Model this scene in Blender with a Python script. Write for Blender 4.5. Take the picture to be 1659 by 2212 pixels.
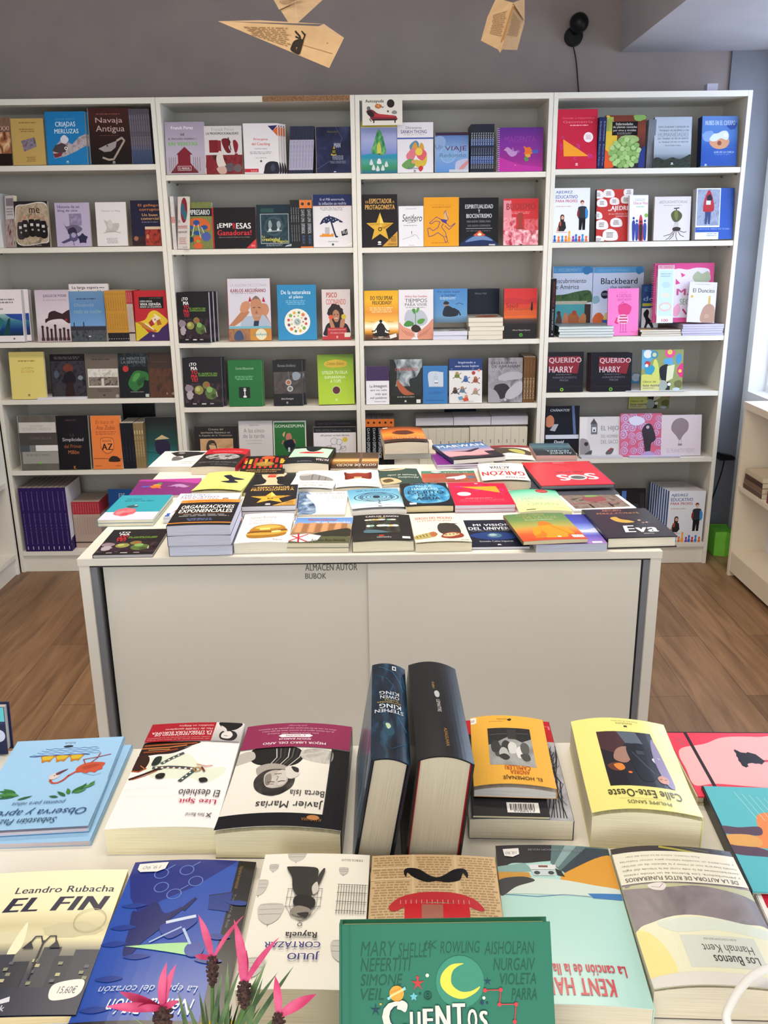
import bpy, bmesh, math, random
from mathutils import Matrix, Vector

for o in list(bpy.data.objects):
    bpy.data.objects.remove(o, do_unlink=True)
SC = bpy.context.scene
COL = SC.collection
random.seed(7)

# ------------------------------------------------------------------ camera, world, lights, exposure
FPX = 1900.0
CAM = Vector((0.88661, -3.85778, 1.45145))
PITCH, ROLL, YAW = 0.29683, -0.01265, 0.00271
def cam_basis():
    cy, sy, cp, sp = math.cos(YAW), math.sin(YAW), math.cos(PITCH), math.sin(PITCH)
    f = Vector((sy*cp, cy*cp, -sp)); rt = Vector((cy, -sy, 0)); up = rt.cross(f)
    cr, sr = math.cos(ROLL), math.sin(ROLL)
    return rt*cr+up*sr, up*cr-rt*sr, f
RT, UP, FW = cam_basis()
cd = bpy.data.cameras.new('camera'); cam = bpy.data.objects.new('camera', cd); COL.objects.link(cam)
cd.sensor_fit = 'VERTICAL'; cd.sensor_height = 36.0; cd.lens = FPX/2212*36.0; cd.clip_start = 0.02
m = Matrix.Identity(4)
for i in range(3):
    m[i][0], m[i][1], m[i][2], m[i][3] = RT[i], UP[i], -FW[i], CAM[i]
cam.matrix_world = m
SC.camera = cam

SC.view_settings.view_transform = 'Standard'
try: SC.view_settings.look = 'None'
except Exception: pass
SC.view_settings.gamma = 1.0
SC.view_settings.use_curve_mapping = False
SC.view_settings.exposure = 0.0

w = bpy.data.worlds.new('World'); SC.world = w; w.use_nodes = True
w.node_tree.nodes['Background'].inputs[0].default_value = (0.78, 0.90, 1.0, 1)
w.node_tree.nodes['Background'].inputs[1].default_value = 2.4

def area(name, loc, target, sx, sy, power, col, spread=180):
    l = bpy.data.lights.new(name, 'AREA'); l.shape = 'RECTANGLE'; l.size = sx; l.size_y = sy
    l.energy = power; l.color = col; l.spread = math.radians(spread)
    o = bpy.data.objects.new(name, l); COL.objects.link(o); o.location = loc
    o.rotation_euler = (Vector(target)-Vector(loc)).to_track_quat('-Z', 'Y').to_euler()
    return o
# ceiling strip lamps over the two tables, shop window behind the photographer, daylight outside the side window
area('ceiling_lamp_over_front_table', (0.75, -3.1, 2.84), (0.75, -2.9, 0), 1.8, 0.5, 9.0, (1.0, 0.90, 0.76), 110)
area('ceiling_lamp_over_cabinet', (0.9, -1.25, 2.84), (0.9, -1.15, 0), 2.6, 0.35, 36, (1.0, 0.89, 0.74), 112)
area('shop_window_daylight', (0.6, -6.6, 1.5), (0.9, 0, 0.7), 4.2, 2.0, 70, (1.0, 0.965, 0.89))
area('side_window_daylight', (2.95, -0.75, 1.6), (0.6, -0.9, 0.5), 1.7, 1.3, 32, (0.52, 0.68, 1.0))

# ------------------------------------------------------------------ pixel -> world helpers (frame 1659 x 2212)
def ray(px, py):
    return RT*((px-829.5)/FPX) - UP*((py-1106)/FPX) + FW
def on_z(px, py, z):
    d = ray(px, py); return CAM + d*((z-CAM.z)/d.z)
def on_y(px, py, y):
    d = ray(px, py); return CAM + d*((y-CAM.y)/d.y)
def on_x(px, py, x):
    d = ray(px, py); return CAM + d*((x-CAM.x)/d.x)
def proj(p):
    v = Vector(p)-CAM
    z = v.dot(FW); return 829.5+FPX*v.dot(RT)/z, 1106-FPX*v.dot(UP)/z
def at_depth(px, py, dist):
    return CAM + ray(px, py)*dist
def bis(fn, a, b):
    fa = fn(a)
    for _ in range(40):
        c = (a+b)/2; fc = fn(c)
        if (fc > 0) == (fa > 0): a = c
        else: b = c
    return (a+b)/2
def x_for(px, Y, z):
    return bis(lambda X: proj((X, Y, z))[0]-px, -3, 5)

# ------------------------------------------------------------------ materials
def lin(h):
    h = h.lstrip('#')
    o = []
    for i in (0, 2, 4):
        c = int(h[i:i+2], 16)/255
        o.append(c/12.92 if c <= 0.04045 else ((c+0.055)/1.055)**2.4)
    return (o[0], o[1], o[2], 1)
MATS = {}
def ramp(node, stops):
    e = node.color_ramp.elements
    stops = sorted(stops, key=lambda q: q[0])
    while len(e) > 1: e.remove(e[-1])
    e[0].position = stops[0][0]; e[0].color = lin(stops[0][1])
    for p, c in stops[1:]:
        q = e.new(min(1, p)); q.color = lin(c)
def bsdf(mat):
    return mat.node_tree.nodes['Principled BSDF']
def mat(spec, rough=0.42, name=None, spec_level=None, **kw):
    """'rrggbb' plain | 'g:c@y,c@y' printed blend down the cover | 'n:c,c,c:scale' mottled print"""
    key = (spec, rough, name)
    if key in MATS: return MATS[key]
    M_ = bpy.data.materials.new(name or 'print_'+spec.replace(':', '_').replace(',', '_')[:40])
    M_.use_nodes = True
    nt = M_.node_tree; b = bsdf(M_); b.inputs['Roughness'].default_value = rough
    b.inputs['Specular IOR Level'].default_value = 0.5 if rough < 0.31 else 0.18
    for k, v in kw.items(): b.inputs[k].default_value = v
    if spec[:2] == 'g:':
        uv = nt.nodes.new('ShaderNodeUVMap'); sp = nt.nodes.new('ShaderNodeSeparateXYZ'); rp = nt.nodes.new('ShaderNodeValToRGB')
        nt.links.new(uv.outputs[0], sp.inputs[0]); nt.links.new(sp.outputs[1], rp.inputs[0]); nt.links.new(rp.outputs[0], b.inputs[0])
        st = [s.split('@') for s in spec[2:].split(',')]
        ramp(rp, [(float(y)/100, c) for c, y in st])
    elif spec[:2] == 'n:':
        _, cs, sc = spec.split(':')
        cs = cs.split(',')
        uv = nt.nodes.new('ShaderNodeUVMap'); nz = nt.nodes.new('ShaderNodeTexNoise'); rp = nt.nodes.new('ShaderNodeValToRGB')
        nz.inputs['Scale'].default_value = float(sc); nz.inputs['Detail'].default_value = 3; nz.inputs['Distortion'].default_value = 0.6
        nt.links.new(uv.outputs[0], nz.inputs['Vector']); nt.links.new(nz.outputs[0], rp.inputs[0]); nt.links.new(rp.outputs[0], b.inputs[0])
        ramp(rp, [(0.3+0.4*i/(len(cs)-1), c) for i, c in enumerate(cs)])
    else:
        b.inputs[0].default_value = lin(spec)
    MATS[key] = M_
    return M_
def grain(name, c1, c2, scale, rough=0.5, coords='Object', lo=0.35, hi=0.65, detail=3):
    """two-tone procedural surface, noise stretched by scale (x,y,z)"""
    if name in MATS: return MATS[name]
    M_ = bpy.data.materials.new(name); M_.use_nodes = True; nt = M_.node_tree; b = bsdf(M_)
    b.inputs['Roughness'].default_value = rough
    tc = nt.nodes.new('ShaderNodeTexCoord'); mp = nt.nodes.new('ShaderNodeMapping'); nz = nt.nodes.new('ShaderNodeTexNoise'); rp = nt.nodes.new('ShaderNodeValToRGB')
    mp.inputs['Scale'].default_value = scale; nz.inputs['Scale'].default_value = 1; nz.inputs['Detail'].default_value = detail
    nt.links.new(tc.outputs[coords], mp.inputs[0]); nt.links.new(mp.outputs[0], nz.inputs['Vector'])
    nt.links.new(nz.outputs[0], rp.inputs[0]); nt.links.new(rp.outputs[0], b.inputs[0])
    e = rp.color_ramp.elements; e[0].position = lo; e[1].position = hi; e[0].color = lin(c1); e[1].color = lin(c2)
    MATS[name] = M_
    return M_
def pages_mat(c):
    r, g, b = [int(c[i:i+2], 16) for i in (0, 2, 4)]
    d = '%02x%02x%02x' % (int(r*.90), int(g*.89), int(b*.87))
    return grain('paper_edges_'+c, d, c, (12, 12, 1700), 0.8, lo=0.3, hi=0.6)

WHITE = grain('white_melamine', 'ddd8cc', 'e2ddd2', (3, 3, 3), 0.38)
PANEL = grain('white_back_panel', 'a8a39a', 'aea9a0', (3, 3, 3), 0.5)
DOORM = grain('cabinet_door_white', 'dcd7ca', 'e0dbcf', (2, 2, 2), 0.45)
STEEL = mat('8f949c', 0.35, 'grey_metal', Metallic=0.7)
DARKM = mat('3a3836', 0.6, 'dark_gap')
BLACKP = mat('131316', 0.38, 'black_plastic')

# ------------------------------------------------------------------ object helpers
def link(name, me, mats, parent=None):
    o = bpy.data.objects.new(name, me); COL.objects.link(o)
    for mm in (mats if isinstance(mats, (list, tuple)) else [mats]): me.materials.append(mm)
    if parent: o.parent = parent
    return o
def tag(o, label=None, cat=None, group=None, kind=None):
    if label: o['label'] = label
    if cat: o['category'] = cat
    if group: o['group'] = group
    if kind: o['kind'] = kind
    return o
def empty(name, label=None, cat=None, group=None, loc=(0, 0, 0)):
    o = bpy.data.objects.new(name, None); COL.objects.link(o); o.location = loc; o.empty_display_size = 0.05
    return tag(o, label, cat, group)
def bm_box(bm, x0, x1, y0, y1, z0, z1, mi=0):
    vs = [bm.verts.new((x, y, z)) for x in (x0, x1) for y in (y0, y1) for z in (z0, z1)]
    fs = []
    for q in ((0, 1, 3, 2), (4, 6, 7, 5), (0, 4, 5, 1), (2, 3, 7, 6), (0, 2, 6, 4), (1, 5, 7, 3)):
        f = bm.faces.new([vs[i] for i in q]); f.material_index = mi; fs.append(f)
    return vs
def done(bm, name, mats, parent=None, bevel=0, smooth=False, segs=2):
    if bevel: bmesh.ops.bevel(bm, geom=bm.edges[:], offset=bevel, segments=segs, affect='EDGES', clamp_overlap=True)
    bmesh.ops.recalc_face_normals(bm, faces=bm.faces[:])
    me = bpy.data.meshes.new(name); bm.to_mesh(me); bm.free()
    if smooth:
        for p in me.polygons: p.use_smooth = True
    return link(name, me, mats, parent)
def box(name, x0, x1, y0, y1, z0, z1, mt, parent=None, bevel=0.0):
    bm = bmesh.new(); bm_box(bm, x0, x1, y0, y1, z0, z1)
    return done(bm, name, mt, parent, bevel)
def tube(name, pts, r, mt, parent=None, res=4):
    cu = bpy.data.curves.new(name, 'CURVE'); cu.dimensions = '3D'; cu.bevel_depth = r; cu.bevel_resolution = res; cu.use_fill_caps = True
    s = cu.splines.new('NURBS'); s.points.add(len(pts)-1); s.use_endpoint_u = True; s.order_u = min(4, len(pts))
    for p, q in zip(s.points, pts): p.co = (q[0], q[1], q[2], 1)
    o = bpy.data.objects.new(name, cu)
    me = bpy.data.meshes.new_from_object(o); bpy.data.objects.remove(o); bpy.data.curves.remove(cu)
    for p in me.polygons: p.use_smooth = True
    me.materials.clear(); me.name = name
    return link(name, me, mt, parent)
def copy_tree(o, parent=None):
    kids = list(o.children)
    c = o.copy(); COL.objects.link(c)
    if parent: c.parent = parent
    for k in kids: copy_tree(k, c)
    return c

# ------------------------------------------------------------------ printed-cover language (x,y in % of the cover as seen, y downwards)
def R(x0, y0, x1, y1, c): return ('p', [(x0, y0), (x1, y0), (x1, y1), (x0, y1)], c)
def P(pts, c): return ('p', pts, c)
def E(cx, cy, rx, ry, c, n=20): return ('p', [(cx+rx*math.cos(2*math.pi*i/n), cy+ry*math.sin(2*math.pi*i/n)) for i in range(n)], c)
def C(cx, cy, r, c): return ('c', cx, cy, r, c)
def RING(cx, cy, r, w, c): return ('o', cx, cy, r, w, c)
def L(pts, wd, c): return ('l', pts, wd, c)
def T(x0, y0, x1, y1, s, c, b=0, i=0, rot=0): return ('t', x0, y0, x1, y1, s, c, b, i, rot)
def G(x0, y0, x1, y1, n, c): return ('k', x0, y0, x1, y1, n, c)
def STAR(cx, cy, r, c, k=0.42): return ('s', cx, cy, r, c, k)
def LOGO(x, y, c): return [E(x, y-1.2, 3.2, 1.2, c, 10), R(x-3.5, y+0.8, x+3.5, y+1.8, c)]
def BLOB(cx, cy, rx, ry, c, seed, n=18, j=0.25):
    rn = random.Random(seed)
    return ('p', [(cx+rx*(1-j*rn.random())*math.cos(2*math.pi*i/n), cy+ry*(1-j*rn.random())*math.sin(2*math.pi*i/n)) for i in range(n)], c)
def CURVE(pts, n=24):
    """smooth closed outline through points (Catmull-Rom)"""
    out = []; m_ = len(pts)
    k = max(2, n//m_)
    for i in range(m_):
        p0, p1, p2, p3 = pts[i-1], pts[i], pts[(i+1) % m_], pts[(i+2) % m_]
        for s in range(k):
            t = s/k
            out.append(tuple(0.5*((2*p1[a])+(-p0[a]+p2[a])*t+(2*p0[a]-5*p1[a]+4*p2[a]-p3[a])*t*t+(-p0[a]+3*p1[a]-3*p2[a]+p3[a])*t**3) for a in (0, 1)))
    return out
def S(pts, c, n=30): return ('p', CURVE(pts, n), c)
def LEAF(x, y, l, ang, wd, c, asp=.72):
    a = math.radians(ang); dx, dy = math.cos(a), -math.sin(a)*asp
    nx, ny = math.sin(a), math.cos(a)*asp
    return ('p', [(x+dx*l*t+nx*wd*k, y+dy*l*t+ny*wd*k) for t, k in ((0, 0), (.2, .6), (.45, .8), (.75, .5), (1, 0), (.75, -.4), (.45, -.75), (.2, -.6))], c)
def FLAT(ops):
    out = []
    for o in ops:
        if isinstance(o, list): out += FLAT(o)
        else: out.append(o)
    return out

TXT = {}
def text_geo(s, b, i):
    k = (s, b, i)
    if k in TXT: return TXT[k]
    cu = bpy.data.curves.new('txt', 'FONT'); cu.body = s; cu.resolution_u = 3; cu.space_character = 1+0.045*b; cu.shear = 0.22 if i else 0
    o = bpy.data.objects.new('txt', cu)
    me = bpy.data.meshes.new_from_object(o); bpy.data.objects.remove(o); bpy.data.curves.remove(cu)
    V = [tuple(v.co[:2]) for v in me.vertices]; F = [tuple(p.vertices) for p in me.polygons]
    bpy.data.meshes.remove(me)
    xs = [v[0] for v in V]; ys = [v[1] for v in V]
    TXT[k] = (V, F, min(xs), max(xs), min(ys), max(ys))
    return TXT[k]

def paint(bm, uvl, slots, art, w, h, z, flip=False, step=0.00004, ox=0.0, oy=0.0):
    """adds the printed shapes to bm in the plane z.. ; local x right, y up (top of the view = y h)"""
    def slot(c):
        if c not in slots: slots[c] = len(slots)
        return slots[c]
    def face(pts, zz, mi):
        vs = [bm.verts.new((ox+x*w/100, oy+h*(1-y/100), zz)) for x, y in pts]
        try: f = bm.faces.new(vs)
        except ValueError: return
        f.material_index = mi
        f.normal_update()
        if f.normal.z < 0: f.normal_flip()
        for lp in f.loops:
            lp[uvl].uv = ((lp.vert.co.x-ox)/w, 1-(lp.vert.co.y-oy)/h)
    rn = random.Random(3)
    asp = w/h
    def clipx(pts):
        return [(min(100, max(0, x)), min(100, max(0, y))) for x, y in pts]
    for n, op in enumerate(FLAT(art)):
        zz = z+step*(n+1); k = op[0]
        if k == 'p': face(clipx(op[1]), zz, slot(op[2]))
        elif k == 'c':
            _, cx, cy, r, c = op
            face(clipx([(cx+r*math.cos(a*math.pi/12), cy+r*asp*math.sin(a*math.pi/12)) for a in range(24)]), zz, slot(c))
        elif k == 's':
            _, cx, cy, r, c, kk = op
            face([(cx+(r if a % 2 == 0 else r*kk)*math.sin(a*math.pi/5), cy-(r if a % 2 == 0 else r*kk)*asp*math.cos(a*math.pi/5)) for a in range(10)], zz, slot(c))
        elif k in 'ol':
            if k == 'o':
                _, cx, cy, r, wd, c = op
                pts = [(cx+r*math.cos(a*math.pi/14), cy+r*asp*math.sin(a*math.pi/14)) for a in range(29)]
            else:
                _, pts, wd, c = op
            mi = slot(c)
            for a, b in zip(pts, pts[1:]):
                dx, dy = (b[0]-a[0]), (b[1]-a[1])/asp
                l = math.hypot(dx, dy) or 1
                nx, ny = -dy/l*wd/2, dx/l*wd/2*asp
                ex, ey = dx/l*wd*.2, dy/l*asp*wd*.2
                face(clipx([(a[0]+nx-ex, a[1]+ny-ey), (b[0]+nx+ex, b[1]+ny+ey), (b[0]-nx+ex, b[1]-ny+ey), (a[0]-nx-ex, a[1]-ny-ey)]), zz, mi)
        elif k == 'k':
            _, x0, y0, x1, y1, nl, c = op
            mi = slot(c); lh = (y1-y0)/nl
            for i in range(nl):
                x = x0 + rn.random()*(x1-x0)*.12; xe = x1 - rn.random()*(x1-x0)*.12
                while x < xe-1:
                    l = min(xe-x, (3+rn.random()*9)*(x1-x0)/60)
                    face([(x, y0+i*lh), (x+l, y0+i*lh), (x+l, y0+i*lh+lh*.55), (x, y0+i*lh+lh*.55)], zz, mi)
                    x += l+(x1-x0)*.03
        elif k == 't':
            _, x0, y0, x1, y1, s, c, b, it, rot = op
            V, F, a0, a1, b0, b1 = text_geo(s, b, it)
            mi = slot(c)
            bo = 0.016*b; a0, a1 = a0-bo, a1+bo
            for f, sh, up in [(f, sh, q) for q, sh in enumerate((-bo, bo) if b < 2 else (-bo, 0, bo)) for f in F] if b else [(f, 0, 0) for f in F]:
                pts = []
                for i in f:
                    u = (V[i][0]+sh-a0)/((a1-a0) or 1); v = 1-(V[i][1]-b0)/((b1-b0) or 1)
                    if rot == 90: u, v = 1-v, u
                    elif rot == 270: u, v = v, 1-u
                    if flip: u, v = 1-u, 1-v
                    pts.append((x0+u*(x1-x0), y0+v*(y1-y0)))
                face(pts, zz+up*step*.3, mi)

def bend_fn(w, h, arch, lift, peak=0.5):
    def f(x, y):
        u = x/w; v = y/h
        s = u/peak*0.5 if u < peak else 0.5+(u-peak)/(1-peak)*0.5
        a = arch*4*max(0, s*(1-s))
        return a + lift*max(0, 1-v*2.0)**2
    return f

def make_book(name, w, h, t, cover='ffffff', art=(), spine=None, spine_art=(), back=None, pages='e6dcc0',
              hard=False, arch=0.0, lift=0.0, peak=0.5, spine_side='L', flip=False, label=None, cat='book', group=None,
              rough=0.36, spiral=None, block=True, extra=()):
    root = empty(name, label, cat, group)
    spine = spine or (cover if cover[1:2] != ':' else 'dddddd'); back = back or spine
    oh = 0.003 if hard else 0.0
    ct = 0.0022 if hard else 0.00045
    x0, x1 = (0.0008, w-oh-0.0006) if spine_side == 'L' else (oh+0.0006, w-0.0008)
    bf = bend_fn(w, h, arch, lift, peak); bf0 = bend_fn(w, h, arch, 0, peak)
    bent = arch != 0 or lift != 0
    # page block
    if block:
        bm = bmesh.new(); bm_box(bm, x0, x1, oh+0.0004, h-oh-0.0004, ct, t-ct)
        if arch:
            for k in range(1, 10): bmesh.ops.bisect_plane(bm, geom=bm.verts[:]+bm.edges[:]+bm.faces[:], plane_co=(w*k/10, 0, 0), plane_no=(1, 0, 0))
            for v in bm.verts:
                if v.co.z > t/2: v.co.z += bf0(v.co.x, v.co.y)
        done(bm, 'page_block', pages_mat(pages), root)
    # front cover
    bm = bmesh.new(); uvl = bm.loops.layers.uv.new('UVMap'); slots = {cover: 0}
    bm_box(bm, 0, w, 0, h, t-ct, t)
    for f in bm.faces:
        for lp in f.loops: lp[uvl].uv = (lp.vert.co.x/w, 1-lp.vert.co.y/h)
    paint(bm, uvl, slots, art, w, h, t, flip)
    def shape(b_):
        if not bent: return
        nx = 12
        for k in range(1, nx): bmesh.ops.bisect_plane(b_, geom=b_.verts[:]+b_.edges[:]+b_.faces[:], plane_co=(w*k/nx, 0, 0), plane_no=(1, 0, 0))
        if lift:
            for k in range(1, 7): bmesh.ops.bisect_plane(b_, geom=b_.verts[:]+b_.edges[:]+b_.faces[:], plane_co=(0, h*k/12, 0), plane_no=(0, 1, 0))
        for v in b_.verts: v.co.z += bf(v.co.x, v.co.y)
    shape(bm)
    me = bpy.data.meshes.new('front_cover'); bm.to_mesh(me); bm.free()
    fc = link('front_cover', me, [mat(c, rough) for c in slots], root)
    for nm, ops in extra:                      # price stickers, paper bands: pieces of their own on the cover
        b3 = bmesh.new(); u3 = b3.loops.layers.uv.new('UVMap'); sl3 = {}
        paint(b3, u3, sl3, ops, w, h, t+0.00004*(len(FLAT(art))+3), flip)
        shape(b3)
        me = bpy.data.meshes.new(nm); b3.to_mesh(me); b3.free()
        link(nm, me, [mat(c, rough) for c in sl3], fc)
    # back cover and spine
    box('back_cover', 0, w, 0, h, 0, ct, mat(back, rough), root)
    bm = bmesh.new(); uvl = bm.loops.layers.uv.new('UVMap'); slots = {spine: 0}
    sx0, sx1 = (-0.0006, 0.0006) if spine_side == 'L' else (w-0.0006, w+0.0006)
    if hard: sx0, sx1 = sx0-(0.0014 if spine_side == 'L' else 0), sx1+(0.0014 if spine_side == 'R' else 0)
    bm_box(bm, sx0, sx1, 0, h, 0, t)
    for f in bm.faces:
        for lp in f.loops: lp[uvl].uv = (lp.vert.co.z/t, 1-lp.vert.co.y/h)
    if spine_art:
        b2 = bmesh.new(); u2 = b2.loops.layers.uv.new('UVMap')
        paint(b2, u2, slots, spine_art, t, h, 0, False)
        rot = Matrix(((0, 0, -1, sx0), (0, 1, 0, 0), (1, 0, 0, 0), (0, 0, 0, 1)))   # x(thickness)->z , z->-x
        b2.transform(rot)
        tmp = bpy.data.meshes.new('tmp'); b2.to_mesh(tmp); b2.free(); bm.from_mesh(tmp); bpy.data.meshes.remove(tmp)
    me = bpy.data.meshes.new('spine'); bm.to_mesh(me); bm.free()
    link('spine', me, [mat(c, rough) for c in slots], root)
    if spiral:
        bm = bmesh.new()
        n = int(h/0.0075)
        for i in range(n):
            y = (i+0.5)*h/n; pr = None; rr = t/2+0.003
            ring = []
            for a in range(9):
                an = 2*math.pi*a/8
                cx, cz = rr*math.cos(an)-0.001, t/2+rr*math.sin(an)
                ring.append([bm.verts.new((cx, y-0.0009, cz)), bm.verts.new((cx, y+0.0009, cz))])
            for a in range(8):
                try: bm.faces.new((ring[a][0], ring[a+1][0], ring[a+1][1], ring[a][1]))
                except ValueError: pass
        me = bpy.data.meshes.new('spiral_binding'); bm.to_mesh(me); bm.free()
        link('spiral_binding', me, mat(spiral, 0.35), root)
    return root

# ------------------------------------------------------------------ placing books
SHELF = [[1.771, 1.450, 1.057, 0.809, 0.487, 0.101], [1.728, 1.435, 1.047, 0.765, 0.492, 0.101],
         [1.724, 1.433, 1.046, 0.765, 0.487, 0.101], [1.732, 1.444, 1.051, 0.809, 0.509, 0.102]]
SIZES = []
def group_copies(root, n, d, label, grp):
    """n further copies of a thing, each shifted by the local vector d"""
    for k in range(1, n):
        c = copy_tree(root)
        c.matrix_world = root.matrix_basis @ Matrix.Translation(Vector(d)*k)
        c['label'] = label
        if grp: c['group'] = grp
def SB(u, row, xl, xr, yt, label, cover, art=(), t=0.014, lean=7, back=0.012, yaw=0, roll=0, z0=0.0, n=1, dx=0.003, nl=None, ng=None,
       name='paperback_book', flip=False, **kw):
    z = SHELF[u][row]+z0+0.0006; Y = back
    X0, X1 = x_for(xl, Y, z), x_for(xr, Y, z)
    w = (X1-X0)/max(0.3, math.cos(math.radians(yaw)))
    ln = math.radians(lean)
    h = bis(lambda q: proj(((X0+X1)/2, Y+q*math.sin(ln), z+q*math.cos(ln)))[1]-yt, 0.02, 0.6)
    SIZES.append((label[:40], round(w, 3), round(h, 3)))
    r = make_book(name, w, h, t, cover, art, label=label, flip=flip, **kw)
    # local x right, y up along the leaning cover, z towards the shop ; cover front (z=t) passes through plane Y
    M0 = Matrix.Translation((X0 if yaw >= 0 else X0, Y, z)) @ Matrix.Rotation(math.radians(yaw), 4, 'Z') @ Matrix.Rotation(math.pi/2-ln, 4, 'X') @ Matrix.Rotation(math.radians(roll), 4, 'Z') @ Matrix.Translation((0, 0, -t))
    r.matrix_world = M0; r.matrix_basis = M0
    # keep the lowest back edge on the board
    lowz = min((M0 @ Vector((x, 0, zz))).z for x in (0, w) for zz in (0, t))
    M0 = Matrix.Translation((0, 0, z-lowz)) @ M0; r.matrix_basis = M0
    if n > 1:
        grp = ng
        if n > 2 and not grp: grp = 'copies behind: '+label[:40]
        for k in range(1, n):
            c = copy_tree(r)
            c.matrix_basis = Matrix.Translation((dx*k, (t/math.cos(ln)+0.0008)*k, 0)) @ M0
            c['label'] = nl; 
            if grp: c['group'] = grp
    return r
def SR(u, row, xl, xr, yt, n, label, group, cover, spine_art=(), depth=0.135, back=0.02, roll=0, z0=0.0, lean=0, side=None, name='paperback_book', art=(), pages='d8d0c4', hard=False):
    """a row of n like books standing with their spines out"""
    z = SHELF[u][row]+z0+0.0006; Y = back
    X0, X1 = x_for(xl, Y, z), x_for(xr, Y, z)
    t = (X1-X0)/n
    ln = math.radians(lean)
    h = bis(lambda q: proj(((X0+X1)/2, Y+q*math.sin(ln), z+q*math.cos(ln)))[1]-yt, 0.02, 0.6)/max(.5, math.cos(math.radians(roll)))
    r = make_book(name, depth, h, t-0.0003, side or cover, art, spine=cover, spine_art=spine_art, back=side or cover, pages=pages, label=label, group=group if n > 1 else None, hard=hard)
    B0 = Matrix(((0, 0, 1, 0), (1, 0, 0, 0), (0, 1, 0, 0), (0, 0, 0, 1)))     # local x->Y(back), y->Z, z->X
    for k in range(n):
        M0 = Matrix.Translation((X0+t*k, Y, z)) @ Matrix.Rotation(-ln, 4, 'X') @ Matrix.Rotation(math.radians(roll), 4, 'Y') @ B0
        lz = min((M0 @ Vector((0, 0, zz))).z for zz in (0, t)); M0 = Matrix.Translation((0, 0, z-lz)) @ M0
        if k == 0: r.matrix_basis = M0
        else:
            c = copy_tree(r); c.matrix_basis = M0
    return r
def LS(u, row, xl, xr, yt, n, label, group, cover, art=(), length=0.2, back=0.0, z0=0.0, jit=0.004, pages='e8e4e0', top_label=None, name='paperback_book', seed=1, yb=None):
    """a lying pile of n books with the short page edges towards the shop"""
    z = SHELF[u][row]+z0+0.0006; Y = back
    X0, X1 = x_for(xl, Y, z), x_for(xr, Y, z)
    H = on_y((xl+xr)/2, yt, Y).z - z; t = H/n
    rn = random.Random(seed)
    r = make_book(name, X1-X0, length, t-0.0005, cover, art, pages=pages, label=label, group=group if n > 1 else None)
    for k in range(n):
        M0 = Matrix.Translation((X0+rn.uniform(-jit, jit), Y+rn.uniform(0, jit), z+t*k)) @ Matrix.Rotation(rn.uniform(-.01, .01), 4, 'Z')
        c = r if k == n-1 else copy_tree(r)
        c.matrix_basis = M0
    if top_label: r['label'] = top_label; 
    if top_label and 'group' in r: del r['group']
    return r
def FB(NL, NR, FR, FL, dy, label, cover, art=(), base=0.73, n=1, nl=None, ng=None, flip=False, name='paperback_book', jit=0.0, wl=None, tmax=None, **kw):
    """a book lying on a table: the four corners of its cover and the pixel height of its near edge"""
    zs = []
    for c in (NL, NR):
        b = on_z(c[0], c[1]+dy, base); d = ray(*c); s = (b.y-CAM.y)/d.y; zs.append(CAM.z+s*d.z)
    zt = sum(zs)/2
    if tmax: zt = min(zt, base+tmax)
    a, b, c, d = [on_z(q[0], q[1], zt) for q in (NL, NR, FR, FL)]
    ax = ((b-a)+(c-d))/2; ay = ((d-a)+(c-b))/2
    w, h = ax.length, ay.length
    ang = (math.atan2(ax.y, ax.x)+math.atan2(-ay.x, ay.y))/2
    if wl: w, h = wl
    ctr = (a+b+c+d)/4
    t = (zt-base)/n
    SIZES.append((label[:40], round(w, 3), round(h, 3), 't', round(t, 4), round(math.degrees(ang), 1)))
    r = make_book(name, w, h, t-0.0005, cover, art, label=label, flip=flip, spine_side='R' if flip else 'L', **kw)
    M0 = Matrix.Translation((ctr.x, ctr.y, base+0.0004)) @ Matrix.Rotation(ang, 4, 'Z') @ Matrix.Translation((-w/2, -h/2, 0))
    rn = random.Random(int(NL[0]))
    r.matrix_basis = Matrix.Translation((0, 0, t*(n-1))) @ M0
    for k in range(n-1):
        cc = copy_tree(r)
        cc.matrix_basis = Matrix.Translation((rn.uniform(-jit, jit), rn.uniform(-jit, jit), t*k)) @ M0
        cc['label'] = nl
        if n > 2: cc['group'] = ng or 'copies under: '+label[:40]
    return r

# ------------------------------------------------------------------ the room
def struct(o): return tag(o, kind='structure')
WALLP = grain('taupe_wall_paint', '867a78', '8c807c', (6, 6, 6), 0.9)
PALE = grain('white_wall_paint', 'd6d4d4', 'dcdada', (6, 6, 6), 0.9)
XL, XR, YB, YF = -1.13, 2.60, 0.285, -7.0
CZ = 2.90
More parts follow.
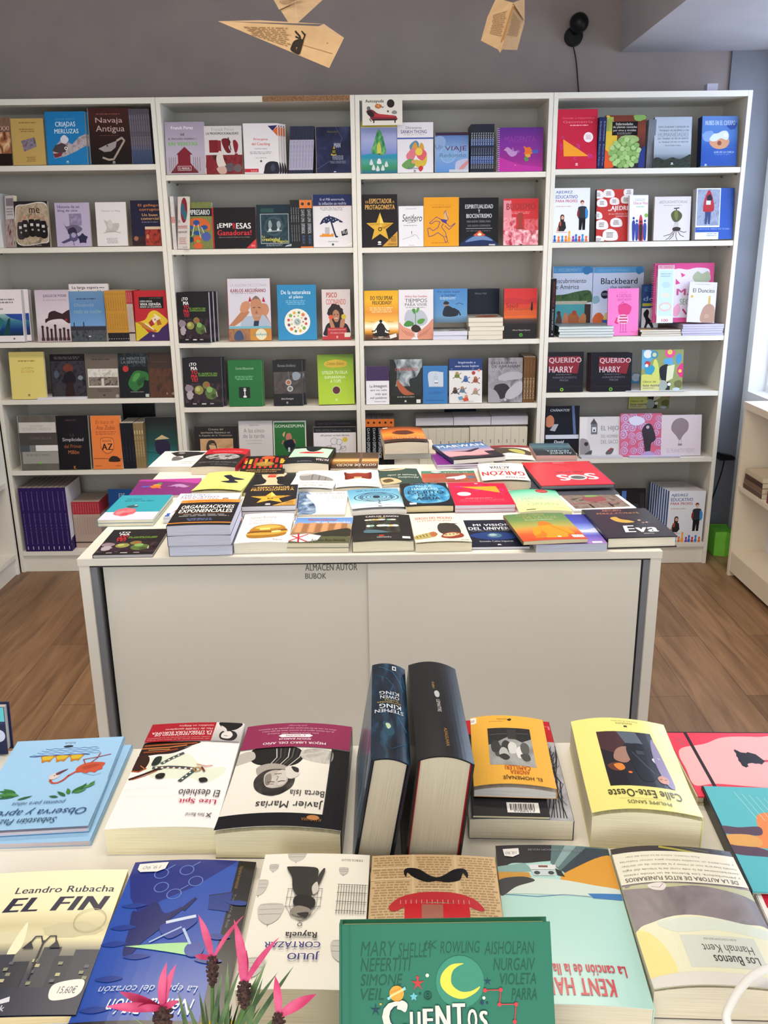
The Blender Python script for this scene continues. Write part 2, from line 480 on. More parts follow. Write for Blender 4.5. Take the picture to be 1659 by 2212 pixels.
# wood floor: planks with staggered ends
def floor_mat():
    M_ = bpy.data.materials.new('oak_laminate'); M_.use_nodes = True; nt = M_.node_tree; b = bsdf(M_)
    b.inputs['Roughness'].default_value = 0.45
    tc = nt.nodes.new('ShaderNodeTexCoord'); mp = nt.nodes.new('ShaderNodeMapping')
    mp.inputs['Rotation'].default_value = (0, 0, math.radians(90))
    nt.links.new(tc.outputs['Object'], mp.inputs[0])
    br = nt.nodes.new('ShaderNodeTexBrick'); br.offset = 0.37; br.inputs['Scale'].default_value = 1
    br.inputs['Brick Width'].default_value = 1.25; br.inputs['Row Height'].default_value = 0.19; br.inputs['Mortar Size'].default_value = 0.0012
    br.inputs['Color1'].default_value = lin('a07c5a'); br.inputs['Color2'].default_value = lin('7e5e42'); br.inputs['Mortar'].default_value = lin('5a4232')
    nt.links.new(mp.outputs[0], br.inputs['Vector'])
    m2 = nt.nodes.new('ShaderNodeMapping'); m2.inputs['Scale'].default_value = (2.2, 26, 1); nt.links.new(mp.outputs[0], m2.inputs[0])
    nz = nt.nodes.new('ShaderNodeTexNoise'); nz.inputs['Scale'].default_value = 1; nz.inputs['Detail'].default_value = 5; nz.inputs['Distortion'].default_value = 1.2
    nt.links.new(m2.outputs[0], nz.inputs['Vector'])
    rp = nt.nodes.new('ShaderNodeValToRGB'); ramp(rp, [(0.3, 'b0a8a0'), (0.7, 'ffffff')]); nt.links.new(nz.outputs[0], rp.inputs[0])
    mx = nt.nodes.new('ShaderNodeMix'); mx.data_type = 'RGBA'; mx.blend_type = 'MULTIPLY'; mx.inputs[0].default_value = 0.85
    nt.links.new(br.outputs['Color'], mx.inputs[6]); nt.links.new(rp.outputs[0], mx.inputs[7]); nt.links.new(mx.outputs[2], b.inputs[0])
    return M_
struct(box('floor', XL-.1, XR+1.2, YF, YB+.1, -0.05, 0, floor_mat()))
struct(box('ceiling', XL-.1, XR+.1, YF, YB+.1, CZ, CZ+.05, PALE))
struct(box('wall_back', XL-.1, XR+.1, YB, YB+.1, 0, CZ, WALLP))
struct(box('wall_left', XL-.1, XL, YF, YB, 0, CZ, PALE))
# right wall with the big side window
wy0, wy1, wz0, wz1 = -1.62, 0.215, 0.77, 2.16
bm = bmesh.new()
bm_box(bm, XR, XR+.14, wy1, YB, 0, CZ); bm_box(bm, XR, XR+.14, YF, wy0, 0, CZ)
bm_box(bm, XR, XR+.14, wy0, wy1, 0, wz0); bm_box(bm, XR, XR+.14, wy0, wy1, wz1, CZ)
struct(done(bm, 'wall_right', PALE))
win = struct(empty('window_1', loc=(XR+.1, (wy0+wy1)/2, wz0)))
bm = bmesh.new()
fx0, fx1 = -0.02, 0.03; hw = (wy1-wy0)/2; hh = wz1-wz0
for a in ((-hw, hw, 0, .03), (-hw, hw, hh-.03, hh), (-hw, -hw+.03, .03, hh-.03), (hw-.02, hw, .03, hh-.03), (-.025, .025, .03, hh-.03)):
    bm_box(bm, fx0, fx1, *a)
done(bm, 'window_frame', mat('e8e8ea', 0.4), win)
GL = bpy.data.materials.new('window_glass'); GL.use_nodes = True
b = bsdf(GL); b.inputs['Transmission Weight'].default_value = 1; b.inputs['Roughness'].default_value = 0; b.inputs['IOR'].default_value = 1.0
box('window_pane', 0.0, 0.004, -hw+.03, hw-.02, .03, hh-.03, GL, win)
# strip added at the back wall's right end, bluish window light put into its colour
struct(box('trim_2', 2.402, XR, YB-.012, YB, 0, 2.2135, grain('window_tinted_strip', '6e7078', '74767e', (6, 6, 6), 0.9)))
# boxed-in soffit on the right, white underneath
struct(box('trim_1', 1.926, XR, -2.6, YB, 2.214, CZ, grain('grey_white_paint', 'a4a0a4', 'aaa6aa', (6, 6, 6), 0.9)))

# ------------------------------------------------------------------ bookcases
def bookcase(label, X, rows, w=0.80, h=2.02, d=0.28, tags=None):
    root = empty('bookcase', label, 'bookcase', 'white bookcases along the back wall', (X, 0, 0))
    a = 0.0006; tk = 0.018
    for x0 in (a, w-a-tk): box('side_panel', x0, x0+tk, 0, d, 0, h, WHITE, root, 0.0008)
    top = box('top_panel', a+tk, w-a-tk, 0, d, h-0.022, h, WHITE, root, 0.0008)
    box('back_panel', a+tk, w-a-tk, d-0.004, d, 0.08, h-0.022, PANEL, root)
    for i, z in enumerate(rows):
        o = box('shelf', a+tk, w-a-tk, 0.003, d-0.028 if i < 5 else d-0.004, z-0.021, z, WHITE, root, 0.0008)
        if i < 5:
            bm = bmesh.new()
            for xx in (a+tk+.004, w-a-tk-.004):
                for yy in (0.04, 0.2): bmesh.ops.create_cone(bm, cap_ends=True, segments=10, radius1=.004, radius2=.004, depth=.008, matrix=Matrix.Translation((xx, yy, z-0.025)) @ Matrix.Rotation(math.pi/2, 4, 'Y'))
            done(bm, 'shelf_pin', mat('6b6866', 0.4), o)
    box('plinth', a+tk, w-a-tk, 0.012, 0.03, 0, rows[5]-0.021, WHITE, root)
    return root, top
labels = ['leftmost white bookcase of the back wall with chess, film blog and purple books',
          'white bookcase with chipped brown top edge and two black tomato cookbooks',
          'white bookcase with a red chaise longue card on its top corner',
          'rightmost white bookcase of the back wall beside the bright window']
tops = []
for i in range(4):
    r, tp = bookcase(labels[i], (i-1)*0.8, SHELF[i]); tops.append((r, tp))
# chipboard showing where the edge strip came off the second bookcase
CHIP = grain('raw_chipboard', '6a4a32', 'a67d58', (260, 260, 260), 0.9)
r2 = tops[1][0]
box('chipped_edge', 0.43, 0.781, -0.0006, 0.0004, 1.9985, 2.0195, CHIP, r2)['label'] = 'bare brown chipboard edge'
# bookcase on the left wall, turned towards the middle of the room
lb = empty('bookcase', 'white bookcase on the left wall turned at right angles to the back row', 'bookcase', None, (-0.8003, -0.012, 0))
for y0 in (-0.018, -0.8): box('side_panel', -0.28, 0, y0, y0+0.018, 0, 2.02, WHITE, lb, 0.0008)
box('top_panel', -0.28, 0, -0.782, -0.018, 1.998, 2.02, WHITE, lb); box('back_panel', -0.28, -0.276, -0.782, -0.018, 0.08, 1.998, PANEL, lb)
for z in (1.77, 1.45, 1.06, 0.81, 0.44, 0.10): box('shelf', -0.276, -0.003, -0.782, -0.018, z-0.021, z, WHITE, lb)
box('plinth', -0.03, -0.012, -0.782, -0.018, 0, 0.079, WHITE, lb)
# low shelf unit under the window, on the right
LX, LY, LH = 2.442, -0.143, 0.787
WARMW = grain('cream_melamine', 'dccdb6', 'e4d6c0', (3, 3, 3), 0.4)
lo = empty('low_shelf_unit', 'low cream shelf unit under the bright window on the right', 'shelf unit', None, (LX, LY, 0))
LD = XR-LX-0.004
for y0 in (-0.02, -0.82, -1.62): box('side_panel', 0, LD, y0, y0+0.02, 0, LH-0.03, WARMW, lo, 0.001)
box('top_panel', -0.004, LD, -1.62, 0.004, LH-0.03, LH, WARMW, lo, 0.001)
for za in (0.115, 0.42):
    for ya in (-0.82, -1.62): box('shelf', 0.003, LD-.004, ya+0.02, ya+0.80, za-0.09 if za < .2 else za-0.02, za, WARMW, lo, 0.001)
box('back_panel', LD-0.004, LD, -1.6, -0.02, 0, LH-0.03, PALE, lo)

# ------------------------------------------------------------------ sliding-door cabinet in the middle of the room
TX0, TX1, TY0, TY1, TZ = 0.1475, 1.5665, -1.8535, -0.95, 0.73
cb = empty('display_cabinet', 'white low cabinet with two sliding doors covered with books in the middle', 'cabinet', None, ((TX0+TX1)/2, TY0, 0))
hw = (TX1-TX0)/2; dp = TY1-TY0
box('tabletop', -hw, hw, 0, dp, TZ-0.019, TZ, WHITE, cb, 0.0012)
for s in (-1, 1):
    x = s*(hw-0.014); box('side_panel', x-0.013, x+0.013, 0.004, dp, 0, TZ-0.019, WHITE, cb, 0.001)
box('bottom_panel', -hw+.027, hw-.027, 0.01, dp, 0.04, 0.06, WHITE, cb); box('plinth', -hw+.027, hw-.027, 0.05, 0.066, 0, 0.04, WHITE, cb)
box('back_panel', -hw+.027, hw-.027, dp-.008, dp-.002, 0.06, TZ-.019, PANEL, cb)
box('door_track', -hw+.027, hw-.027, 0.008, 0.05, TZ-.025, TZ-.019, DARKM, cb)
for s in (-1, 1): box('edge_profile', s*(hw-.0345)-.0075, s*(hw-.0345)+.0075, 0.012, 0.045, 0.06, TZ-.025, STEEL, cb)
def door(name, x0, x1, y0, art):
    bm = bmesh.new(); uvl = bm.loops.layers.uv.new('UVMap'); slots = {'door': 0}
    W, H = x1-x0, TZ-.027-.062
    bm_box(bm, 0, W, 0, H, -0.016, 0)
    paint(bm, uvl, slots, art, W, H, 0.0001)
    bm.transform(Matrix.Translation((x0, y0, 0.062)) @ Matrix.Rotation(math.pi/2, 4, 'X'))
    me = bpy.data.meshes.new(name); bm.to_mesh(me); bm.free()
    return link(name, me, [DOORM if c == 'door' else mat(c, .7) for c in slots], cb)
dx0, dx1, dH = -hw+.049, 0.06, TZ-.027-.062
def dpx(px, py):        # a spot on the rear door in % of that door
    p = on_y(px, py, TY0+.036); return (p.x-cb.location.x-dx0)/(dx1-dx0)*100, (1-(p.z-.062)/dH)*100
(a0, b0), (a1, b1), (a2, b2), (a3, b3) = dpx(659, 1219), dpx(772, 1231.5), dpx(659, 1238.5), dpx(705, 1250)
dl = door('sliding_door', dx0, dx1, 0.036, [T(a0, b0, a1, b1, 'ALMACEN AUTOR', '5c6258', 1), T(a2, b2, a3, b3, 'BUBOK', '5c6258', 1)])
dl['label'] = 'rear door with grey-green lettering'
door('sliding_door', on_y(796, 1300, TY0+.016).x-cb.location.x, hw-.046, 0.016, [])

# ------------------------------------------------------------------ front table and the low ledge in front of it
NZ = 0.72
nt_ = empty('display_table', 'white display table full of upside-down covers nearest the camera', 'table', None, (0.85, -2.68, 0))
box('tabletop', -1.3, 1.3, -0.575, 0, NZ-0.03, NZ, WHITE, nt_, 0.0012)
for sx in (-1.25, 1.25):
    for sy in (-0.55, -0.04): box('leg', sx-.025, sx+.025, sy-.025, sy+.025, 0, NZ-.03, WHITE, nt_)
LZ = 0.63
ld = empty('ledge_bench', 'low white bench before the front table holding plant and green book', 'bench', None, (0.85, -3.275, 0))
box('seat_board', -0.9, 0.9, -0.26, 0, LZ-.03, LZ, WHITE, ld, 0.001)
for sx in (-.85, .85): box('side_panel', sx-.012, sx+.012, -.25, -.01, 0, LZ-.03, WHITE, ld)

# ------------------------------------------------------------------ books on the back wall
def boy_girl(y0=0):     # the two school children printed on the chess schoolbook
    return [E(25, 53, 5.5, 4.5, '5a3a2c'), R(19.5, 52, 30, 62, '3a2420'), E(25.5, 55, 3.6, 3.4, 'd8a890'), P([(17, 62), (33, 62), (36, 74), (30, 80), (14, 80), (13, 74)], '2a262a'), R(18, 62, 22, 70, 'c05040'),
            P([(12, 72), (16, 72), (15, 80), (10, 80)], 'c08068'), L([(8, 82), (38, 82)], 1.2, 'c87868'),
            E(79, 26, 5, 3.5, '7a3a2a'), E(79.5, 29, 3.6, 3.3, 'e0b49c'), S([(70, 35), (90, 35), (92, 47), (88, 58), (70, 57), (68, 45)], '30343c'), S([(88, 38), (95, 42), (95, 54), (89, 56)], '3a86c8'), S([(66, 44), (70, 40), (71, 52), (66, 52)], '8a2c30'),
            P([(71, 56), (89, 56), (88, 78), (81, 78), (80, 64), (78, 78), (71, 78)], '1c1c22'), E(73, 80, 4, 1.2, 'e8e8ee'), E(86, 80, 4, 1.2, 'e8e8ee')]
def chess_row():
    o = []
    for x, c, h in ((5, '2c5ea8', 10), (16, 'e07030', 8), (26, '3a86c8', 9), (36, 'e87820', 9), (45, 'f0a030', 19), (56, '8a3fa0', 8), (64, '2c6ab8', 12), (73, 'c03838', 8), (82, '3a86c8', 12), (92, 'e06a30', 8)):
        o += [R(x-3.6, 98.5-h*.35, x+3.6, 99.5, c), R(x-2, 98-h*.8, x+2, 97, c), C(x, 98-h*.85, 3, c)]
    return o
AJ = [T(6, 5, 52, 11.5, 'AJEDREZ', '2c5494', 1), T(6, 13, 66, 19.5, 'EDUCATIVO', '2c5494', 1), T(6, 21.5, 66, 26.5, 'PARA PROFES', 'b8304a', 1), G(6, 33, 52, 36, 1, 'c8a8a0'), boy_girl(), chess_row()]
TOM = [T(15, 10, 34, 17.5, '¡TO', 'f0f0ee', 2), T(19, 18, 36, 25, 'MA', 'f0f0ee', 2), T(19, 26, 36, 33, 'TO', 'd02c34', 2), T(19, 34, 36, 41, 'MA', 'd02c34', 2), T(19, 42, 36, 49, 'TE!', 'd02c34', 2),
       T(38, 30.5, 88, 34, 'EL HUERTO SIN', '7fae3c', 1), T(38, 34.8, 88, 38, 'COMPLICACIONES', '7fae3c', 1),
       R(0, 52, 100, 92, 'n:140e12,2a1a24,4a3a40:9'), BLOB(12, 62, 13, 9, '8a7a84', 3), BLOB(14, 76, 11, 10, 'a89ca4', 4), C(38, 66, 12, '8c8a44'), C(35, 64, 6, 'b0ae6a'), C(58, 56, 10, '7c7038'), C(62, 56, 6, '9a5a3a'), C(70, 73, 16, '566b38'), C(66, 65, 8, '7ea860'), C(76, 78, 6, '3a4a28'), C(30, 80, 9, '33202c'), C(48, 80, 9, '2c1c28'), L([(84, 70), (86, 80)], 1.5, 'c8c8c0'),
       R(20, 93, 30, 95, 'b8a8a8'), R(44, 93, 56, 95.5, 'c8c0c0'), R(66, 93, 76, 95, 'b8a8a8')]
ESP = [T(9, 12, 18, 16.5, 'DE', 'c8964c', 1), T(20, 8, 84, 17, 'ESPECTADOR', 'd8a858', 2), T(86, 12, 92, 16.5, 'A', 'c8964c', 1), T(8, 19.5, 93, 28.5, 'PROTAGONISTA', 'd8a858', 2),
       STAR(50, 63, 41, 'd9a93a'), P([(50, 34), (50, 63), (60, 54)], 'f0cc60'), P([(50, 63), (90, 54), (62, 66)], 'b8842a'), P([(50, 63), (26, 88), (42, 71)], 'c8962f'), T(20, 54, 80, 58, 'GASTÓN DEL VALLE', '8a6420', 1), RING(50, 66, 4.5, 2.4, '5c4214'),
       P([(100, 70), (100, 99), (56, 99)], 'c9963e'), T(72, 93, 96, 97, 'A PUNTOS', '4a3410', 1), G(80, 80, 97, 91, 4, '6a4c1c'), E(48, 91, 5, 2, 'e8e8e8'), R(43, 94, 53, 96, 'd8d8d8')]
GEO = [T(12, 13, 92, 17, 'Circular e Hiperbólica', 'e06a78'), T(14, 19, 88, 23, 'Geometría', 'e87884'), G(30, 26, 80, 29, 1, 'f0a8b0'), C(78, 47, 12, 'f2e6ea'), G(71, 43, 86, 51, 5, 'c89aa4'), P([(15, 50), (80, 79), (17, 79)], 'eb9a2c'),
       L([(10, 48), (13, 44), (17, 49)], 1.6, 'a8408c'), T(8, 56, 15, 67, 'b', 'c0408c'), T(48, 58, 58, 66, 'a', 'c0408c'), T(42, 80, 50, 85, 'c', 'c0408c'), T(78, 75, 90, 82, 'B', 'c0409c'), LOGO(50, 93, 'f0d0d4')]
SPIRALART = [R(0, 0, 100, 100, 'g:5c2a86@0,7c2f92@40,8e2c86@70,b0308c@100'), S([(0, 68), (20, 74), (50, 84), (80, 88), (100, 92), (100, 101), (50, 101), (0, 101)], 'b8349a'), T(14, 20, 84, 34, 'MAGENTA', '8a3a94', 1),
             S([(14, 50), (20, 44), (27, 48), (36, 54), (44, 52), (40, 62), (30, 66), (22, 60), (18, 54)], 'b68ac0'), P([(32, 44), (36, 52), (30, 54)], 'a070b0'), P([(42, 50), (50, 54), (42, 58)], '9a60a8'), P([(12, 50), (16, 49), (15, 52)], 'e0b050'),
             S([(56, 42), (64, 46), (70, 44), (74, 50), (80, 56), (74, 60), (66, 62), (58, 60), (60, 52)], 'e07030'), S([(60, 62), (70, 60), (72, 66), (64, 68)], 'd8a040'), S([(74, 54), (86, 50), (90, 56), (82, 60)], '4a5ab0'), S([(58, 70), (64, 66), (68, 74), (62, 77)], '5a8a50'), R(36, 85, 40, 86, 'd0b040')]

# --- first bookcase
SB(0, 0, -24, 28, 255, 'dark paperback with orange glow cut by left edge, top shelf', '3a221c', [R(0, 0, 100, 30, 'n:5a4238,7a5a48,8a6a58:5'), R(0, 30, 100, 75, 'n:3a1c16,a86a48,f0d0a0:4'), R(0, 75, 100, 100, '24140f'), T(60, 18, 96, 27, 'XXI', 'd8b8a0')], spine='d8cfc4', pages='e2dacc')
SB(0, 0, 30, 100, 257, 'mustard paperback with small purple-grey square on top shelf', 'c0a05c', [G(24, 8, 82, 12, 1, '8a6c34'), G(24, 22, 76, 31, 2, '927440'), P([(28, 48), (70, 40), (76, 60), (36, 71)], 'n:544a5c,8a8090,6a4a50:8'), G(40, 82, 70, 94, 3, '92743c')], t=.018)
SB(0, 0, 104, 190, 242, 'bright blue paperback with a gaping fish head on top shelf', '1b78b4', [T(25, 19, 75, 28, 'CRIADAS', 'd8e8f2', 1), T(47, 28.6, 54, 31.5, 'Y', 'd8e8f2'), T(22, 32.5, 82, 41, 'MERLUZAS', 'd8e8f2', 1), T(25, 12, 75, 15.5, 'CÉSAR NIETO', '5aa0cc'),
    P([(100, 42), (82, 48), (64, 62), (40, 50), (25, 62), (14, 74), (18, 88), (45, 84), (75, 74), (100, 64)], 'n:8a8088,b8acb0,746a70:7'), P([(13, 74), (22, 63), (42, 58), (52, 66), (46, 76), (30, 78)], '4a3c40'), P([(15, 79), (40, 77), (34, 84), (19, 87)], '742e34'), S([(36, 50), (46, 44), (56, 52), (48, 60), (38, 58)], 'd4d0d8'), C(48, 69, 4, 'e8e8e8'), C(48, 69, 2, '181414'), LOGO(50, 95, 'b8d4e8')],
    spine='12527e', n=2, dx=.006, nl='second copy of the blue fish book, behind the front one', t=.016)
SB(0, 0, 197, 286, 234, 'dark brown paperback with an open razor on top shelf', 'g:4a2624@0,2c1614@45,120c0e@100', [T(17, 17, 82, 29, 'Navaja', 'c8a8a4'), T(17, 31, 86, 45, 'Antigua', 'c8a8a4'), G(18, 10, 80, 13, 1, '8a4a44'), G(24, 48, 76, 50, 1, '6a3a38'),
    P([(20, 72), (44, 64), (66, 58), (62, 70), (50, 77), (34, 78)], '9a9492'), C(42, 67, 2.2, '3a3434'), L([(66, 58), (78, 53), (84, 58), (74, 70), (62, 84), (56, 91), (44, 92), (30, 88)], 4.5, 'a89a8c'), LOGO(56, 97, 'b8b0b0')])
SR(0, 0, 287, 331, 235, 9, 'thin grey-mauve spine in the row at the top right of the leftmost bookcase', 'grey-mauve paperbacks with blue feet, top shelf of the leftmost bookcase', 'g:4e4652@0,5a505c@60,3a4a6a@80,2c3c5e@100', [T(30, 10, 75, 40, 'ABECEDARIO', '8a8290', rot=90), T(30, 50, 75, 74, 'MORAL', '8a8290', rot=90)], side='50485a')
SR(0, 1, -14, 9, 417, 2, 'white spine at the left edge, second shelf', 'white spines at the left edge of the second shelf', 'd4d4d8', [G(30, 15, 60, 60, 6, '8a8a90')], back=.03)
SB(0, 1, 14, 39, 424, 'red and white paperback half hidden by the group photo book', 'd8d0d0', [R(0, 45, 100, 100, 'n:6a2a2a,c8b8b4,7a3a34:5'), R(10, 5, 90, 20, '8a8088'), G(10, 24, 90, 40, 3, '9a9098')], yaw=-30, back=.06)
SB(0, 1, 37, 109, 436, 'black paperback with a rounded frame and group photograph', '282024', [S([(13, 8), (30, 7), (98, 7), (98, 80), (94, 90), (80, 92), (3, 92), (3, 20)], 'd8d0cc', 60), S([(15, 9.5), (30, 9), (96.4, 9), (96.4, 78), (92, 88), (79, 90.5), (5, 90.5), (5, 22)], 'n:8a7a68,b8a48c,4a3c38:5', 60), T(44, 15, 76, 26, 'me', '4a2a2a', 1),
    [[E(x, y, 5, 4.4, c2), S([(x-9, y+9), (x, y+5), (x+9, y+9), (x+10, y+40), (x-10, y+40)], c1), R(x-5, y+14, x+4, y+20, 'c8c4c0'), R(x-2, y+26, x+4, y+30, 'a8a4a0')] for x, y, c1, c2 in ((16, 40, '3a3234', 'a88474'), (30, 36, '2a2224', 'b0846c'), (50, 34, '1c181a', 'b88a70'), (68, 35, '241e20', 'b08068'), (84, 38, '181418', 'a88470'))], T(20, 94, 74, 98.5, 'Juan García Flores', 'c0b8b4')], spine='3a3034', t=.02)
SB(0, 1, 124, 198, 439, 'lilac paperback with a bird perched on a swallow-like machine', 'b4a8c4', [T(8, 6, 72, 12.5, 'Historia de un', '4a4254', 1), T(8, 15, 66, 22, 'blog de cine', '4a4254', 1), R(40, 25, 76, 52, 'n:9a90ae,7a7290,a89cb8:6'), S([(22, 44), (30, 54), (50, 50), (70, 54), (76, 62), (60, 70), (40, 68), (30, 60)], '6a5f78'), S([(36, 60), (52, 56), (60, 66), (56, 78), (42, 76), (34, 68)], '332c44'), C(50, 78, 13, '5a5078'), C(50, 74, 7, 'a098b4'), P([(12, 90), (40, 80), (44, 86), (20, 93)], '4a4464'), STAR(76, 82, 16, '2c2848', .7), L([(48, 86), (50, 98)], 1.6, '3a3454')], spine='2a2434', t=.018)
SB(0, 1, 211, 277, 438, 'white paperback with a faint pencil sketch and red spine, second shelf', 'ded8d8', [T(18, 18, 80, 22.5, 'Tómate un blog', '8a8688'), S([(26, 40), (36, 44), (44, 40), (52, 48), (74, 48), (72, 60), (60, 68), (30, 68), (34, 58)], 'b8b4b0'), S([(38, 44), (48, 40), (54, 50), (50, 60), (38, 58)], 'c8c4c2'), L([(24, 70), (50, 66), (78, 70)], 2, '9a948e'), G(30, 82, 70, 95, 5, 'a8a2a2')], spine='8a2030', spine_art=[R(0, 55, 100, 100, '8a8020')], t=.02)
SB(0, 1, 287, 349, 434, 'navy paperback with orange title and red crowd, second shelf', '1e1c36', [T(26, 8, 96, 15, 'El gallego', 'c07a40', 1), T(30, 18, 97, 25, 'corrupto', 'c07a40', 1), T(38, 29, 92, 35, 'Un buen', 'c89a60', 1), T(34, 37, 96, 43, 'comercial', 'c89a60', 1), G(34, 47, 96, 51, 1, '6a6480'), R(46, 58, 100, 64, 'd0b8a0'), R(46, 64, 100, 100, 'n:4a1416,a83a2c,5a1c1c:6'), R(0, 78, 44, 100, 'n:14121e,3a2420,14121e:5'), BLOB(14, 84, 9, 6, '9a6450', 5), BLOB(54, 80, 6, 6, 'c07858', 6)], t=.02)
SB(0, 2, -11, 54, 628, 'white paperback with teal and blue picture cut by left edge', 'e6dee2', [G(5, 17, 80, 28, 2, '8a8488'), G(5, 35, 40, 41, 1, 'a09aa0'), R(0, 46, 98, 88, 'g:9ab8b0@46,3a7890@60,1c3a7c@75,1a3040@88'), P([(40, 46), (98, 46), (98, 60), (60, 54)], '2a4a98'), P([(30, 88), (50, 56), (58, 54), (52, 88)], '1c4448'), P([(0, 70), (20, 50), (40, 60), (10, 88), (0, 88)], '2f6a70'), C(66, 94, 3, '5a5458')], t=.030, n=2, dx=.018, nl='white book behind the teal picture book at the left edge', pages='e8e4ec', spine='e6e2ea')
SB(0, 2, 83, 155, 627, 'pale lilac paperback with a dark hand over chess pieces', 'g:c4b4c4@0,d8ccd4@60,b8a8b0@90', [T(24, 9, 94, 15.5, 'JUEGOS DE PODER', '4a4048', 1), T(24, 18, 94, 21, 'EL ARTE DE LA POLITICA', '8a7e88'), S([(100, 38), (78, 46), (56, 40), (38, 44), (34, 54), (26, 56), (26, 64), (34, 60), (50, 57), (76, 56), (88, 62), (101, 64)], '38222a'), C(88, 58, 4, '8a2a30'),
    [[R(x-3, 96-h, x+3, 96, '3a2428'), C(x, 95-h, 4, '3a2428'), R(x-5, 92, x+5, 98, '4a3034')] for x, h in ((16, 24), (30, 22), (42, 18), (54, 26), (68, 18), (80, 20), (92, 17))]])
SB(0, 2, 157, 241, 614, 'white paperback peeping out above the blue sea book', 'd8d2d4', [T(8, 4, 75, 10, 'La larga espera', '2c2828', 2), T(8, 11, 90, 17, 'coches renovables', '2c2828', 2), G(77, 6, 92, 9, 1, '4a4444')], back=.032)
SB(0, 2, 155, 231, 630, 'sky blue paperback with two tiny figures on a dark shore', 'g:6a8cb4@0,5a86b8@35,6c98c8@68,3a424e@72,2c3036@100', [G(20, 14, 80, 18, 1, '3a4a6a'), T(14, 24, 70, 32, 'Después', '98a4b4', 0, 1), T(12, 36, 90, 44, 'todo es noche', '8fa8a8', 0, 1), R(0, 70, 100, 78, '34323c'), R(0, 78, 100, 100, 'n:2a2e34,50545a,1e2226:9'), R(9, 62, 12, 72, '2a2c3c'), R(36, 61, 39, 72, '2a2c3c'), L([(39, 70), (52, 72)], 2, '3a3c4c'), R(50, 89, 56, 91, 'd8d4d0')], back=.014)
SR(0, 2, 235, 281, 628, 9, 'thin ochre spine in the row on the third shelf', 'ochre paperbacks with black feet on the third shelf', 'c08a34', [T(34, 5, 76, 40, 'EL CORREDOR', '6a4414', rot=90), R(0, 83, 100, 100, '191a22'), C(50, 95, 18, 'c8c0b8'), T(34, 46, 70, 78, 'NOVELA', '7a5220', rot=90)], back=.016)
SR(0, 2, 281, 294, 628, 3, 'red-topped grey spine beside the ochre row', 'red-topped grey spines beside the ochre row', 'b8a89c', [R(0, 0, 100, 26, 'b0343c'), T(34, 4, 70, 22, 'DIOS', 'd8a0a0', rot=90), T(36, 32, 66, 70, 'ANTROPOLOGÍA', '6a5c56', rot=90), R(0, 82, 100, 85, '2c2424')], back=.016, side='b0343c')
SB(0, 2, 295, 366, 628, 'red, yellow and purple paperback with a furled flag', 'b4262e', [R(14, 13, 88, 36, '161114'), T(46, 14.5, 80, 16.5, 'Juan Luis Galán', '8a8080'), T(17, 19, 54, 23.5, 'CÓMO GRITAR', 'd8d4d0', 1), T(17, 24, 80, 30, 'VIVA ESPAÑA', 'f0ece8', 2), T(17, 31, 82, 35, 'DESDE LA IZQUIERDA', 'd8d4d0', 1), P([(0, 62), (30, 78), (56, 100), (0, 100)], 'c8b42a'), P([(100, 66), (60, 84), (44, 82), (6, 100), (100, 100)], '3c2258'),
    S([(3, 64), (30, 58), (44, 44), (62, 40), (84, 50), (99, 62), (80, 74), (64, 84), (40, 76), (14, 70)], 'd8b832', 48), P([(3, 63), (16, 62), (64, 80), (60, 84), (30, 76)], 'b8782a'), P([(50, 56), (66, 50), (72, 58), (56, 66)], 'e0d0c0'), P([(56, 58), (62, 56), (62, 60)], '8a2a2a'), P([(40, 64), (50, 58), (58, 68), (46, 72)], 'a02c2c'), P([(64, 60), (74, 58), (80, 68), (66, 70)], 'a85a2c'), L([(58, 48), (76, 56)], 3, 'e8e0d0'), L([(30, 66), (54, 78)], 3, 'e8e0d0'), LOGO(52, 91, 'd0c8d0')], pages='d8cfc0')
SB(0, 3, 27, 101, 761, 'plain pale yellow paperback on fourth shelf', 'dcca78', [G(24, 18, 78, 22, 1, '8a7838'), T(34, 32, 68, 37, 'LA PUERTA', 'b8983c'), T(32, 39, 70, 44, 'DE CUERDA', 'c0923c'), LOGO(50, 92, '5a4a28')])
LS(0, 3, 82, 188, 858.5, 1, 'thin white booklet lying before the dark painted cover', None, 'e4e2ea', length=.10, back=.0, pages='e4e4ee', name='booklet')
SB(0, 3, 114, 189, 766, 'dark paperback with a red-haired figure in a gloomy painting', '1e1a22', [R(0, 0, 100, 16, '1c161a'), G(10, 6, 90, 13, 2, '6a5c60'), R(2, 16, 98, 98, 'n:16141c,3a3840,221c22:6'), S([(36, 30), (46, 22), (58, 24), (66, 34), (54, 40), (40, 38)], '6a3426'), S([(36, 50), (56, 38), (70, 52), (66, 66), (40, 68)], '1c141c'), S([(44, 68), (60, 66), (64, 98), (38, 98)], '2c1818'), BLOB(16, 46, 8, 10, '4a5464', 4), BLOB(84, 54, 8, 6, '7a8088', 8), BLOB(20, 80, 10, 10, '3a3438', 3)], back=.026, t=.018)
SB(0, 3, 189, 260, 766, 'taupe paperback with an old black-and-white group photograph', '6a5e56', [G(20, 10, 80, 16, 1, '4a4038'), R(6, 33, 98, 76, 'd0ccc4'), R(8, 35, 96, 52, 'n:b8b4ac,dcd8d0,98948c:5'), R(8, 52, 96, 72, 'n:3a302c,8a7e74,2a2220:8'), R(46, 56, 54, 74, 'c8c4bc'), G(30, 80, 80, 88, 2, '55493f'), C(52, 94, 3, '3a302a'), C(92, 96, 5, 'a89c90')], back=.02)
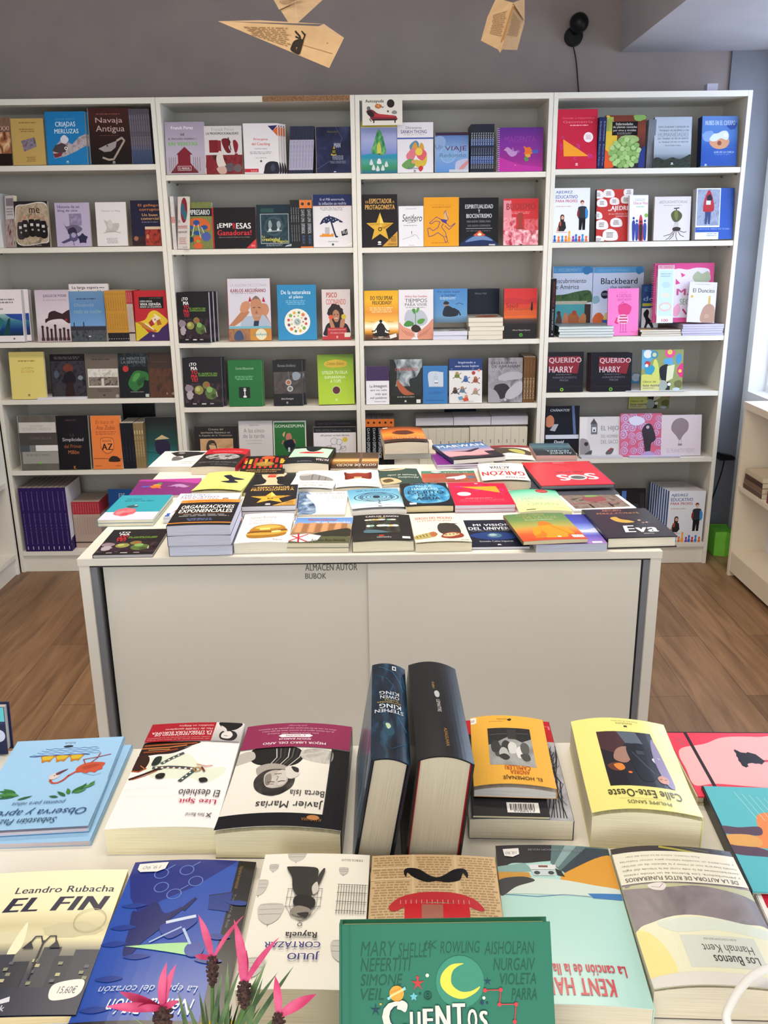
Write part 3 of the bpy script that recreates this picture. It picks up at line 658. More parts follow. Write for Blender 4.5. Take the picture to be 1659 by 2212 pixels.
SB(0, 3, 260, 324, 764, 'black paperback with a coiled green snake', '14161a', [R(0, 0, 100, 30, 'n:101214,24282c,3a4448:7'), T(10, 9, 92, 15, 'LA MENTE DE', '7a8490'), T(10, 17, 92, 23, 'LA SERPIENTE', '7a8490'), C(24, 35, 10, 'b83034'), S([(30, 68), (42, 50), (56, 40), (78, 40), (98, 46), (98, 62), (84, 60), (80, 74), (66, 80), (54, 86), (38, 80)], '2f6a34', 40), S([(44, 60), (56, 46), (72, 46), (64, 56), (52, 64)], '4c9048'), S([(60, 66), (74, 56), (90, 54), (80, 66), (66, 74)], '244f2a'), G(34, 86, 84, 90, 1, '6a7468'), R(86, 92, 98, 99, 'b8bcb0')], t=.018)
SB(0, 3, 326, 377, 762, 'dim brown paperback at the right end of fourth shelf', '3c2c26', [R(0, 36, 100, 100, 'n:4a2c1e,5a3826,32241e:4'), G(10, 20, 80, 24, 1, '52392e'), LOGO(70, 92, '9a8878'), C(96, 92, 6, '8a7c70')], t=.018)
SB(0, 4, 47, 129, 899, 'grey paperback with white horizontal bars on fifth shelf', 'n:5a544e,646058,56524e:2', [R(2, 12, 98, 31, 'c4beb8'), T(32, 17, 64, 21, 'ENTRE', 'a89c90'), T(12, 22, 86, 27, 'ESTADOS UNIDOS', 'a09488'), R(0, 31, 100, 54, '48413e'), T(28, 39, 86, 43, 'CHANCELLOR', '6a625e'), R(0, 54, 26, 66, '4a4e52'), R(26, 54, 42, 66, '74726e'), R(42, 54, 100, 65, 'd8d4d0'), R(6, 66, 100, 88, '94908a'), G(14, 70, 84, 77, 1, '84807a'), P([(46, 86), (56, 85), (52, 89)], '6ab828')], back=.006)
SB(0, 4, 129, 197, 899, 'black paperback with white and copper title on fifth shelf', '131016', [G(28, 7, 66, 12, 1, '4a3038'), T(40, 32, 54, 38, 'La', '4a4248'), T(16, 41, 82, 49, 'Simplicidad', 'cac4c8'), T(20, 53, 76, 60, 'del Primer', '9a5a34'), T(32, 64, 66, 71, 'Millón', 'b87040'), T(46, 93, 54, 99, 'K', 'c87a34', 1)], back=.006, t=.02)
SB(0, 4, 203, 266, 899, 'orange paperback with a black route shield and car', 'e07a3a', [T(16, 8, 78, 15, 'En busca de', 'a0522c', 0, 1), T(16, 18, 80, 26, 'Ana Zubía', '9a4c28', 1, 1), G(12, 29, 88, 37, 2, 'b86034'), S([(30, 42), (50, 40), (72, 42), (75, 56), (70, 66), (51, 72), (34, 66), (28, 56)], 'b8622f'), S([(32, 44), (50, 42), (70, 44), (72.5, 56), (68, 64), (51, 69.5), (36, 64), (30.5, 56)], 'e88444'), T(36, 45, 66, 49, 'ROUTE', '7a4020', 1), T(32, 52, 70, 64, 'AZ', '1c1410', 2), L([(2, 80), (40, 80), (60, 81), (98, 81)], 1.6, '4a2414'), S([(54, 82), (64, 76), (80, 76), (90, 80), (90, 86), (56, 86)], '2c2018'), G(4, 93, 30, 96, 1, 'a85a2c'), G(76, 93, 94, 96, 1, 'a85a2c')], spine='d8d2c8', back=.006, t=.018)
SR(0, 4, 268, 295, 914, 4, 'dark navy spine on the fifth shelf right of the orange cover', 'dark navy spines right of the orange cover', '181a24', [T(34, 50, 66, 84, 'NOVELA', '3a4454', rot=90)], back=.02)
SR(0, 4, 296, 317, 914, 4, 'olive tan spine on the fifth shelf beside the conical hat cover', 'olive tan spines beside the conical hat cover', '8a7450', [R(30, 16, 70, 24, 'c8bc84'), T(30, 30, 70, 74, 'EL CAMINO', 'c8bc84', rot=90)], back=.026)
SB(0, 4, 318, 386, 902, 'dark teal paperback showing a pale conical straw hat', 'g:1c1a1c@0,20302c@20,1c4a48@55,2a8088@100', [P([(28, 46), (52, 36), (76, 44)], 'c8b48c'), S([(30, 50), (52, 46), (72, 50), (76, 66), (60, 78), (34, 72)], '241c3c'), L([(2, 70), (40, 74)], 2, '1a3c40')], back=.05, t=.016)
SB(0, 4, 270, 339, 845, 'dark cover slipped down behind the fourth shelf', '17191b', [G(20, 82, 80, 86, 1, '3a4040')], z0=.105, back=.262, lean=0.5, t=.006)
SR(0, 5, 57, 157, 1054, 9, 'thick dark purple spine in the row on the bottom shelf', 'dark purple books with vertical white lettering on the bottom shelf', '2c1c58', [T(40, 6, 62, 35, 'Investigaciones', '8a80ac', rot=90), T(40, 40, 64, 88, 'Estudios de la Universidad', '7a709c', rot=90), R(44, 92, 58, 97, 'c8c4d8')], side='dcd8e0', art=[R(0, 90, 100, 100, '2c1c58'), BLOB(20, 86, 26, 7, '2c1c58', 4)], depth=.20, back=.004, pages='8a7c74')
SR(0, 5, 166, 224, 1084, 11, 'thin beige spine with red top on the bottom shelf', 'red-topped beige paperbacks on the bottom shelf', 'b09a8e', [R(0, 0, 100, 27, 'a82c38'), T(34, 4, 70, 24, 'DIOS', 'd08088', rot=90), T(36, 34, 66, 72, 'ANTROPOLOGIA', '6a5850', rot=90), R(0, 87, 100, 89.5, '241c1c')], side='b09a8e', art=[R(0, 0, 100, 27, 'a82c38')], depth=.16, back=.05, pages='b8a898')
SB(0, 5, 241, 292, 1057, 'blue paperback partly hidden by the cabinet, bottom shelf', '2058a0', [T(44, 8, 70, 17, 'EIS', 'c8d8e8', 1)], back=.10)

# --- second bookcase
SB(1, 0, 361, 445, 264, 'lilac paperback with a big dark red arrow pointing up', 'g:a498ac@0,b4aabc@60,b0a6ae@100', [T(16, 8, 72, 14, 'Franck Perez', 'ece8ee', 1), T(39, 21, 50, 26, 'SÉ', '3a3438', 2), T(8, 29.5, 80, 34, 'EL PRÓXIMO NÚMERO 1', '4a4448', 1), T(8, 38, 82, 45, 'EN VENTAS', '74b45a', 2), P([(10, 97), (30, 78), (30, 62), (26, 62), (48, 47), (68, 62), (62, 62), (62, 78), (82, 97)], '7c1f2c'), P([(10, 97), (18, 90), (76, 90), (82, 97)], '6a1a26'),
    [L([(x, 66+abs(x-48)*.04), (x, 94)], 1, '6a5c68') for x in (8, 13, 18, 23, 70, 75, 80, 86)], L([(29, 84), (63, 84), (63, 92), (29, 92), (29, 84)], .9, 'e0d4d8'), T(32, 86, 60, 90.5, 'EL MANUAL', 'e0d4d8', 1)], t=.012)
SB(1, 0, 445, 525, 273, 'white paperback with red letters over red and white crowd', 'd4cfd0', [T(20, 4, 80, 10, 'Franck Perez', 'b0aab0', 1), T(5, 13, 92, 18, 'LA PROFEMOCIONALIDAD', '4a3a3e', 2), R(12, 29, 36, 55, '7a1c26'), R(36, 30, 44, 54, '8a2430'), S([(46, 28), (62, 26), (70, 34), (64, 44), (70, 54), (60, 56), (50, 44)], '6e1820'), S([(76, 32), (84, 30), (90, 40), (86, 54), (80, 54)], '841c28'), R(80, 57, 88, 62, '841c28'), L([(64, 24), (70, 50)], 2.5, '3a1c20'),
    R(2, 60, 100, 100, 'n:5a1a20,8a2830,3a1c24:5'), S([(30, 66), (38, 52), (46, 56), (50, 70), (56, 84), (50, 92), (34, 84)], 'd8ccc4'), BLOB(66, 86, 16, 10, '5a5058', 4), BLOB(88, 88, 12, 10, '6a5a60', 5), BLOB(12, 80, 12, 16, '7a202a', 8), S([(30, 88), (52, 84), (56, 97), (40, 100)], 'c8a498')])
SB(1, 0, 529, 604, 267, 'white paperback with red title and a dark disc in the corner', 'e4dfe2', [P([(70, 5), (98, 4), (84, 15)], '2c2a64'), P([(98, 6), (98, 26), (84, 15)], 'dc6a34'), T(29, 29, 69, 35, 'Principios', 'c4443a', 1), T(23, 38, 75, 45, 'del Coaching', 'c4443a', 1), T(30, 48.5, 67, 52, 'Coaching Integral', '5a6078', 0, 1), G(15, 56, 84, 62, 2, 'a8a4a8'), T(33, 67, 64, 70, 'Juan C. Berrendo', '6a686c'), C(48, 75, 3, '4a4a4e'), S([(56, 94), (60, 82), (72, 76), (88, 76), (97, 80), (97, 100), (57, 100)], '23232f'), S([(74, 88), (82, 80), (88, 90), (80, 96)], '3c4058'), R(0, 90, 40, 97, 'c02c3a'), T(18, 92, 36, 95.5, 'bubok', 'e8b0b8')],
    n=4, dx=.0085, nl='spare copy of the white coaching book, peeping out behind it', t=.012, pages='e4e0ea', yaw=2)
SR(1, 0, 624, 676, 273, 8, 'thin slanting navy and white spine on the top shelf', 'slanting navy and white paperbacks on the top shelf', 'g:1b1c3c@0,1b1c3c@28,a8a4bc@29,a8a4bc@92,1b1c3c@93,1b1c3c@100', [T(32, 32, 70, 88, 'EL LIBRO DE LOS NEGOCIOS', '55546c', rot=90)], roll=4, side='16172e', back=.015)
SB(1, 0, 684, 759, 275, 'dark night-blue paperback with a yellow figure among pale letters', 'n:121430,24284c,3c4468:2', [T(32, 8, 64, 14, 'Alejandro', '6a6430', 1), L([(58, 2), (76, 26), (60, 45)], .6, '6a7498'), T(52, 35, 70, 45, 'MAN', 'b0b4c8', 2), P([(42, 62), (52, 40), (58, 62)], 'c0a82a'), C(51, 54, 8, '1c1c18'), T(47, 51, 55, 57, '03', 'c0a82a', 1), T(46, 62, 78, 72, 'VENDEDOR', '8a90a8', 2), T(40, 74, 84, 80, 'PARA DIVERTIRSE', '7a8098', 1), L([(2, 92), (40, 74)], .7, '6a7498'), R(50, 97, 56, 99, 'd8d8e0')])
SR(1, 1, 375, 383, 424, 2, 'narrow white spine with a red band, second shelf', 'narrow white spines with red band at the left of the second shelf', 'd8d2d0', [T(34, 10, 66, 36, 'MOMENTO', '6a6464', rot=90), R(20, 38, 80, 50, 'c05048'), T(34, 54, 66, 88, 'EQUIVOCADO', '6a6464', rot=90)], back=.02, side='dcd6d4')
SB(1, 1, 384, 408, 426, 'narrow white cover with a red and teal disc', 'dcd4d2', [E(62, 26, 34, 24, '8a3038', 24), BLOB(50, 24, 22, 14, '3c6a84', 3), BLOB(74, 36, 18, 10, '2f7884', 6), T(4, 44, 26, 50, 'EN', '8a8080', 1), T(4, 54, 96, 61, 'momento', 'b84448', 1), T(4, 64, 96, 71, 'equivocado', '4a4448', 1), G(10, 78, 90, 92, 4, 'c09088'), T(50, 95, 98, 98, 'Juan José', '6a6460')], yaw=-28, back=.014)
SB(1, 1, 406, 461, 438, 'olive green paperback with coloured ovals and a black band', 'n:6a7040,7a8048,606a3c:14', [R(0, 13, 100, 30, '171c22'), T(2, 16, 92, 27, 'EMPRESARIO', 'd8d8d8', 2), S([(2, 42), (30, 34), (70, 36), (92, 48), (86, 62), (60, 52), (30, 52)], 'c8622c'), [E(x, y, rx, ry, c) for x, y, rx, ry, c in ((38, 44, 13, 6, '2a4a8c'), (12, 54, 13, 5, '2c5a94'), (68, 54, 14, 5, '2c4c88'), (40, 66, 15, 5, '2a4a84'), (14, 80, 14, 6, '1f3a50'), (74, 74, 18, 10, '4a5a98'), (40, 80, 16, 8, 'c85c2c'), (42, 94, 18, 7, 'cc5a30'), (8, 66, 10, 7, '1c3a44'))], L([(30, 48), (20, 72)], 2, 'd8dcc8'), L([(44, 48), (52, 76)], 2, 'd8dcc8'), L([(58, 54), (66, 66)], 2, 'd8dcc8'), E(42, 84, 8, 3, '8a9a40')], t=.018)
SB(1, 1, 461, 554, 449, 'black square-ish paperback with red and white title, red corner', '1a1417', [R(0, 0, 3.5, 100, 'a8242c'), T(11, 38, 46, 52, '¡EMP', 'e8e4e4', 2), T(47, 38, 54, 52, 'R', 'c8242c', 2), T(55, 38, 89, 52, 'ESAS', 'e8e4e4', 2), T(11, 55, 90, 68, 'Ganadoras!', 'c8303a', 2), T(14, 71, 86, 74.5, '¿Qué es un secreto? ¡Cuáles son sus ventajas!', 'a8a4a4'), P([(100, 77), (100, 100), (77, 100)], 'cc343c'), G(88, 92, 98, 97, 2, 'e8a0a0')], spine='a8242c')
SB(1, 1, 557, 630, 443, 'teal-black paperback with footprints and a framed moonlit plate', '1a2c38', [R(12, 8, 50, 18, '2c4a48'), R(10, 21, 93, 90, 'b8bcb8'), R(11.5, 22.3, 91.5, 88.7, 'n:1c2a34,2c4450,18222a:4'), C(50, 50, 28, '3a5058'), C(48, 50, 22, '2a3a44'), S([(34, 40), (40, 36), (44, 48), (38, 58), (34, 52)], '8a9a9c'), S([(58, 42), (66, 38), (70, 48), (62, 58)], '8a9a9c'), C(38, 59, 5, 'c8d0d0'), C(62, 58, 4, 'c8d0d0'), L([(30, 62), (72, 60)], 3, '98a8a8'), T(14, 71, 22, 76, 'La', 'd0cc5c', 1), T(14, 76, 66, 84, 'creatividad', 'd8d45c', 1), T(46, 82, 90, 89, 'es negocio', 'd0cc5c', 1), G(24, 92, 78, 97, 2, '8a949a'), P([(100, 91), (100, 96), (80, 98), (86, 94)], 'a8b0b4')])
SR(1, 1, 630, 650, 432, 4, 'slim black spine with white lettering, second shelf', 'slim black spines beside two orange-capped ones', '17161a', [T(30, 16, 70, 46, 'Franck Pagano', 'c8c4c8', rot=90), T(30, 52, 70, 86, 'Enseñanzas inesperadas', 'b8b4b8', rot=90)], back=.02)
SR(1, 1, 650, 677, 432, 2, 'black spine with orange cap and foot, second shelf', 'black spines with orange caps beside the umbrella cover', '1a1a1e', [R(0, 0, 100, 17, 'd87834'), C(50, 8, 24, '3a2414'), R(0, 97, 100, 100, 'd87834'), T(24, 20, 76, 46, 'DAVID LIMA', 'b8bcc4', rot=90), T(22, 49, 78, 70, 'EXPONENCIAL', 'c8ccd4', rot=90), T(30, 74, 70, 92, 'BUBOK', '4a6a94', rot=90)], back=.016, pages='d8d0c0')
SB(1, 1, 678, 761, 421, 'white paperback with dark spotted umbrella and gold coins', 'e2dee2', [R(0, 0, 100, 21, '222c5c'), T(18, 7, 82, 12, 'Si el PIB estornuda,', 'c4c8dc'), T(16, 14, 86, 19.5, 'la inflación se resfría', 'c4c8dc'), R(0, 21, 100, 22, 'a87868'), G(16, 24, 84, 31, 3, 'a8a4a8'), S([(17, 57), (26, 45), (41, 41), (58, 44), (77, 52), (70, 53), (62, 50), (52, 54), (44, 51), (34, 55), (28, 53)], '222c50', 44), R(40, 39, 43, 44, '222c50'), [C(x, y, 1.2, 'd8d8dc') for x, y in ((28, 50), (34, 46), (40, 48), (46, 45), (52, 49), (58, 47), (66, 50))], L([(46, 50), (52, 66), (58, 80), (62, 80), (64, 76)], 4, '222c50'), R(30, 62, 42, 76, 'b8b8bc'), [R(16+i*6, 80-h, 22+i*6, 80, 'e0902c') for i, h in enumerate((3, 6, 5, 6, 4, 6))], S([(58, 72), (66, 70), (72, 74), (68, 80), (60, 78)], 'e0dcd8'), P([(72, 70), (87, 65), (89, 76), (74, 79)], '20242c'), T(76, 68.5, 86, 74.5, 'EU', 'd8d8d0', 1), T(38, 88, 64, 91, 'David Arroyo', '6a686c'), C(50, 95, 3, '4a5a5a'), P([(100, 91), (100, 95), (82, 98)], 'f2f0e8')])
SB(1, 2, 388, 456, 632, 'thick black cookbook with tomatoes at the front of third shelf', '19141a', TOM, n=3, dx=.012, nl='thick tomato cookbook behind the front copy, third shelf', ng='tomato cookbooks behind the front copy on the third shelf', t=.026, pages='cfcad4', back=.0, lean=4, yaw=-2)
SB(1, 2, 496, 587, 603, 'tall white cookbook with a man holding red horns to his head', 'd0cdd8', [T(7, 7, 92, 13, 'LA ALEGRÍA DE COCINAR', 'b4a4b0'), T(7, 15, 90, 22, 'KARLOS ARGUIÑANO', '8e3440', 2), G(7, 23, 70, 25.5, 1, 'a8a0a8'), P([(0, 76), (26, 56), (40, 46), (50, 54), (36, 66), (14, 76)], 'b47a58'), P([(100, 74), (90, 60), (80, 50), (76, 58), (88, 76)], 'b87e5c'), S([(28, 52), (32, 40), (44, 36), (52, 40), (50, 48), (40, 54)], 'c48a68'), S([(74, 46), (80, 40), (92, 42), (96, 52), (88, 60), (78, 56)], 'c08664'), P([(48, 37), (52, 28), (56, 37)], 'a82430'), P([(80, 37), (84, 29), (88, 38)], 'a82430'),
    S([(30, 77), (40, 62), (56, 60), (80, 58), (94, 68), (94, 77)], 'a8b4c8'), S([(54, 36), (66, 28), (78, 36), (80, 54), (72, 68), (62, 68), (54, 54)], 'bc8464', 36), S([(56, 36), (66, 27.5), (78, 36), (72, 33), (62, 33)], '7a6a64'), L([(60, 60), (74, 60)], 2.4, 'a89a94'), L([(58, 47), (64, 46)], 1.6, '4a3028'), L([(70, 46), (76, 47)], 1.6, '4a3028'), S([(66, 51), (69, 56), (64, 56)], '9a6048'), P([(60, 68), (72, 68), (70, 77), (58, 77)], '28344c'), R(0, 76.5, 100, 80.5, '74aebe'), R(0, 80.5, 50, 100, 'n:6a4a34,a8744a,4a4450:5'), R(50, 80.5, 100, 100, 'c08438'), S([(12, 98), (16, 86), (28, 84), (34, 98)], '3a4a6c'), C(76, 90, 13, 'd8d4b8'), T(58, 88, 94, 93, 'bonApetit', '3f8a94', 1)],
    hard=True, spine='a03038', t=.02, back=.045, name='hardcover_book')
SB(1, 2, 602, 685, 616, 'blue paperback with a white plate ringed by vegetables', '2f86b8', [T(10, 10, 86, 17, 'De la naturaleza', 'd8e8ee', 1), T(30, 19, 66, 26, 'al plato', 'd8e8ee', 1), G(20, 28, 76, 37, 3, '74b4d4'), C(50, 67, 33.5, 'e8e6de'), [C(50+23*math.cos(a*.524+.2), 67+23*.75*math.sin(a*.524+.2), (3.4, 4.4, 3.8)[a % 3], ('c84a3c', '7aa848', 'e0a83c', '5a8a4a', 'd87a4a', '8a4a6a')[a % 6]) for a in range(12)], [C(50+15*math.cos(a*.7), 67+15*.75*math.sin(a*.7), 2, ('a84a3c', '9ab85a', 'd8b050')[a % 3]) for a in range(9)], C(50, 67, 9, 'b8c4c0'), C(50, 67, 6, '8a9a9c'), L([(47, 65), (52, 69)], 1.6, 'e8e8e0')], back=.05, t=.016, pages='d0d8e0')
SB(1, 2, 697, 758, 626, 'small white paperback with a curly-haired woman holding fruit', 'd8cfd0', [T(16, 6, 54, 16, 'PSICO', 'b83c3c', 2), T(15, 19, 84, 30, 'COCINANDO', 'c85850', 1), BLOB(48, 48, 32, 22, '2c1f22', 7, 24, .3), S([(38, 46), (48, 40), (60, 46), (60, 58), (50, 66), (40, 58)], 'b07e62'), C(44, 50, 2, '2a1818'), C(55, 50, 2, '2a1818'), L([(44, 57), (55, 57)], 2, 'f0e8e0'), S([(8, 80), (24, 66), (74, 66), (92, 74), (92, 90), (10, 92)], '241c24'), S([(28, 56), (36, 62), (44, 76), (34, 80), (26, 66)], 'b47e60'), S([(66, 60), (80, 58), (76, 74), (62, 78)], 'b47e60'), C(31, 55, 8, 'd8583c'), C(76, 54, 8.5, 'd0b838'), R(18, 76, 86, 100, 'b4343a'), R(0, 93, 100, 100, 'b4343a'), T(22, 78, 82, 82, 'Recetas saludables de supermercado', 'e0b0b0'), T(28, 84, 76, 88, 'de la cabeza a la mesa', 'e0b0b0'), R(78, 86, 97, 95, 'd8d4c8'), LOGO(52, 95, 'e8c8c8')], spine='a82c34', back=.045)
SB(1, 3, 401, 482, 774, 'black tomato cookbook below the other one, fourth shelf', '19141a', TOM, n=2, dx=.011, nl='second tomato cookbook behind the front copy, fourth shelf', t=.022, pages='9a98a8', back=.006)
SB(1, 3, 496, 568, 779, 'plain green paperback with a black square and white fork', '1f6a34', [T(22, 15, 76, 20, 'Cocina Educacional', 'a8ccac', 0, 1), G(18, 34, 78, 44, 3, '6aa878'), R(30, 58, 63, 82, '141a16'), R(44, 60, 51, 67, 'e0e4e0'), R(45.2, 59, 46.4, 64, '141a16'), R(48.4, 59, 49.6, 64, '141a16'), R(46, 66, 49, 78, 'e0e4e0'), C(45.5, 79, 3, 'e0e4e0'), C(50, 79, 3, 'e0e4e0')], n=2, dx=.006, nl='second green paperback behind the fork cover', t=.014, back=.008)
SB(1, 3, 592, 655, 779, 'black paperback with small white bowls and a flower', '18161a', [T(16, 9, 78, 15, 'Recetas familiares', '8a888c', 0, 1), R(2, 26, 98, 74, 'n:3a3438,544a48,2c282c:4'), S([(66, 30), (80, 26), (94, 32), (88, 42), (70, 44)], '8a94a0'), L([(52, 26), (56, 46)], 4, '5a5c60'), C(52, 49, 10, 'b8b8b8'), C(52, 49, 7, 'a8683c'), C(57, 63, 10, 'b8bcbc'), C(57, 63, 6, '6a6e68'), T(26, 83, 68, 88, 'Gloria Domínguez', 'c8c4c4', 1, 1), LOGO(46, 94, 'b8b8b8')], spine='222026', n=2, dx=.013, nl='second black bowl cookbook, pages showing at its right', t=.022, pages='c8ccd8', back=.008)
SB(1, 3, 689, 766, 768, 'lime green paperback with yellow label and purple disc', 'g:6a8a24@0,86a830@20,a4c434@60,b0cc3c@100', [S([(20, 15), (34, 12), (50, 10), (66, 12), (80, 15), (80, 23), (62, 26), (38, 26), (20, 23)], 'c8a838'), T(25, 15, 74, 21, 'Cristina Galiano', '6a6420', 0, 1), T(12, 32.5, 82, 39, 'UTILIZA TU OLLA', 'd8e4b0', 2), T(18, 41.5, 76, 48, 'SUPERRÁPIDA', 'd8e4b0', 2), T(34, 50, 64, 56.5, 'A TOPE', 'd8e4b0', 2), C(50, 71.5, 12, 'c8d490'), C(50, 71.5, 10.4, '5a2a3a'), LOGO(50, 91, 'd8e4b0')], spine='b89a24', t=.035, yaw=5, back=.006)
SB(1, 4, 424, 517, 922, 'dark brown book with a sepia portrait, fifth shelf', '1c1716', [T(32, 5, 66, 10, 'Crónica del', 'a89c90', 1), T(14, 13, 82, 18, 'territorio flamenco en', 'a89c90', 1), T(10, 21, 86, 26, 'la España de la Transición', 'a89c90', 1), R(12, 31, 88, 92, 'n:a8845c,c49c70,9a7450:3'), S([(26, 60), (30, 38), (44, 36), (50, 52), (44, 70)], '3a2c24'), S([(32, 48), (44, 44), (48, 58), (40, 66)], 'c8a880'), L([(34, 46), (48, 47)], 1.6, '2a201c'), R(72, 58, 84, 66, '3a2a24')], t=.02, back=.02)
SB(1, 4, 519, 591, 910, 'white paperback with grey title and an ink-drawn crowd', 'cac6c6', [G(30, 9, 62, 12, 1, '9a9494'), T(14, 17, 76, 26, 'A las cinco', '84787a'), T(12, 29, 76, 38, 'de la tarde', '84787a'), T(20, 42, 68, 46, 'Un tauromaquia', '9a9090'), T(24, 48, 66, 52, 'con mucho arte', '9a9090'), R(30, 80, 92, 98, 'n:3a3636,b8b4b4,5a5654:10')], back=.02)
SB(1, 4, 593, 663, 910, 'green paperback with a juggling figure in dark clothes', 'd0d4cc', [R(3, 3, 97, 97, '2c6a38'), T(5, 8, 95, 15, 'GOMAESPUMA', 'b8c8b4', 2), S([(40, 30), (52, 28), (56, 40), (46, 46), (38, 40)], 'b87464'), S([(34, 46), (56, 42), (66, 56), (56, 66), (44, 68), (32, 56)], '1c2430'), S([(28, 30), (36, 24), (32, 36)], 'c8a070'), L([(30, 44), (26, 52)], 4, 'a86858'), L([(62, 42), (66, 50)], 5, 'a86858'), R(44, 60, 50, 70, 'c8ccc8'), T(8, 84, 50, 92, 'PASAD', '9ac0a0', 2)], back=.02)
SB(1, 4, 683, 771, 909, 'black-topped book behind the white pencil drawing cover', '1e1c20', [T(6, 5, 86, 10, 'DON CASTULO PENSAMIENTOS', '55525a', 1)], back=.07)
SB(1, 4, 679, 770, 923, 'white paperback with black band and a drawing of two figures', 'e0dce0', [R(0, 0, 100, 15, '1c1a1e'), T(5, 6, 88, 12, 'DON CASTULO Reflexiones infantiles', '6a6870', 0, 1), T(16, 20, 84, 26, '«El pensar os hará libres»', '3a383c', 1), C(74, 34, 6, 'd8c04a'), [RING(48, 38, 8, .8, '7a787c'), RING(60, 40, 7, .8, '7a787c'), L([(44, 44), (36, 58), (28, 52)], .8, '6a686c'), L([(36, 58), (44, 68), (36, 78)], .8, '6a686c'), L([(62, 46), (68, 60), (76, 50)], .8, '6a686c'), L([(64, 52), (60, 66), (70, 80)], .8, '6a686c'), L([(44, 60), (56, 62), (66, 58)], .8, '7a787c'), RING(36, 56, 6, .8, '7a787c'), RING(70, 58, 6, .8, '7a787c')]], back=.02)

# --- third bookcase
SB(2, 0, 781, 858, 262, 'paperback with a painted green tree and seated white figures', 'g:b0a438@0,b8a83c@12,8a92c0@13,a4a8d0@38,7a8cc8@62,2f8ab0@66,4a9a8c@78,3a8a5c@90,2a6a8c@100', [R(0, 12, 100, 13, 'c8c0d0'), S([(50, 16), (60, 28), (66, 44), (70, 58), (60, 66), (50, 64), (38, 66), (28, 58), (36, 42), (42, 26)], 'n:2a6a4c,4a9a5c,86b870:9', 40), S([(44, 50), (50, 40), (56, 52), (54, 62), (46, 62)], 'c8c45a'), R(46, 62, 54, 74, '6a5a30'), S([(44, 78), (50, 70), (56, 78), (55, 82), (45, 82)], 'dcdce0'), [S([(x-5, y+7), (x, y-3), (x+5, y+7)], 'd0d4d8') for x, y in ((28, 76), (34, 86), (46, 88), (60, 87), (70, 80))], P([(0, 66), (30, 62), (60, 66), (100, 63), (100, 72), (0, 72)], '2f8ca8')])
SB(2, 0, 859, 936, 265, 'white paperback with two flower fairies and orange leaves', 'e2dee4', [T(24, 8, 68, 13, 'Dhiravamsa', '5a5464'), T(10, 15, 82, 22, 'SANKH THONG', '545086', 1), G(16, 24, 80, 26, 1, 'c0b0a0'), R(0, 30, 100, 33, '4458a8'), S([(34, 46), (50, 36), (60, 42), (56, 54), (40, 58)], '5a8aa0'), S([(38, 60), (44, 44), (52, 40), (58, 50), (66, 40), (74, 48), (72, 64), (56, 66)], 'd09a44'), S([(24, 66), (34, 56), (46, 50), (52, 60), (44, 74), (30, 74)], 'd87884'), S([(54, 58), (68, 52), (82, 62), (72, 76), (56, 70)], 'd8606a'), S([(12, 84), (34, 72), (52, 78), (44, 90), (24, 92)], '6a9a58'), S([(50, 74), (70, 76), (82, 66), (80, 82), (66, 90), (50, 86)], 'd0b444'), C(44, 78, 5, 'd89a6a'), C(60, 58, 10, 'e0c850'), T(28, 88, 62, 93, 'Gounod', '5a4a8a', 1), S([(58, 90), (66, 86), (72, 90), (68, 96), (62, 97)], 'c03a3c'), LOGO(48, 97, '6a646c')], t=.012, spine='c8c8d8')
SB(2, 0, 940, 1012, 287, 'pale blue paperback with a soap bubble and maroon top', 'g:3a2440@0,3a2440@7,5a78b0@8,84a4d0@50,5a8ccc@100', [C(14, 24, 18, '8aa4cc'), C(38, 55, 24, '9ab4d8'), C(38, 55, 22, '7ea4d0'), T(1, 30, 22, 40, 'Un', '5a7aa8'), T(29, 34, 94, 49, 'VIAJE', '5c3050'), T(14, 52, 92, 62, 'Redondo', '5a7898'), S([(60, 84), (66, 72), (90, 66), (100, 70), (100, 96), (64, 96)], 'b4b8d0'), P([(66, 97), (80, 82), (100, 68), (100, 78), (82, 96)], 'c88a90'), R(42, 93, 100, 100, 'c4c8d4')])
SR(2, 0, 1016, 1066, 268, 10, 'thin dark blue spine in the row on the top shelf', 'dark blue striped paperbacks on the top shelf', '16182c', [R(0, 30, 100, 45, '1e3a70'), R(0, 66, 100, 82, '1e4080'), T(26, 18, 76, 44, 'NADA', 'c8ccd0', rot=90), T(26, 48, 74, 64, 'VIAJE', '8aa0c8', rot=90), T(26, 66, 76, 92, 'RELATOS', 'b8c0c8', rot=90)], back=.016)
SB(2, 0, 1076, 1172, 276, 'purple spiral-bound book with a bird and orange flower', '6a2a8c', SPIRALART, spiral='c8c8d0', name='spiral_book', t=.010)
SB(2, 1, 784, 859, 421, 'black paperback with a large gold star, second shelf', '201b1e', ESP, t=.016)
SB(2, 1, 862, 915, 446, 'small white paperback with hand-lettered title and a thin path', 'e4e2e6', [G(28, 6, 74, 9, 1, 'b8b4b8'), T(48, 22, 56, 26, 'el', '4a484c', 0, 1), T(14, 20, 94, 38, 'Sendero', '2c2a2e', 0, 1), L([(34, 41), (66, 40)], 1.5, '4a484c'), G(18, 47, 80, 50, 1, '9a989c'), L([(52, 62), (52, 68)], 2.2, '3a383c'), L([(14, 82), (44, 76), (60, 73), (52, 70)], 1, '6a686c'), L([(60, 70), (74, 73), (82, 82)], 1, '6a686c'), G(36, 96, 66, 98, 1, 'a8a6aa')])
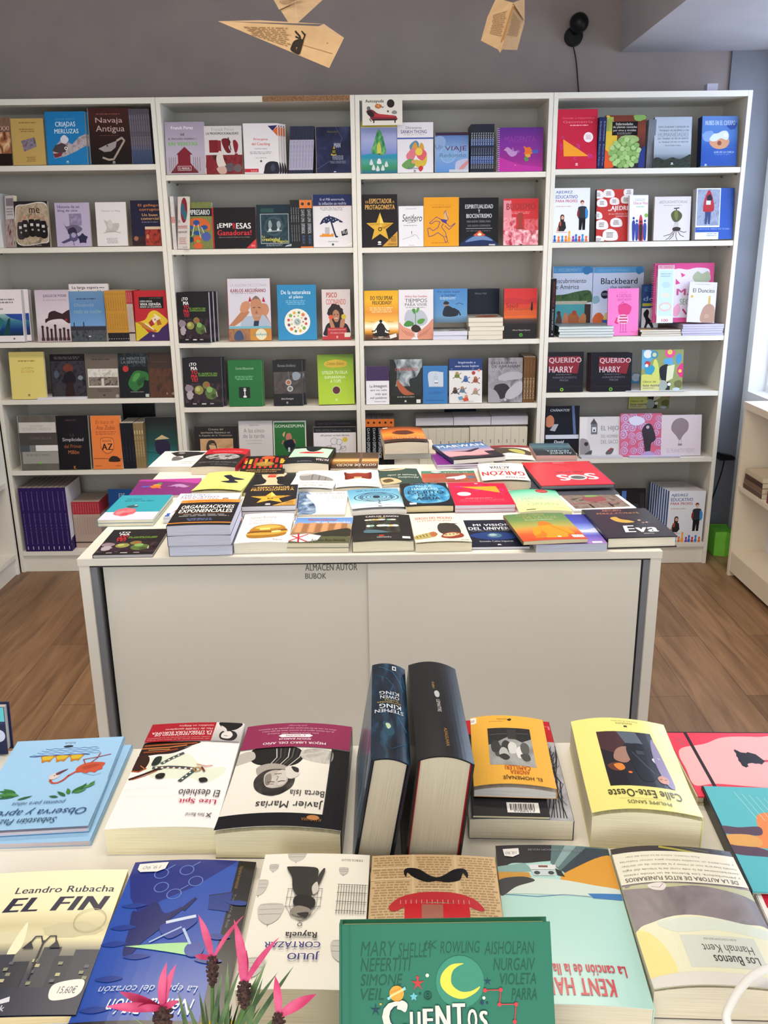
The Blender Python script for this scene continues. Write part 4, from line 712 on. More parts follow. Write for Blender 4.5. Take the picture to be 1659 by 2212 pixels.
SB(2, 1, 916, 991, 427, 'amber paperback with a purple line-drawn running man', 'e49c24', [T(20, 14, 80, 17, 'EL CAPITÁN DE LA VIDA', 'c07c1c'), G(22, 19, 80, 23, 1, 'c07c1c'), S([(58, 32), (64, 28), (70, 36), (66, 46), (58, 44)], 'd8a870'), L([(57, 33), (62, 27), (65, 36), (70, 44), (66, 48)], 1.4, '443878'), P([(46, 44), (66, 46), (64, 54), (52, 50)], '4a3c8a'),
    [L(p, 1.6, '443878') for p in ([(47, 44), (36, 40), (22, 48), (16, 52), (20, 54), (34, 48), (46, 50)], [(64, 52), (74, 60), (90, 53), (84, 58), (72, 66), (60, 58)], [(46, 50), (40, 62), (26, 68), (16, 62), (10, 64), (14, 80), (26, 78), (40, 72), (56, 80), (62, 92), (68, 90), (62, 72), (52, 62)], [(56, 54), (50, 60), (52, 62)], [(60, 80), (66, 82)])], G(20, 92, 80, 95, 1, 'c07c1c')])
SB(2, 1, 993, 1076, 428, 'black paperback with an earth horizon and orange flare', '16161a', [T(14, 14, 86, 22.5, 'ESPIRITUALIDAD', 'c8c8cc', 2), T(47, 24.5, 53, 31, 'Y', 'c8c8cc', 2), T(17, 33.5, 83, 42, 'BIOCENTRISMO', 'c8c8cc', 2), T(18, 47, 80, 51.5, 'UNA NUEVA TIERRA PARA', '7a7a80', 1), T(20, 55, 79, 60, 'UNA NUEVA COMPASIÓN', '7a7a80', 1), R(16, 63.5, 84, 64.4, 'b8b8bc'), G(16, 68, 84, 71, 1, '5a5a62'), S([(4, 101), (10, 90), (28, 80), (50, 76), (74, 80), (92, 92), (98, 101)], '1c2c54'), S([(14, 92), (32, 82), (50, 78), (72, 82), (86, 90), (60, 88), (36, 90)], '6a84b0'), S([(36, 78), (46, 72), (52, 68), (58, 73), (66, 78), (52, 80)], 'd05a34'), S([(46, 77), (52, 73), (57, 77), (52, 79)], 'f4e4c8'), R(76, 97, 92, 99.5, 'c8c8c8')], t=.016)
SB(2, 1, 1087, 1162, 430, 'red paperback with a tree trunk over pink petals', 'c8363a', [P([(0, 4), (22, 4), (24, 60), (0, 60)], 'dc8a94'), T(8, 10, 92, 24, 'BUDISMO', '9a3438', 2), G(20, 28, 80, 34, 2, 'e08084'), S([(40, 34), (56, 32), (54, 56), (60, 66), (48, 72), (32, 68), (42, 56)], '9a4038'), R(0, 66, 100, 100, 'n:a82838,e08a98,f4d4d4:8'), R(0, 40, 36, 68, 'n:d04450,e8a0aa,b83038:6'), R(60, 44, 100, 68, 'n:c83a40,dc7078,b83038:6'), R(48, 98, 54, 100, '2a2024')], spine='b07070', t=.018)
SB(2, 2, 788, 861, 629, 'yellow-orange paperback with a meditating black silhouette', 'g:e2a822@0,e8b02c@20,e09034@45,f0b850@62,fff4d8@72,e8a030@82,7a4420@90,3a2a20@100', [T(18, 11, 84, 19, 'DO YOU SPEAK', '2c241c', 2), T(24, 21, 80, 28, 'FELICIDAD?', '2c241c', 2), G(14, 34, 88, 46, 3, 'e8c890'), T(12, 61, 28, 64.5, 'Yogui', 'a86a30', 0, 1), T(68, 61, 84, 64.5, 'felices', 'a86a30', 0, 1), C(48, 78, 24, 'fff6dc'), C(48, 62, 4.6, '1e1818'), S([(44, 66), (52, 66), (60, 74), (58, 86), (38, 86), (36, 74)], '1e1818'), L([(38, 74), (30, 82), (22, 82)], 3.4, '1e1818'), L([(58, 74), (66, 82), (74, 82)], 3.4, '1e1818'), S([(24, 88), (40, 84), (56, 84), (72, 88), (64, 93), (32, 93)], '1e1818'), T(24, 95, 78, 98.5, 'Ángel Miguel Márquez', 'd8d4d0', 1), P([(73, 91), (93, 87), (95, 94), (76, 98)], 'e4e0d8')], t=.022, spine='caa030')
SB(2, 2, 862, 936, 627, 'white paperback with cupped hands holding a green seedling', 'e0dce0', [T(18, 11, 82, 15.5, 'Ainhoa Ruiz González', 'b8404a', 1), T(18, 18, 82, 25.5, 'TIEMPOS', '4a464c'), T(18, 27, 82, 33, 'PARA VIVIR', '4a464c'), G(18, 35, 82, 37, 1, '8a868a'), S([(16, 60), (24, 42), (40, 40), (56, 40), (72, 44), (84, 60), (70, 72), (30, 72)], 'b4b8c4'), L([(48, 46), (49, 72)], 2, '5a8a48'), S([(38, 40), (46, 38), (49, 46), (44, 48)], '4a8a40'), S([(50, 44), (54, 36), (60, 38), (54, 46)], '5a9a48'), S([(14, 70), (26, 62), (42, 66), (40, 72), (22, 74)], '4a8840'), S([(54, 62), (66, 58), (76, 60), (68, 68), (56, 68)], '56943f'), S([(36, 76), (46, 70), (60, 74), (64, 82), (50, 86), (38, 82)], '33261f'),
    S([(-1, 66), (14, 74), (34, 80), (46, 90), (30, 101), (-1, 101)], 'd8947c', 36), S([(101, 60), (84, 70), (70, 78), (54, 88), (60, 101), (101, 101)], 'd08c74', 36), [L([(8+i*9, 80+i*2), (26+i*7, 92+i)], 1.4, 'a86450') for i in range(4)], [L([(92-i*9, 76+i*4), (76-i*7, 90+i*2)], 1.4, 'a86450') for i in range(4)]], t=.022)
LS(2, 2, 937, 1011, 715, 2, 'lower white-paged paperback under the rower cover', None, 'b8b0a8', [R(0, 0, 100, 100, 'n:7a6a60,a8b0b8,c8c8cc:4')], length=.19, top_label='upper white-paged paperback lying before the blue cover', pages='dedef0')
SB(2, 2, 936, 1009, 624, 'blue paperback showing a dark-coated man turned sideways', 'g:4a82bc@0,5a90c4@50,6a98c0@80,5a7488@100', [T(10, 6, 78, 13, 'Yo vine aquí', '2c4a78', 1), T(24, 15, 66, 22, 'a luchar', '2c4a78', 1), G(18, 25, 70, 33, 2, 'b0c8dc'), C(38, 44, 8, 'a8846a'), S([(30, 42), (36, 36), (46, 40), (44, 46), (32, 46)], '2a2830'), S([(32, 56), (44, 50), (60, 58), (72, 64), (70, 80), (30, 80)], '1e2632', 30), L([(60, 58), (74, 66), (80, 78)], 4, '1e2632'), L([(66, 46), (76, 42), (88, 46)], 2, '3a5a80')], z0=.066, back=.075, lean=4)
LS(2, 2, 1013, 1087, 686, 5, 'cream-paged paperback in the pile below a navy cover', 'pile of cream-paged paperbacks on the third shelf', 'c8c0b4', [R(0, 0, 100, 100, 'n:8a8c8c,b8b8b0,74787c:4'), S([(24, 60), (60, 40), (90, 50), (80, 80), (40, 84)], 'a8503c')], length=.20, pages='e8e0cc', seed=4, top_label='topmost cream-paged paperback of the pile, cover with red patch')
SB(2, 2, 1009, 1077, 624, 'navy paperback standing behind the cream-paged pile', '1b2238', [T(22, 8, 60, 12, 'Alfonso Vidal', '98a0b0', 0, 1)], back=.215, lean=3)
SB(2, 2, 1088, 1159, 624, 'red paperback with a lone dark figure on a desert horizon', 'g:c83438@0,cc3a34@25,c84a2c@45,d8662c@58,54403c@62,242022@72,1c1a1c@100', [S([(0, 22), (30, 18), (60, 22), (100, 20), (100, 30), (0, 30)], 'b83438'), S([(0, 46), (40, 40), (100, 44), (100, 52), (0, 54)], 'cc5a30'), T(6, 29, 42, 38, 'Saúd', '7a2820'), T(16, 39, 90, 45, 'el leopardo', '8a3424'), S([(81, 38), (84, 26), (87, 34), (86, 44), (82, 44)], '1c1416'), T(26, 82, 80, 86, 'Alberto Vázquez-Figueroa', 'b8b0a8', 0, 1), C(52, 93.5, 5, '5ab83c'), C(52, 93.5, 3, '2c4a24')], t=.018, spine='7a4a44')
SB(2, 3, 791.5, 841, 792, 'small paperback, purple above and white below', 'e0dce2', [R(0, 0, 100, 38, '38224e'), T(16, 49, 28, 56, 'La', '3a363e', 1), T(32, 48, 90, 58, 'imagen', '3a363e', 1), T(18, 60, 90, 66, 'que no valía', '3a363e', 1), T(40, 70, 90, 77, 'más que', '3a363e', 1), T(18, 80, 90, 87, 'mil palabras', '3a363e', 1), G(34, 92, 90, 95, 1, '8a868e')])
SB(2, 3, 843, 912, 777, 'dark forest paperback with an orange clay path', '23221f', [R(0, 0, 100, 60, 'n:1c201c,8a9498,c8d0d4:4'), S([(0, 0), (16, 6), (22, 30), (16, 60), (0, 70)], '1a1f1a'), S([(100, 20), (90, 30), (80, 40), (60, 46), (70, 70), (100, 76)], '222826'), T(46, 14, 52, 17, 'EL', 'b8403c'), T(16, 19, 86, 26, 'CAMPAMENTO', 'a8443e', 1), S([(22, 46), (34, 54), (56, 70), (76, 78), (50, 80), (34, 74), (22, 58)], 'a8583a', 30), R(0, 82, 100, 100, '191816'), G(20, 83, 80, 87, 1, '8a8884'), LOGO(48, 94, 'd0d0cc'), R(82, 90, 95, 98, 'd8d8cc')])
SB(2, 3, 914, 967, 791, 'small blue paperback with a white light switch', '3672ae', [S([(24, 17), (80, 17), (82, 20), (82, 53), (78, 55), (26, 55), (24, 52)], 'c0c8d4', 40), R(44, 26, 60, 45, 'b0bccc'), R(46, 38, 60, 45, 'd4dae2'), R(46, 44, 61, 46, '4a4a50'), C(52, 21, 1.6, '7a8698'), T(22, 66, 78, 74, 'La habitación', '28588e', 0, 1), G(8, 90, 92, 94, 1, '28588e')])
SB(2, 3, 970, 1041, 776, 'white paperback with cartoon imps and a dark blue top', 'dcd8d6', [R(0, 0, 100, 26, '213a72'), T(28, 6, 80, 12, 'Inspirando a', 'c4ccdc', 1), T(18, 14, 90, 20, 'esos locos bajitos', 'c4ccdc', 1), STAR(8, 23, 4, '5a6ea0'), STAR(72, 23, 4, '5a6ea0'), R(0, 26, 100, 28, 'c0c4cc'),
    [[C(x, y-4, 5.5, c2), BLOB(x, y+2, 9, 5, c1, int(x)), L([(x-12, y+7), (x-4, y+3)], 2.4, c1), L([(x+4, y+4), (x+13, y+8)], 2.4, c1), L([(x+5, y-1), (x+13, y-5)], 2.2, c1)] for x, y, c1, c2 in ((24, 37, '6a7838', 'a88858'), (50, 46, '3a5a8c', '4a6a9c'), (80, 48, '8a4a38', '9a6848'), (18, 72, '3c3634', '6a5040'), (40, 70, '5a7080', 'b08058'), (80, 74, '9a8878', 'c88a84'))], C(74, 32, 5.5, 'a83a34'), C(90, 26, 4, 'd87a60'), C(52, 85, 5, 'c88a68'), P([(27, 86), (40, 84), (44, 92), (31, 93)], '6a98b8'), P([(40, 90), (56, 86), (60, 94), (46, 96)], 'c84a34'), T(32, 95, 74, 97.5, 'Carlos Pajuelo', '6a6664')], spine='26242c', t=.02)
SB(2, 3, 1054, 1128, 774, 'grey photo paperback of clasped hands, fourth shelf', 'n:6a666e,9a969c,48444c:3', [T(10, 8, 82, 14, 'LAS LÁGRIMAS', '3a383e', 1), T(10, 16, 92, 22, 'DE ABRAHAM', '3a383e', 1), S([(30, 42), (60, 32), (96, 34), (98, 46), (60, 50), (36, 52)], 'a8a4aa'), S([(4, 58), (30, 50), (60, 56), (40, 66), (10, 68)], '8a868c'), S([(20, 62), (50, 58), (64, 74), (40, 92), (20, 80)], '2c2a30'), S([(60, 70), (96, 52), (99, 76), (70, 92), (50, 88)], 'b0acb2'), S([(2, 76), (20, 72), (34, 90), (28, 101), (2, 101)], '98949a'), LOGO(50, 94, 'd8d4d8')], spine='2c2a2e', t=.022)
SR(2, 3, 1129, 1154, 771, 4, 'slim brown spine at the right end of the fourth shelf', 'slim brown spines at the right end of the fourth shelf', '6a4a2c', [T(26, 46, 76, 92, 'MEMORIAS', 'c8b494', rot=90), R(40, 10, 60, 34, '7a5a38')], back=.02, depth=.15)
SR(2, 4, 791, 852, 905, 5, 'thick black spine with orange cap, fifth shelf of third bookcase', 'thick black orange-capped spines on the fifth shelf', '17161a', [R(0, 0, 100, 17, 'd07034'), C(50, 8, 20, '3a2010'), T(28, 20, 72, 48, 'DAVID', 'b8bcc4', rot=90), T(22, 50, 78, 86, 'EXPONENCIAL', 'c8ccd4', rot=90)], back=.03, pages='9a949a')
SR(2, 4, 907, 1013, 926, 6, 'fat cream spine with a small ornament, left half of the row', 'fat cream spines behind the orange-covered thick book', 'cfc7b4', [L([(46, 38), (54, 36), (52, 44), (58, 42)], 5, '3a3430'), R(97, 0, 100, 100, 'a89e8c')], back=.03, pages='ded6c4')
SR(2, 4, 1014, 1137, 923, 7, 'fat cream spine with a small ornament, right half of the row', 'fat cream spines in the right half of the fifth shelf', 'd3cbb8', [L([(46, 36), (54, 34), (52, 42), (58, 40)], 5, '3a3430'), R(97, 0, 100, 100, 'a89e8c')], back=.026, pages='ded6c4')
hs = on_y(960, 922, .03).z-SHELF[2][4]
LS(2, 4, 900, 981, 903, 1, 'white book lying on the cream spines, left of three', None, 'c4c0c0', length=.14, back=.035, z0=hs+.004, pages='cac6cc')
LS(2, 4, 982, 1062, 901, 1, 'white book lying on the cream spines, middle of three', None, 'c8c4c8', length=.14, back=.034, z0=hs+.004, pages='d0ccd4')
LS(2, 4, 1063, 1142, 899, 1, 'white book lying on the cream spines, right of three', None, 'c4c0c6', length=.14, back=.034, z0=hs+.004, pages='ccc8d0')
SB(2, 4, 960, 1028, 850, 'navy cover slipped down behind the third bookcase fourth shelf', '222a44', [G(20, 80, 80, 86, 1, '3a4460')], z0=.155, back=.262, lean=.5, t=.006)

# card hanging from the top corner of the third bookcase
a0, a1 = on_y(783, 271, -.002), on_y(869, 210, -.002)
CW, CH = a1.x-a0.x, a1.z-a0.z
bm = bmesh.new(); uvl = bm.loops.layers.uv.new('UVMap'); slots = {'e4ddd0': 0}
bm_box(bm, 0, CW, 0, CH, -.0015, 0)
paint(bm, uvl, slots, [T(8, 7, 54, 21, 'Autoayuda', '2c2828', 2), C(71, 22, 9.5, '2c1e1c'), BLOB(40, 31, 10, 10, 'b86a3c', 3), P([(34, 30), (42, 22), (44, 38)], 'd89050'), P([(48, 34), (56, 32), (50, 38)], '3c4a5a'),
    S([(10, 50), (18, 42), (28, 46), (40, 58), (60, 62), (82, 66), (86, 74), (84, 80), (28, 82), (18, 66)], '7c2630', 40), S([(30, 58), (60, 62), (78, 66), (80, 72), (34, 70), (26, 62)], 'b4323c'), S([(12, 50), (19, 45), (26, 52), (30, 64), (24, 70), (14, 62)], '2a1c1c'), R(24, 78, 86, 83, '2c1c1c'), R(27, 82, 30, 92, '2a1a1a'), R(80, 82, 83, 92, '2a1a1a'), BLOB(80, 54, 8, 8, '8a8884', 6), C(64, 50, 2.4, '4a4644'), L([(18, 76), (22, 86)], 2, '3a3a3a'), BLOB(16, 38, 5, 8, '6a6c70', 8)], CW, CH, .0001)
bm.transform(Matrix.Translation((a0.x, -.0022, a0.z)) @ Matrix.Rotation(math.pi/2, 4, 'X'))
me = bpy.data.meshes.new('section_card'); bm.to_mesh(me); bm.free()
tag(link('section_card', me, [mat(c, .5) for c in slots]), 'cream card with a red chaise longue taped to the top shelf corner', 'card')

# --- fourth bookcase
SB(3, 0, 1202.5, 1288, 237, 'crimson paperback with an orange triangle and white disc, top shelf', 'bf2440', GEO, t=.014)
SR(3, 0, 1289, 1305, 253, 2, 'navy spine between the crimson and the green virus cover', 'navy spines beside the green virus cover', '1c2450', [T(28, 8, 70, 46, 'Enfermedades', '8a94bc', rot=90), T(28, 52, 70, 94, 'Ramón Pérez', '7a84ac', rot=90)], back=.016)
SB(3, 0, 1305, 1392, 250, 'paperback with a round green virus and dark title box', 'g:6a3428@0,7a3c2c@30,4a2c28@60,2c2438@100', [S([(0, 6), (20, 10), (30, 40), (22, 70), (12, 86), (0, 90)], 'd8b43c'), S([(0, 66), (14, 76), (24, 96), (0, 101)], 'd8582c'), R(3, 3, 20, 30, 'n:b8b84a,8a9a50,c8a848:6'), BLOB(84, 4, 18, 8, '7aa058', 4), BLOB(60, 45, 26, 9, '94b070', 9, 20, .2), R(17, 12, 80, 38, '17151a'), T(26, 14, 68, 19, 'Enfermedades', 'c8c4b8', 1), T(19, 20, 78, 25.5, 'de plantas causadas', 'c8c4b8', 1), T(20, 26.5, 76, 31.5, 'por virus y viroides', 'c8c4b8', 1), G(28, 33, 68, 37, 2, '8a8680'), BLOB(50, 72, 40, 30, '6a8e4c', 11, 30, .12), [BLOB(50+r*math.cos(a)*1.0, 72+r*.74*math.sin(a), 7.5, 5.6, ('9abc74', '84a862', 'a8c684')[i % 3], i, 8, .2) for i, (r, a) in enumerate([(0, 0)]+[(13, k*1.05) for k in range(6)]+[(26, k*.57) for k in range(11)]+[(35, k*.42+.2) for k in range(15)])], S([(88, 70), (100, 60), (100, 96), (84, 98)], '2c3878')], spine='2c3a30', t=.018)
SR(3, 0, 1395, 1411, 258, 3, 'grey weathered spine beside the foggy cover', 'grey weathered spines beside the foggy cover', 'n:5c6068,787c84,50545c:3', [], back=.03)
SB(3, 0, 1411, 1491, 254, 'pale grey-blue paperback with fog above dark treetops', 'g:aab4c4@0,b4bcc8@50,98a4b0@72,4a5058@86,2c3034@100', [T(10, 17, 92, 21.5, 'CÓMO ELABORAR Y DEFENDER UN', '4a5058', 1), T(12, 24, 92, 29.5, 'TRABAJO ACADÉMICO EN', '4a5058', 1), T(10, 31, 92, 39, 'HUMANIDADES', '8c949e', 2), T(10, 41, 92, 45.5, 'DEL TRABAJO DE FIN DE GRADO', '4a5058', 1), T(12, 47.5, 92, 52, 'AL TRABAJO DE FIN DE MÁSTER', '4a5058', 1), T(30, 55, 72, 58.5, 'Gema Belén Celaya', '3a4048'), S([(0, 84), (12, 80), (30, 85), (50, 80), (70, 84), (88, 78), (100, 76), (100, 101), (0, 101)], 'n:22261f,3a4038,1a1e1c:14', 60), LOGO(50, 93, 'd8dce0')], t=.018, spine='5a6068', lean=8)
SB(3, 0, 1513, 1592, 253, 'blue paperback with clouds inside a pale round belly', 'g:5a7cb8@0,4a74b8@40,2c54a4@62,24489a@100', [BLOB(20, 40, 22, 12, '7a98c8', 4), BLOB(84, 18, 16, 10, '2c4a98', 5), T(9, 9, 92, 18, 'NUBES EN EL CUERPO', 'b8c8e0', 2), R(0, 62, 100, 63, '3a62ae'), S([(22, 52), (34, 40), (50, 36), (68, 38), (78, 50), (70, 62), (50, 66), (32, 62)], 'c8906c', 36), S([(22, 46), (32, 36), (46, 34), (56, 30), (70, 30), (76, 40), (70, 48), (54, 44), (40, 50), (28, 50)], 'ccd4e2', 36), C(66, 38, 6, 'e0e6f0'), C(50, 54, 6, '8a4838'), T(36, 70, 92, 74, 'LUIS DE LA CHICA', 'b0c0dc', 1), G(36, 76, 84, 79, 1, '5a78b4'), LOGO(14, 98, 'c0d0e8')], spine='19264c', t=.04, yaw=4, back=.006)
SB(3, 1, 1194, 1272, 407, 'white paperback with two school children and chess pieces, second shelf', 'dfe2ee', AJ, t=.014)
SB(3, 1, 1287, 1366, 410, 'red paperback scattered with white game tiles', 'b93634', [T(32, 38, 40, 42, 'el', 'e0d8d8', 1), T(40, 32, 100, 43, 'AJEDREZ', 'ece8e8', 2), T(34, 45, 96, 49, 'en sus diferentes formas', 'd8b0a8'), G(52, 51, 92, 54, 1, 'd8b0a8'), [[S([(x-s*.8, y+s*.5), (x-s*.95, y-s*.3), (x, y-s*.62), (x+s, y-s*.3), (x+s*1.05, y+s*.5)], 'e4dedc', 30), G(x-s*.5, y-s*.25, x+s*.55, y+s*.35, 3, '6a6464')] for x, y, s in ((4, 10, 13), (32, 8, 14), (88, 6, 14), (14, 26, 13), (48, 23, 12), (80, 20, 13), (2, 50, 12), (54, 64, 15), (14, 68, 16), (38, 88, 19), (6, 98, 14))]], spine='1c1a24', t=.022, yaw=3, back=.016)
SB(3, 1, 1359, 1401, 422, 'narrow white paperback with blue and red standing silhouettes', 'dce0ee', [G(26, 8, 88, 14, 2, 'a8a4b0'), T(20, 14, 98, 22, 'Educar Hoy', 'b83a48', 1), G(30, 24, 84, 28, 1, '8ab0a0'), C(90, 44, 10, '7aa43c'), S([(48, 96), (50, 58), (60, 42), (72, 56), (76, 97)], 'b03038'), [[C(x, y, 6.5, c), S([(x-9, y+10), (x, y+4), (x+9, y+10), (x+8, y+32), (x+5, 98), (x-5, 98), (x-8, y+32)], c)] for x, y, c in ((22, 50, '2a3a84'), (40, 56, '2c3c88'), (62, 58, '2a1620'), (84, 56, '2c4090'))]], yaw=12, back=.0, lean=6)
SB(3, 1, 1411, 1489, 426, 'cream paperback with a root-trailing hot air balloon', 'd8d0d0', [T(12, 9, 90, 16, '#EDUSOHISTORIAS', '8a868a', 0, 1), G(24, 19, 80, 22, 1, 'a8a4a8'), R(59, 26, 62, 34, '4a4a48'), L([(54, 27), (68, 26)], 3, '4a4a48'), S([(46, 40), (54, 32), (66, 32), (76, 40), (76, 48), (68, 56), (58, 58), (50, 52)], '54583c', 36), S([(56, 34), (64, 34), (66, 46), (62, 54), (56, 46)], '74763e'), [L([(58+i*2.6, 57), (55+i*4, 70)], .7, '6a6664') for i in range(4)], S([(52, 72), (62, 69), (74, 72), (70, 78), (54, 78)], '3a302e'), [L(p, 1.6, '4a403c') for p in ([(56, 78), (46, 86), (28, 90)], [(58, 78), (54, 90), (44, 98)], [(62, 78), (62, 92), (66, 100)], [(66, 78), (74, 88), (84, 92)], [(70, 78), (84, 82), (90, 80)], [(54, 84), (40, 96), (34, 98)])]], spine='b8b0a8', t=.02)
SB(3, 1, 1501, 1583, 409, 'thick blue and white paperback with a red-hooded girl', '2b50a4', [R(0, 0, 64, 76, 'dfe4ee'), R(2, 2, 62, 73, 'n:8088a0,989eb2,6a728c:5'), S([(18, 42), (22, 20), (32, 4), (42, 16), (48, 40), (40, 46), (24, 46)], 'a8262e', 36), S([(28, 16), (36, 12), (42, 20), (36, 26), (28, 22)], '241c2c'), R(26, 24, 38, 32, 'c8ccd8'), P([(24, 46), (40, 46), (38, 70), (33, 70), (32, 54), (29, 70), (24, 70)], '33406c'), T(4, 78, 92, 82, 'CUENTOS EL MIEDO NO TE DEJA', '98acdc'), R(0, 86, 62, 100, 'dde2ee'), G(30, 88, 60, 95, 2, '8a90a0')], spine='c8cad8', t=.04, yaw=3, back=.0)
SR(3, 2, 1187, 1197, 602, 1, 'tall black spine at the left end of the third shelf', None, '15131a', [T(26, 5, 74, 48, 'FERNANDO TRUJILLO', '8a2c34', rot=90), T(30, 52, 72, 88, 'EL DIARIO DE JESÚS', 'b8b4bc', rot=90), C(50, 95, 16, 'a8a8ac')], back=.01)
SB(3, 2, 1192, 1276, 576, 'tall picture book with green palms and people by a boat', 'd2d8ea', [R(0, 0, 100, 10, '4c90c4'), BLOB(86, 6, 14, 7, '3a7cb4', 4), T(2, 3, 70, 8, 'EL DESCUBRIMIENTO', '8ab4d4', 1), T(0, 18, 84, 25, 'descubrimiento', '343844'), T(0, 27, 66, 34, 'de América', '343844'), S([(2, 44), (30, 42), (60, 38), (90, 36), (99, 42), (99, 54), (2, 54)], 'n:2a4a30,4a6a3c,3a5034:8', 40), R(8, 52, 88, 57, 'b8b0a0'), R(6, 57, 90, 92, '4a9aa4'), R(82, 57, 98, 100, '3a2c2a'), S([(40, 76), (50, 70), (64, 72), (72, 86), (64, 98), (44, 98)], 'a8623c'), C(56, 70, 6, 'a84a38'), S([(8, 90), (14, 72), (22, 74), (24, 92)], '5a3a34'), C(16, 70, 5, '4a3028'), S([(26, 90), (30, 72), (38, 72), (40, 90)], 'c0785c'), S([(68, 84), (76, 72), (86, 74), (84, 90)], 'b87a54'), R(4, 90, 96, 100, '8a6448')], back=.19, lean=5, hard=True, name='picture_book')
SB(3, 2, 1278, 1385, 577, 'tall pale picture book about a pirate with an orange beast', 'ccd4ea', [R(0, 0, 100, 9, '5a9ed0'), BLOB(91, 5, 9, 7, '3f86bc', 4), T(8, 2.5, 70, 7, 'COLECCIÓN TROTAMUNDOS', '8abce0', 1), T(15, 17, 88, 26, 'Blackbeard', '262a36', 1), T(34, 28, 74, 36, 'the pirate', '343844'), C(24, 42, 8, '22242e'), G(18, 40, 30, 44, 2, 'a8acb8'), R(0, 84, 100, 100, 'b8bcd4'), S([(0, 82), (6, 72), (16, 70), (24, 78), (20, 86), (6, 88)], 'd0683c'), R(20, 80, 36, 88, '3a5a9c'), R(22, 78, 36, 81, 'd8b03c'), C(30, 74, 6, 'c8b878'), R(0, 86, 18, 90, 'd8a040'), S([(0, 46), (10, 44), (14, 52), (6, 56), (0, 54)], '8ab4c0')], back=.19, lean=5, hard=True, name='picture_book')
SB(3, 2, 1313, 1378, 624, 'bright pink small book with a girl in a striped jumper', 'ec78b8', [T(36, 7, 62, 9.5, 'LA NATURA', 'c04a94'), T(26, 12, 74, 19, 'A CASTILLO', 'b04a94', 1), T(30, 21, 74, 27, 'QUITADO', 'b04a94', 1), BLOB(54, 44, 26, 15, 'd0427c', 5, 22, .2), L([(42, 32), (48, 28), (54, 33), (46, 34)], 2, 'c43870'), S([(30, 62), (42, 56), (58, 56), (66, 64), (62, 74), (40, 74)], 'e4b4cc'), R(38, 58, 62, 60.5, 'b02c4c'), R(36, 64, 64, 66.5, 'b02c4c'), R(38, 70, 62, 72.5, 'b02c4c'), L([(30, 62), (24, 72), (32, 74)], 5, 'c83c64'), [L([(42, 74), (41, 92)], 1.4, 'b84890'), L([(50, 74), (50, 92)], 1.4, 'b84890'), L([(58, 74), (59, 92)], 1.4, 'b84890'), L([(36, 93), (64, 93)], 1.4, 'b84890')], G(74, 92, 90, 94, 1, 'c05a9c')], back=.02, lean=10, spine='e890c4', hard=True, name='hardcover_book', t=.012)
SB(3, 2, 1384, 1420, 615, 'dark blue cover with black silhouette, half hidden by pink spiral book', '1f3a74', [T(10, 4, 96, 14, 'El', '2c5a80', 1), T(6, 24, 98, 33, 'dos', '7a98b8', 1), R(2, 38, 96, 44, 'a8a83c'), R(0, 48, 100, 100, 'd0d0d4'), S([(10, 60), (30, 50), (44, 56), (40, 66), (60, 74), (76, 90), (60, 88), (40, 80), (24, 96), (16, 90), (26, 74)], '16161c', 40)], back=.10, lean=5)
LS(3, 2, 1208, 1326, 705, 4, 'thin pale-paged book in the low pile below the palms book', 'pile of thin pale-paged books at the left of the third shelf', '3c5a5c', [R(0, 0, 100, 100, 'n:5a7878,8a9a9c,4a6264:3')], length=.17, pages='d4dcdc', seed=3, back=-.004)
LS(3, 2, 1384, 1472, 712, 3, 'gold-edged book in the low middle pile', 'pile of three gold-edged books on the third shelf', '54423c', [R(0, 0, 100, 100, 'n:6a544c,8a7468,4a3a38:3'), R(0, 80, 30, 100, 'c8963c')], length=.19, pages='ddd4c4', seed=5, back=.0)
hp = on_y(1508, 700, .0).z-SHELF[3][2]
LS(3, 2, 1473, 1562, 700, 5, 'lilac-paged magazine in the pile under the pink spiral book', 'pile of lilac-paged magazines at the right of the third shelf', 'b0a4b0', length=.20, pages='c8c4e0', seed=6, back=.0, name='magazine')
SB(3, 2, 1410, 1537, 569, 'large pink spiral book with white scalloped panel and grey heart', 'd84c8c', [S([(26, 12), (40, 9), (55, 11), (70, 8), (90, 10), (93, 20), (91, 40), (93, 60), (91, 80), (92, 92), (70, 94), (50, 92), (30, 95), (6, 92), (4, 60), (6, 12)], 'e0d8ea', 60), S([(64, 24), (72, 14), (80, 18), (90, 14), (95, 26), (88, 34), (72, 34)], 'a8b094', 36), T(38, 43, 92, 54, 'MARI', 'c05888', 2), T(44, 60, 86, 70, 'SECRETO', '8aa898', 2), S([(34, 76), (42, 68), (46, 80), (40, 90), (32, 86)], 'e8a4c4'), P([(44, 16), (52, 20), (46, 24)], 'd04888'), P([(36, 26), (44, 34), (36, 36)], 'd0488c'), L([(50, 78), (56, 86)], 3, 'b83c78'), R(0, 92, 100, 100, 'd85494')], spiral='d06a9c', z0=hp+.002, back=.05, lean=7, name='spiral_book', t=.012)
SB(3, 2, 1418, 1453, 573, 'narrow pale mint notepad leaning on the pink spiral book', 'd8e4e6', [R(0, 0, 100, 100, 'dce0e6'), R(0, 0, 100, 7, 'd8a8b8'), T(6, 1, 90, 6, 'MI DIARIO', 'b05a7a', 1), R(8, 9, 92, 88, 'c0d8dc'), G(14, 14, 84, 22, 2, '9ab8bc'), BLOB(50, 34, 30, 6, 'b0ccd0', 4), BLOB(50, 52, 34, 5, 'd8d0c0', 6), E(50, 72, 40, 8, 'dcbcb8'), E(50, 72, 30, 5, 'ccd8d4'), T(30, 93, 70, 98, '100', 'd0506a', 1)], z0=hp+.002, back=.034, lean=8, name='notepad', t=.006)
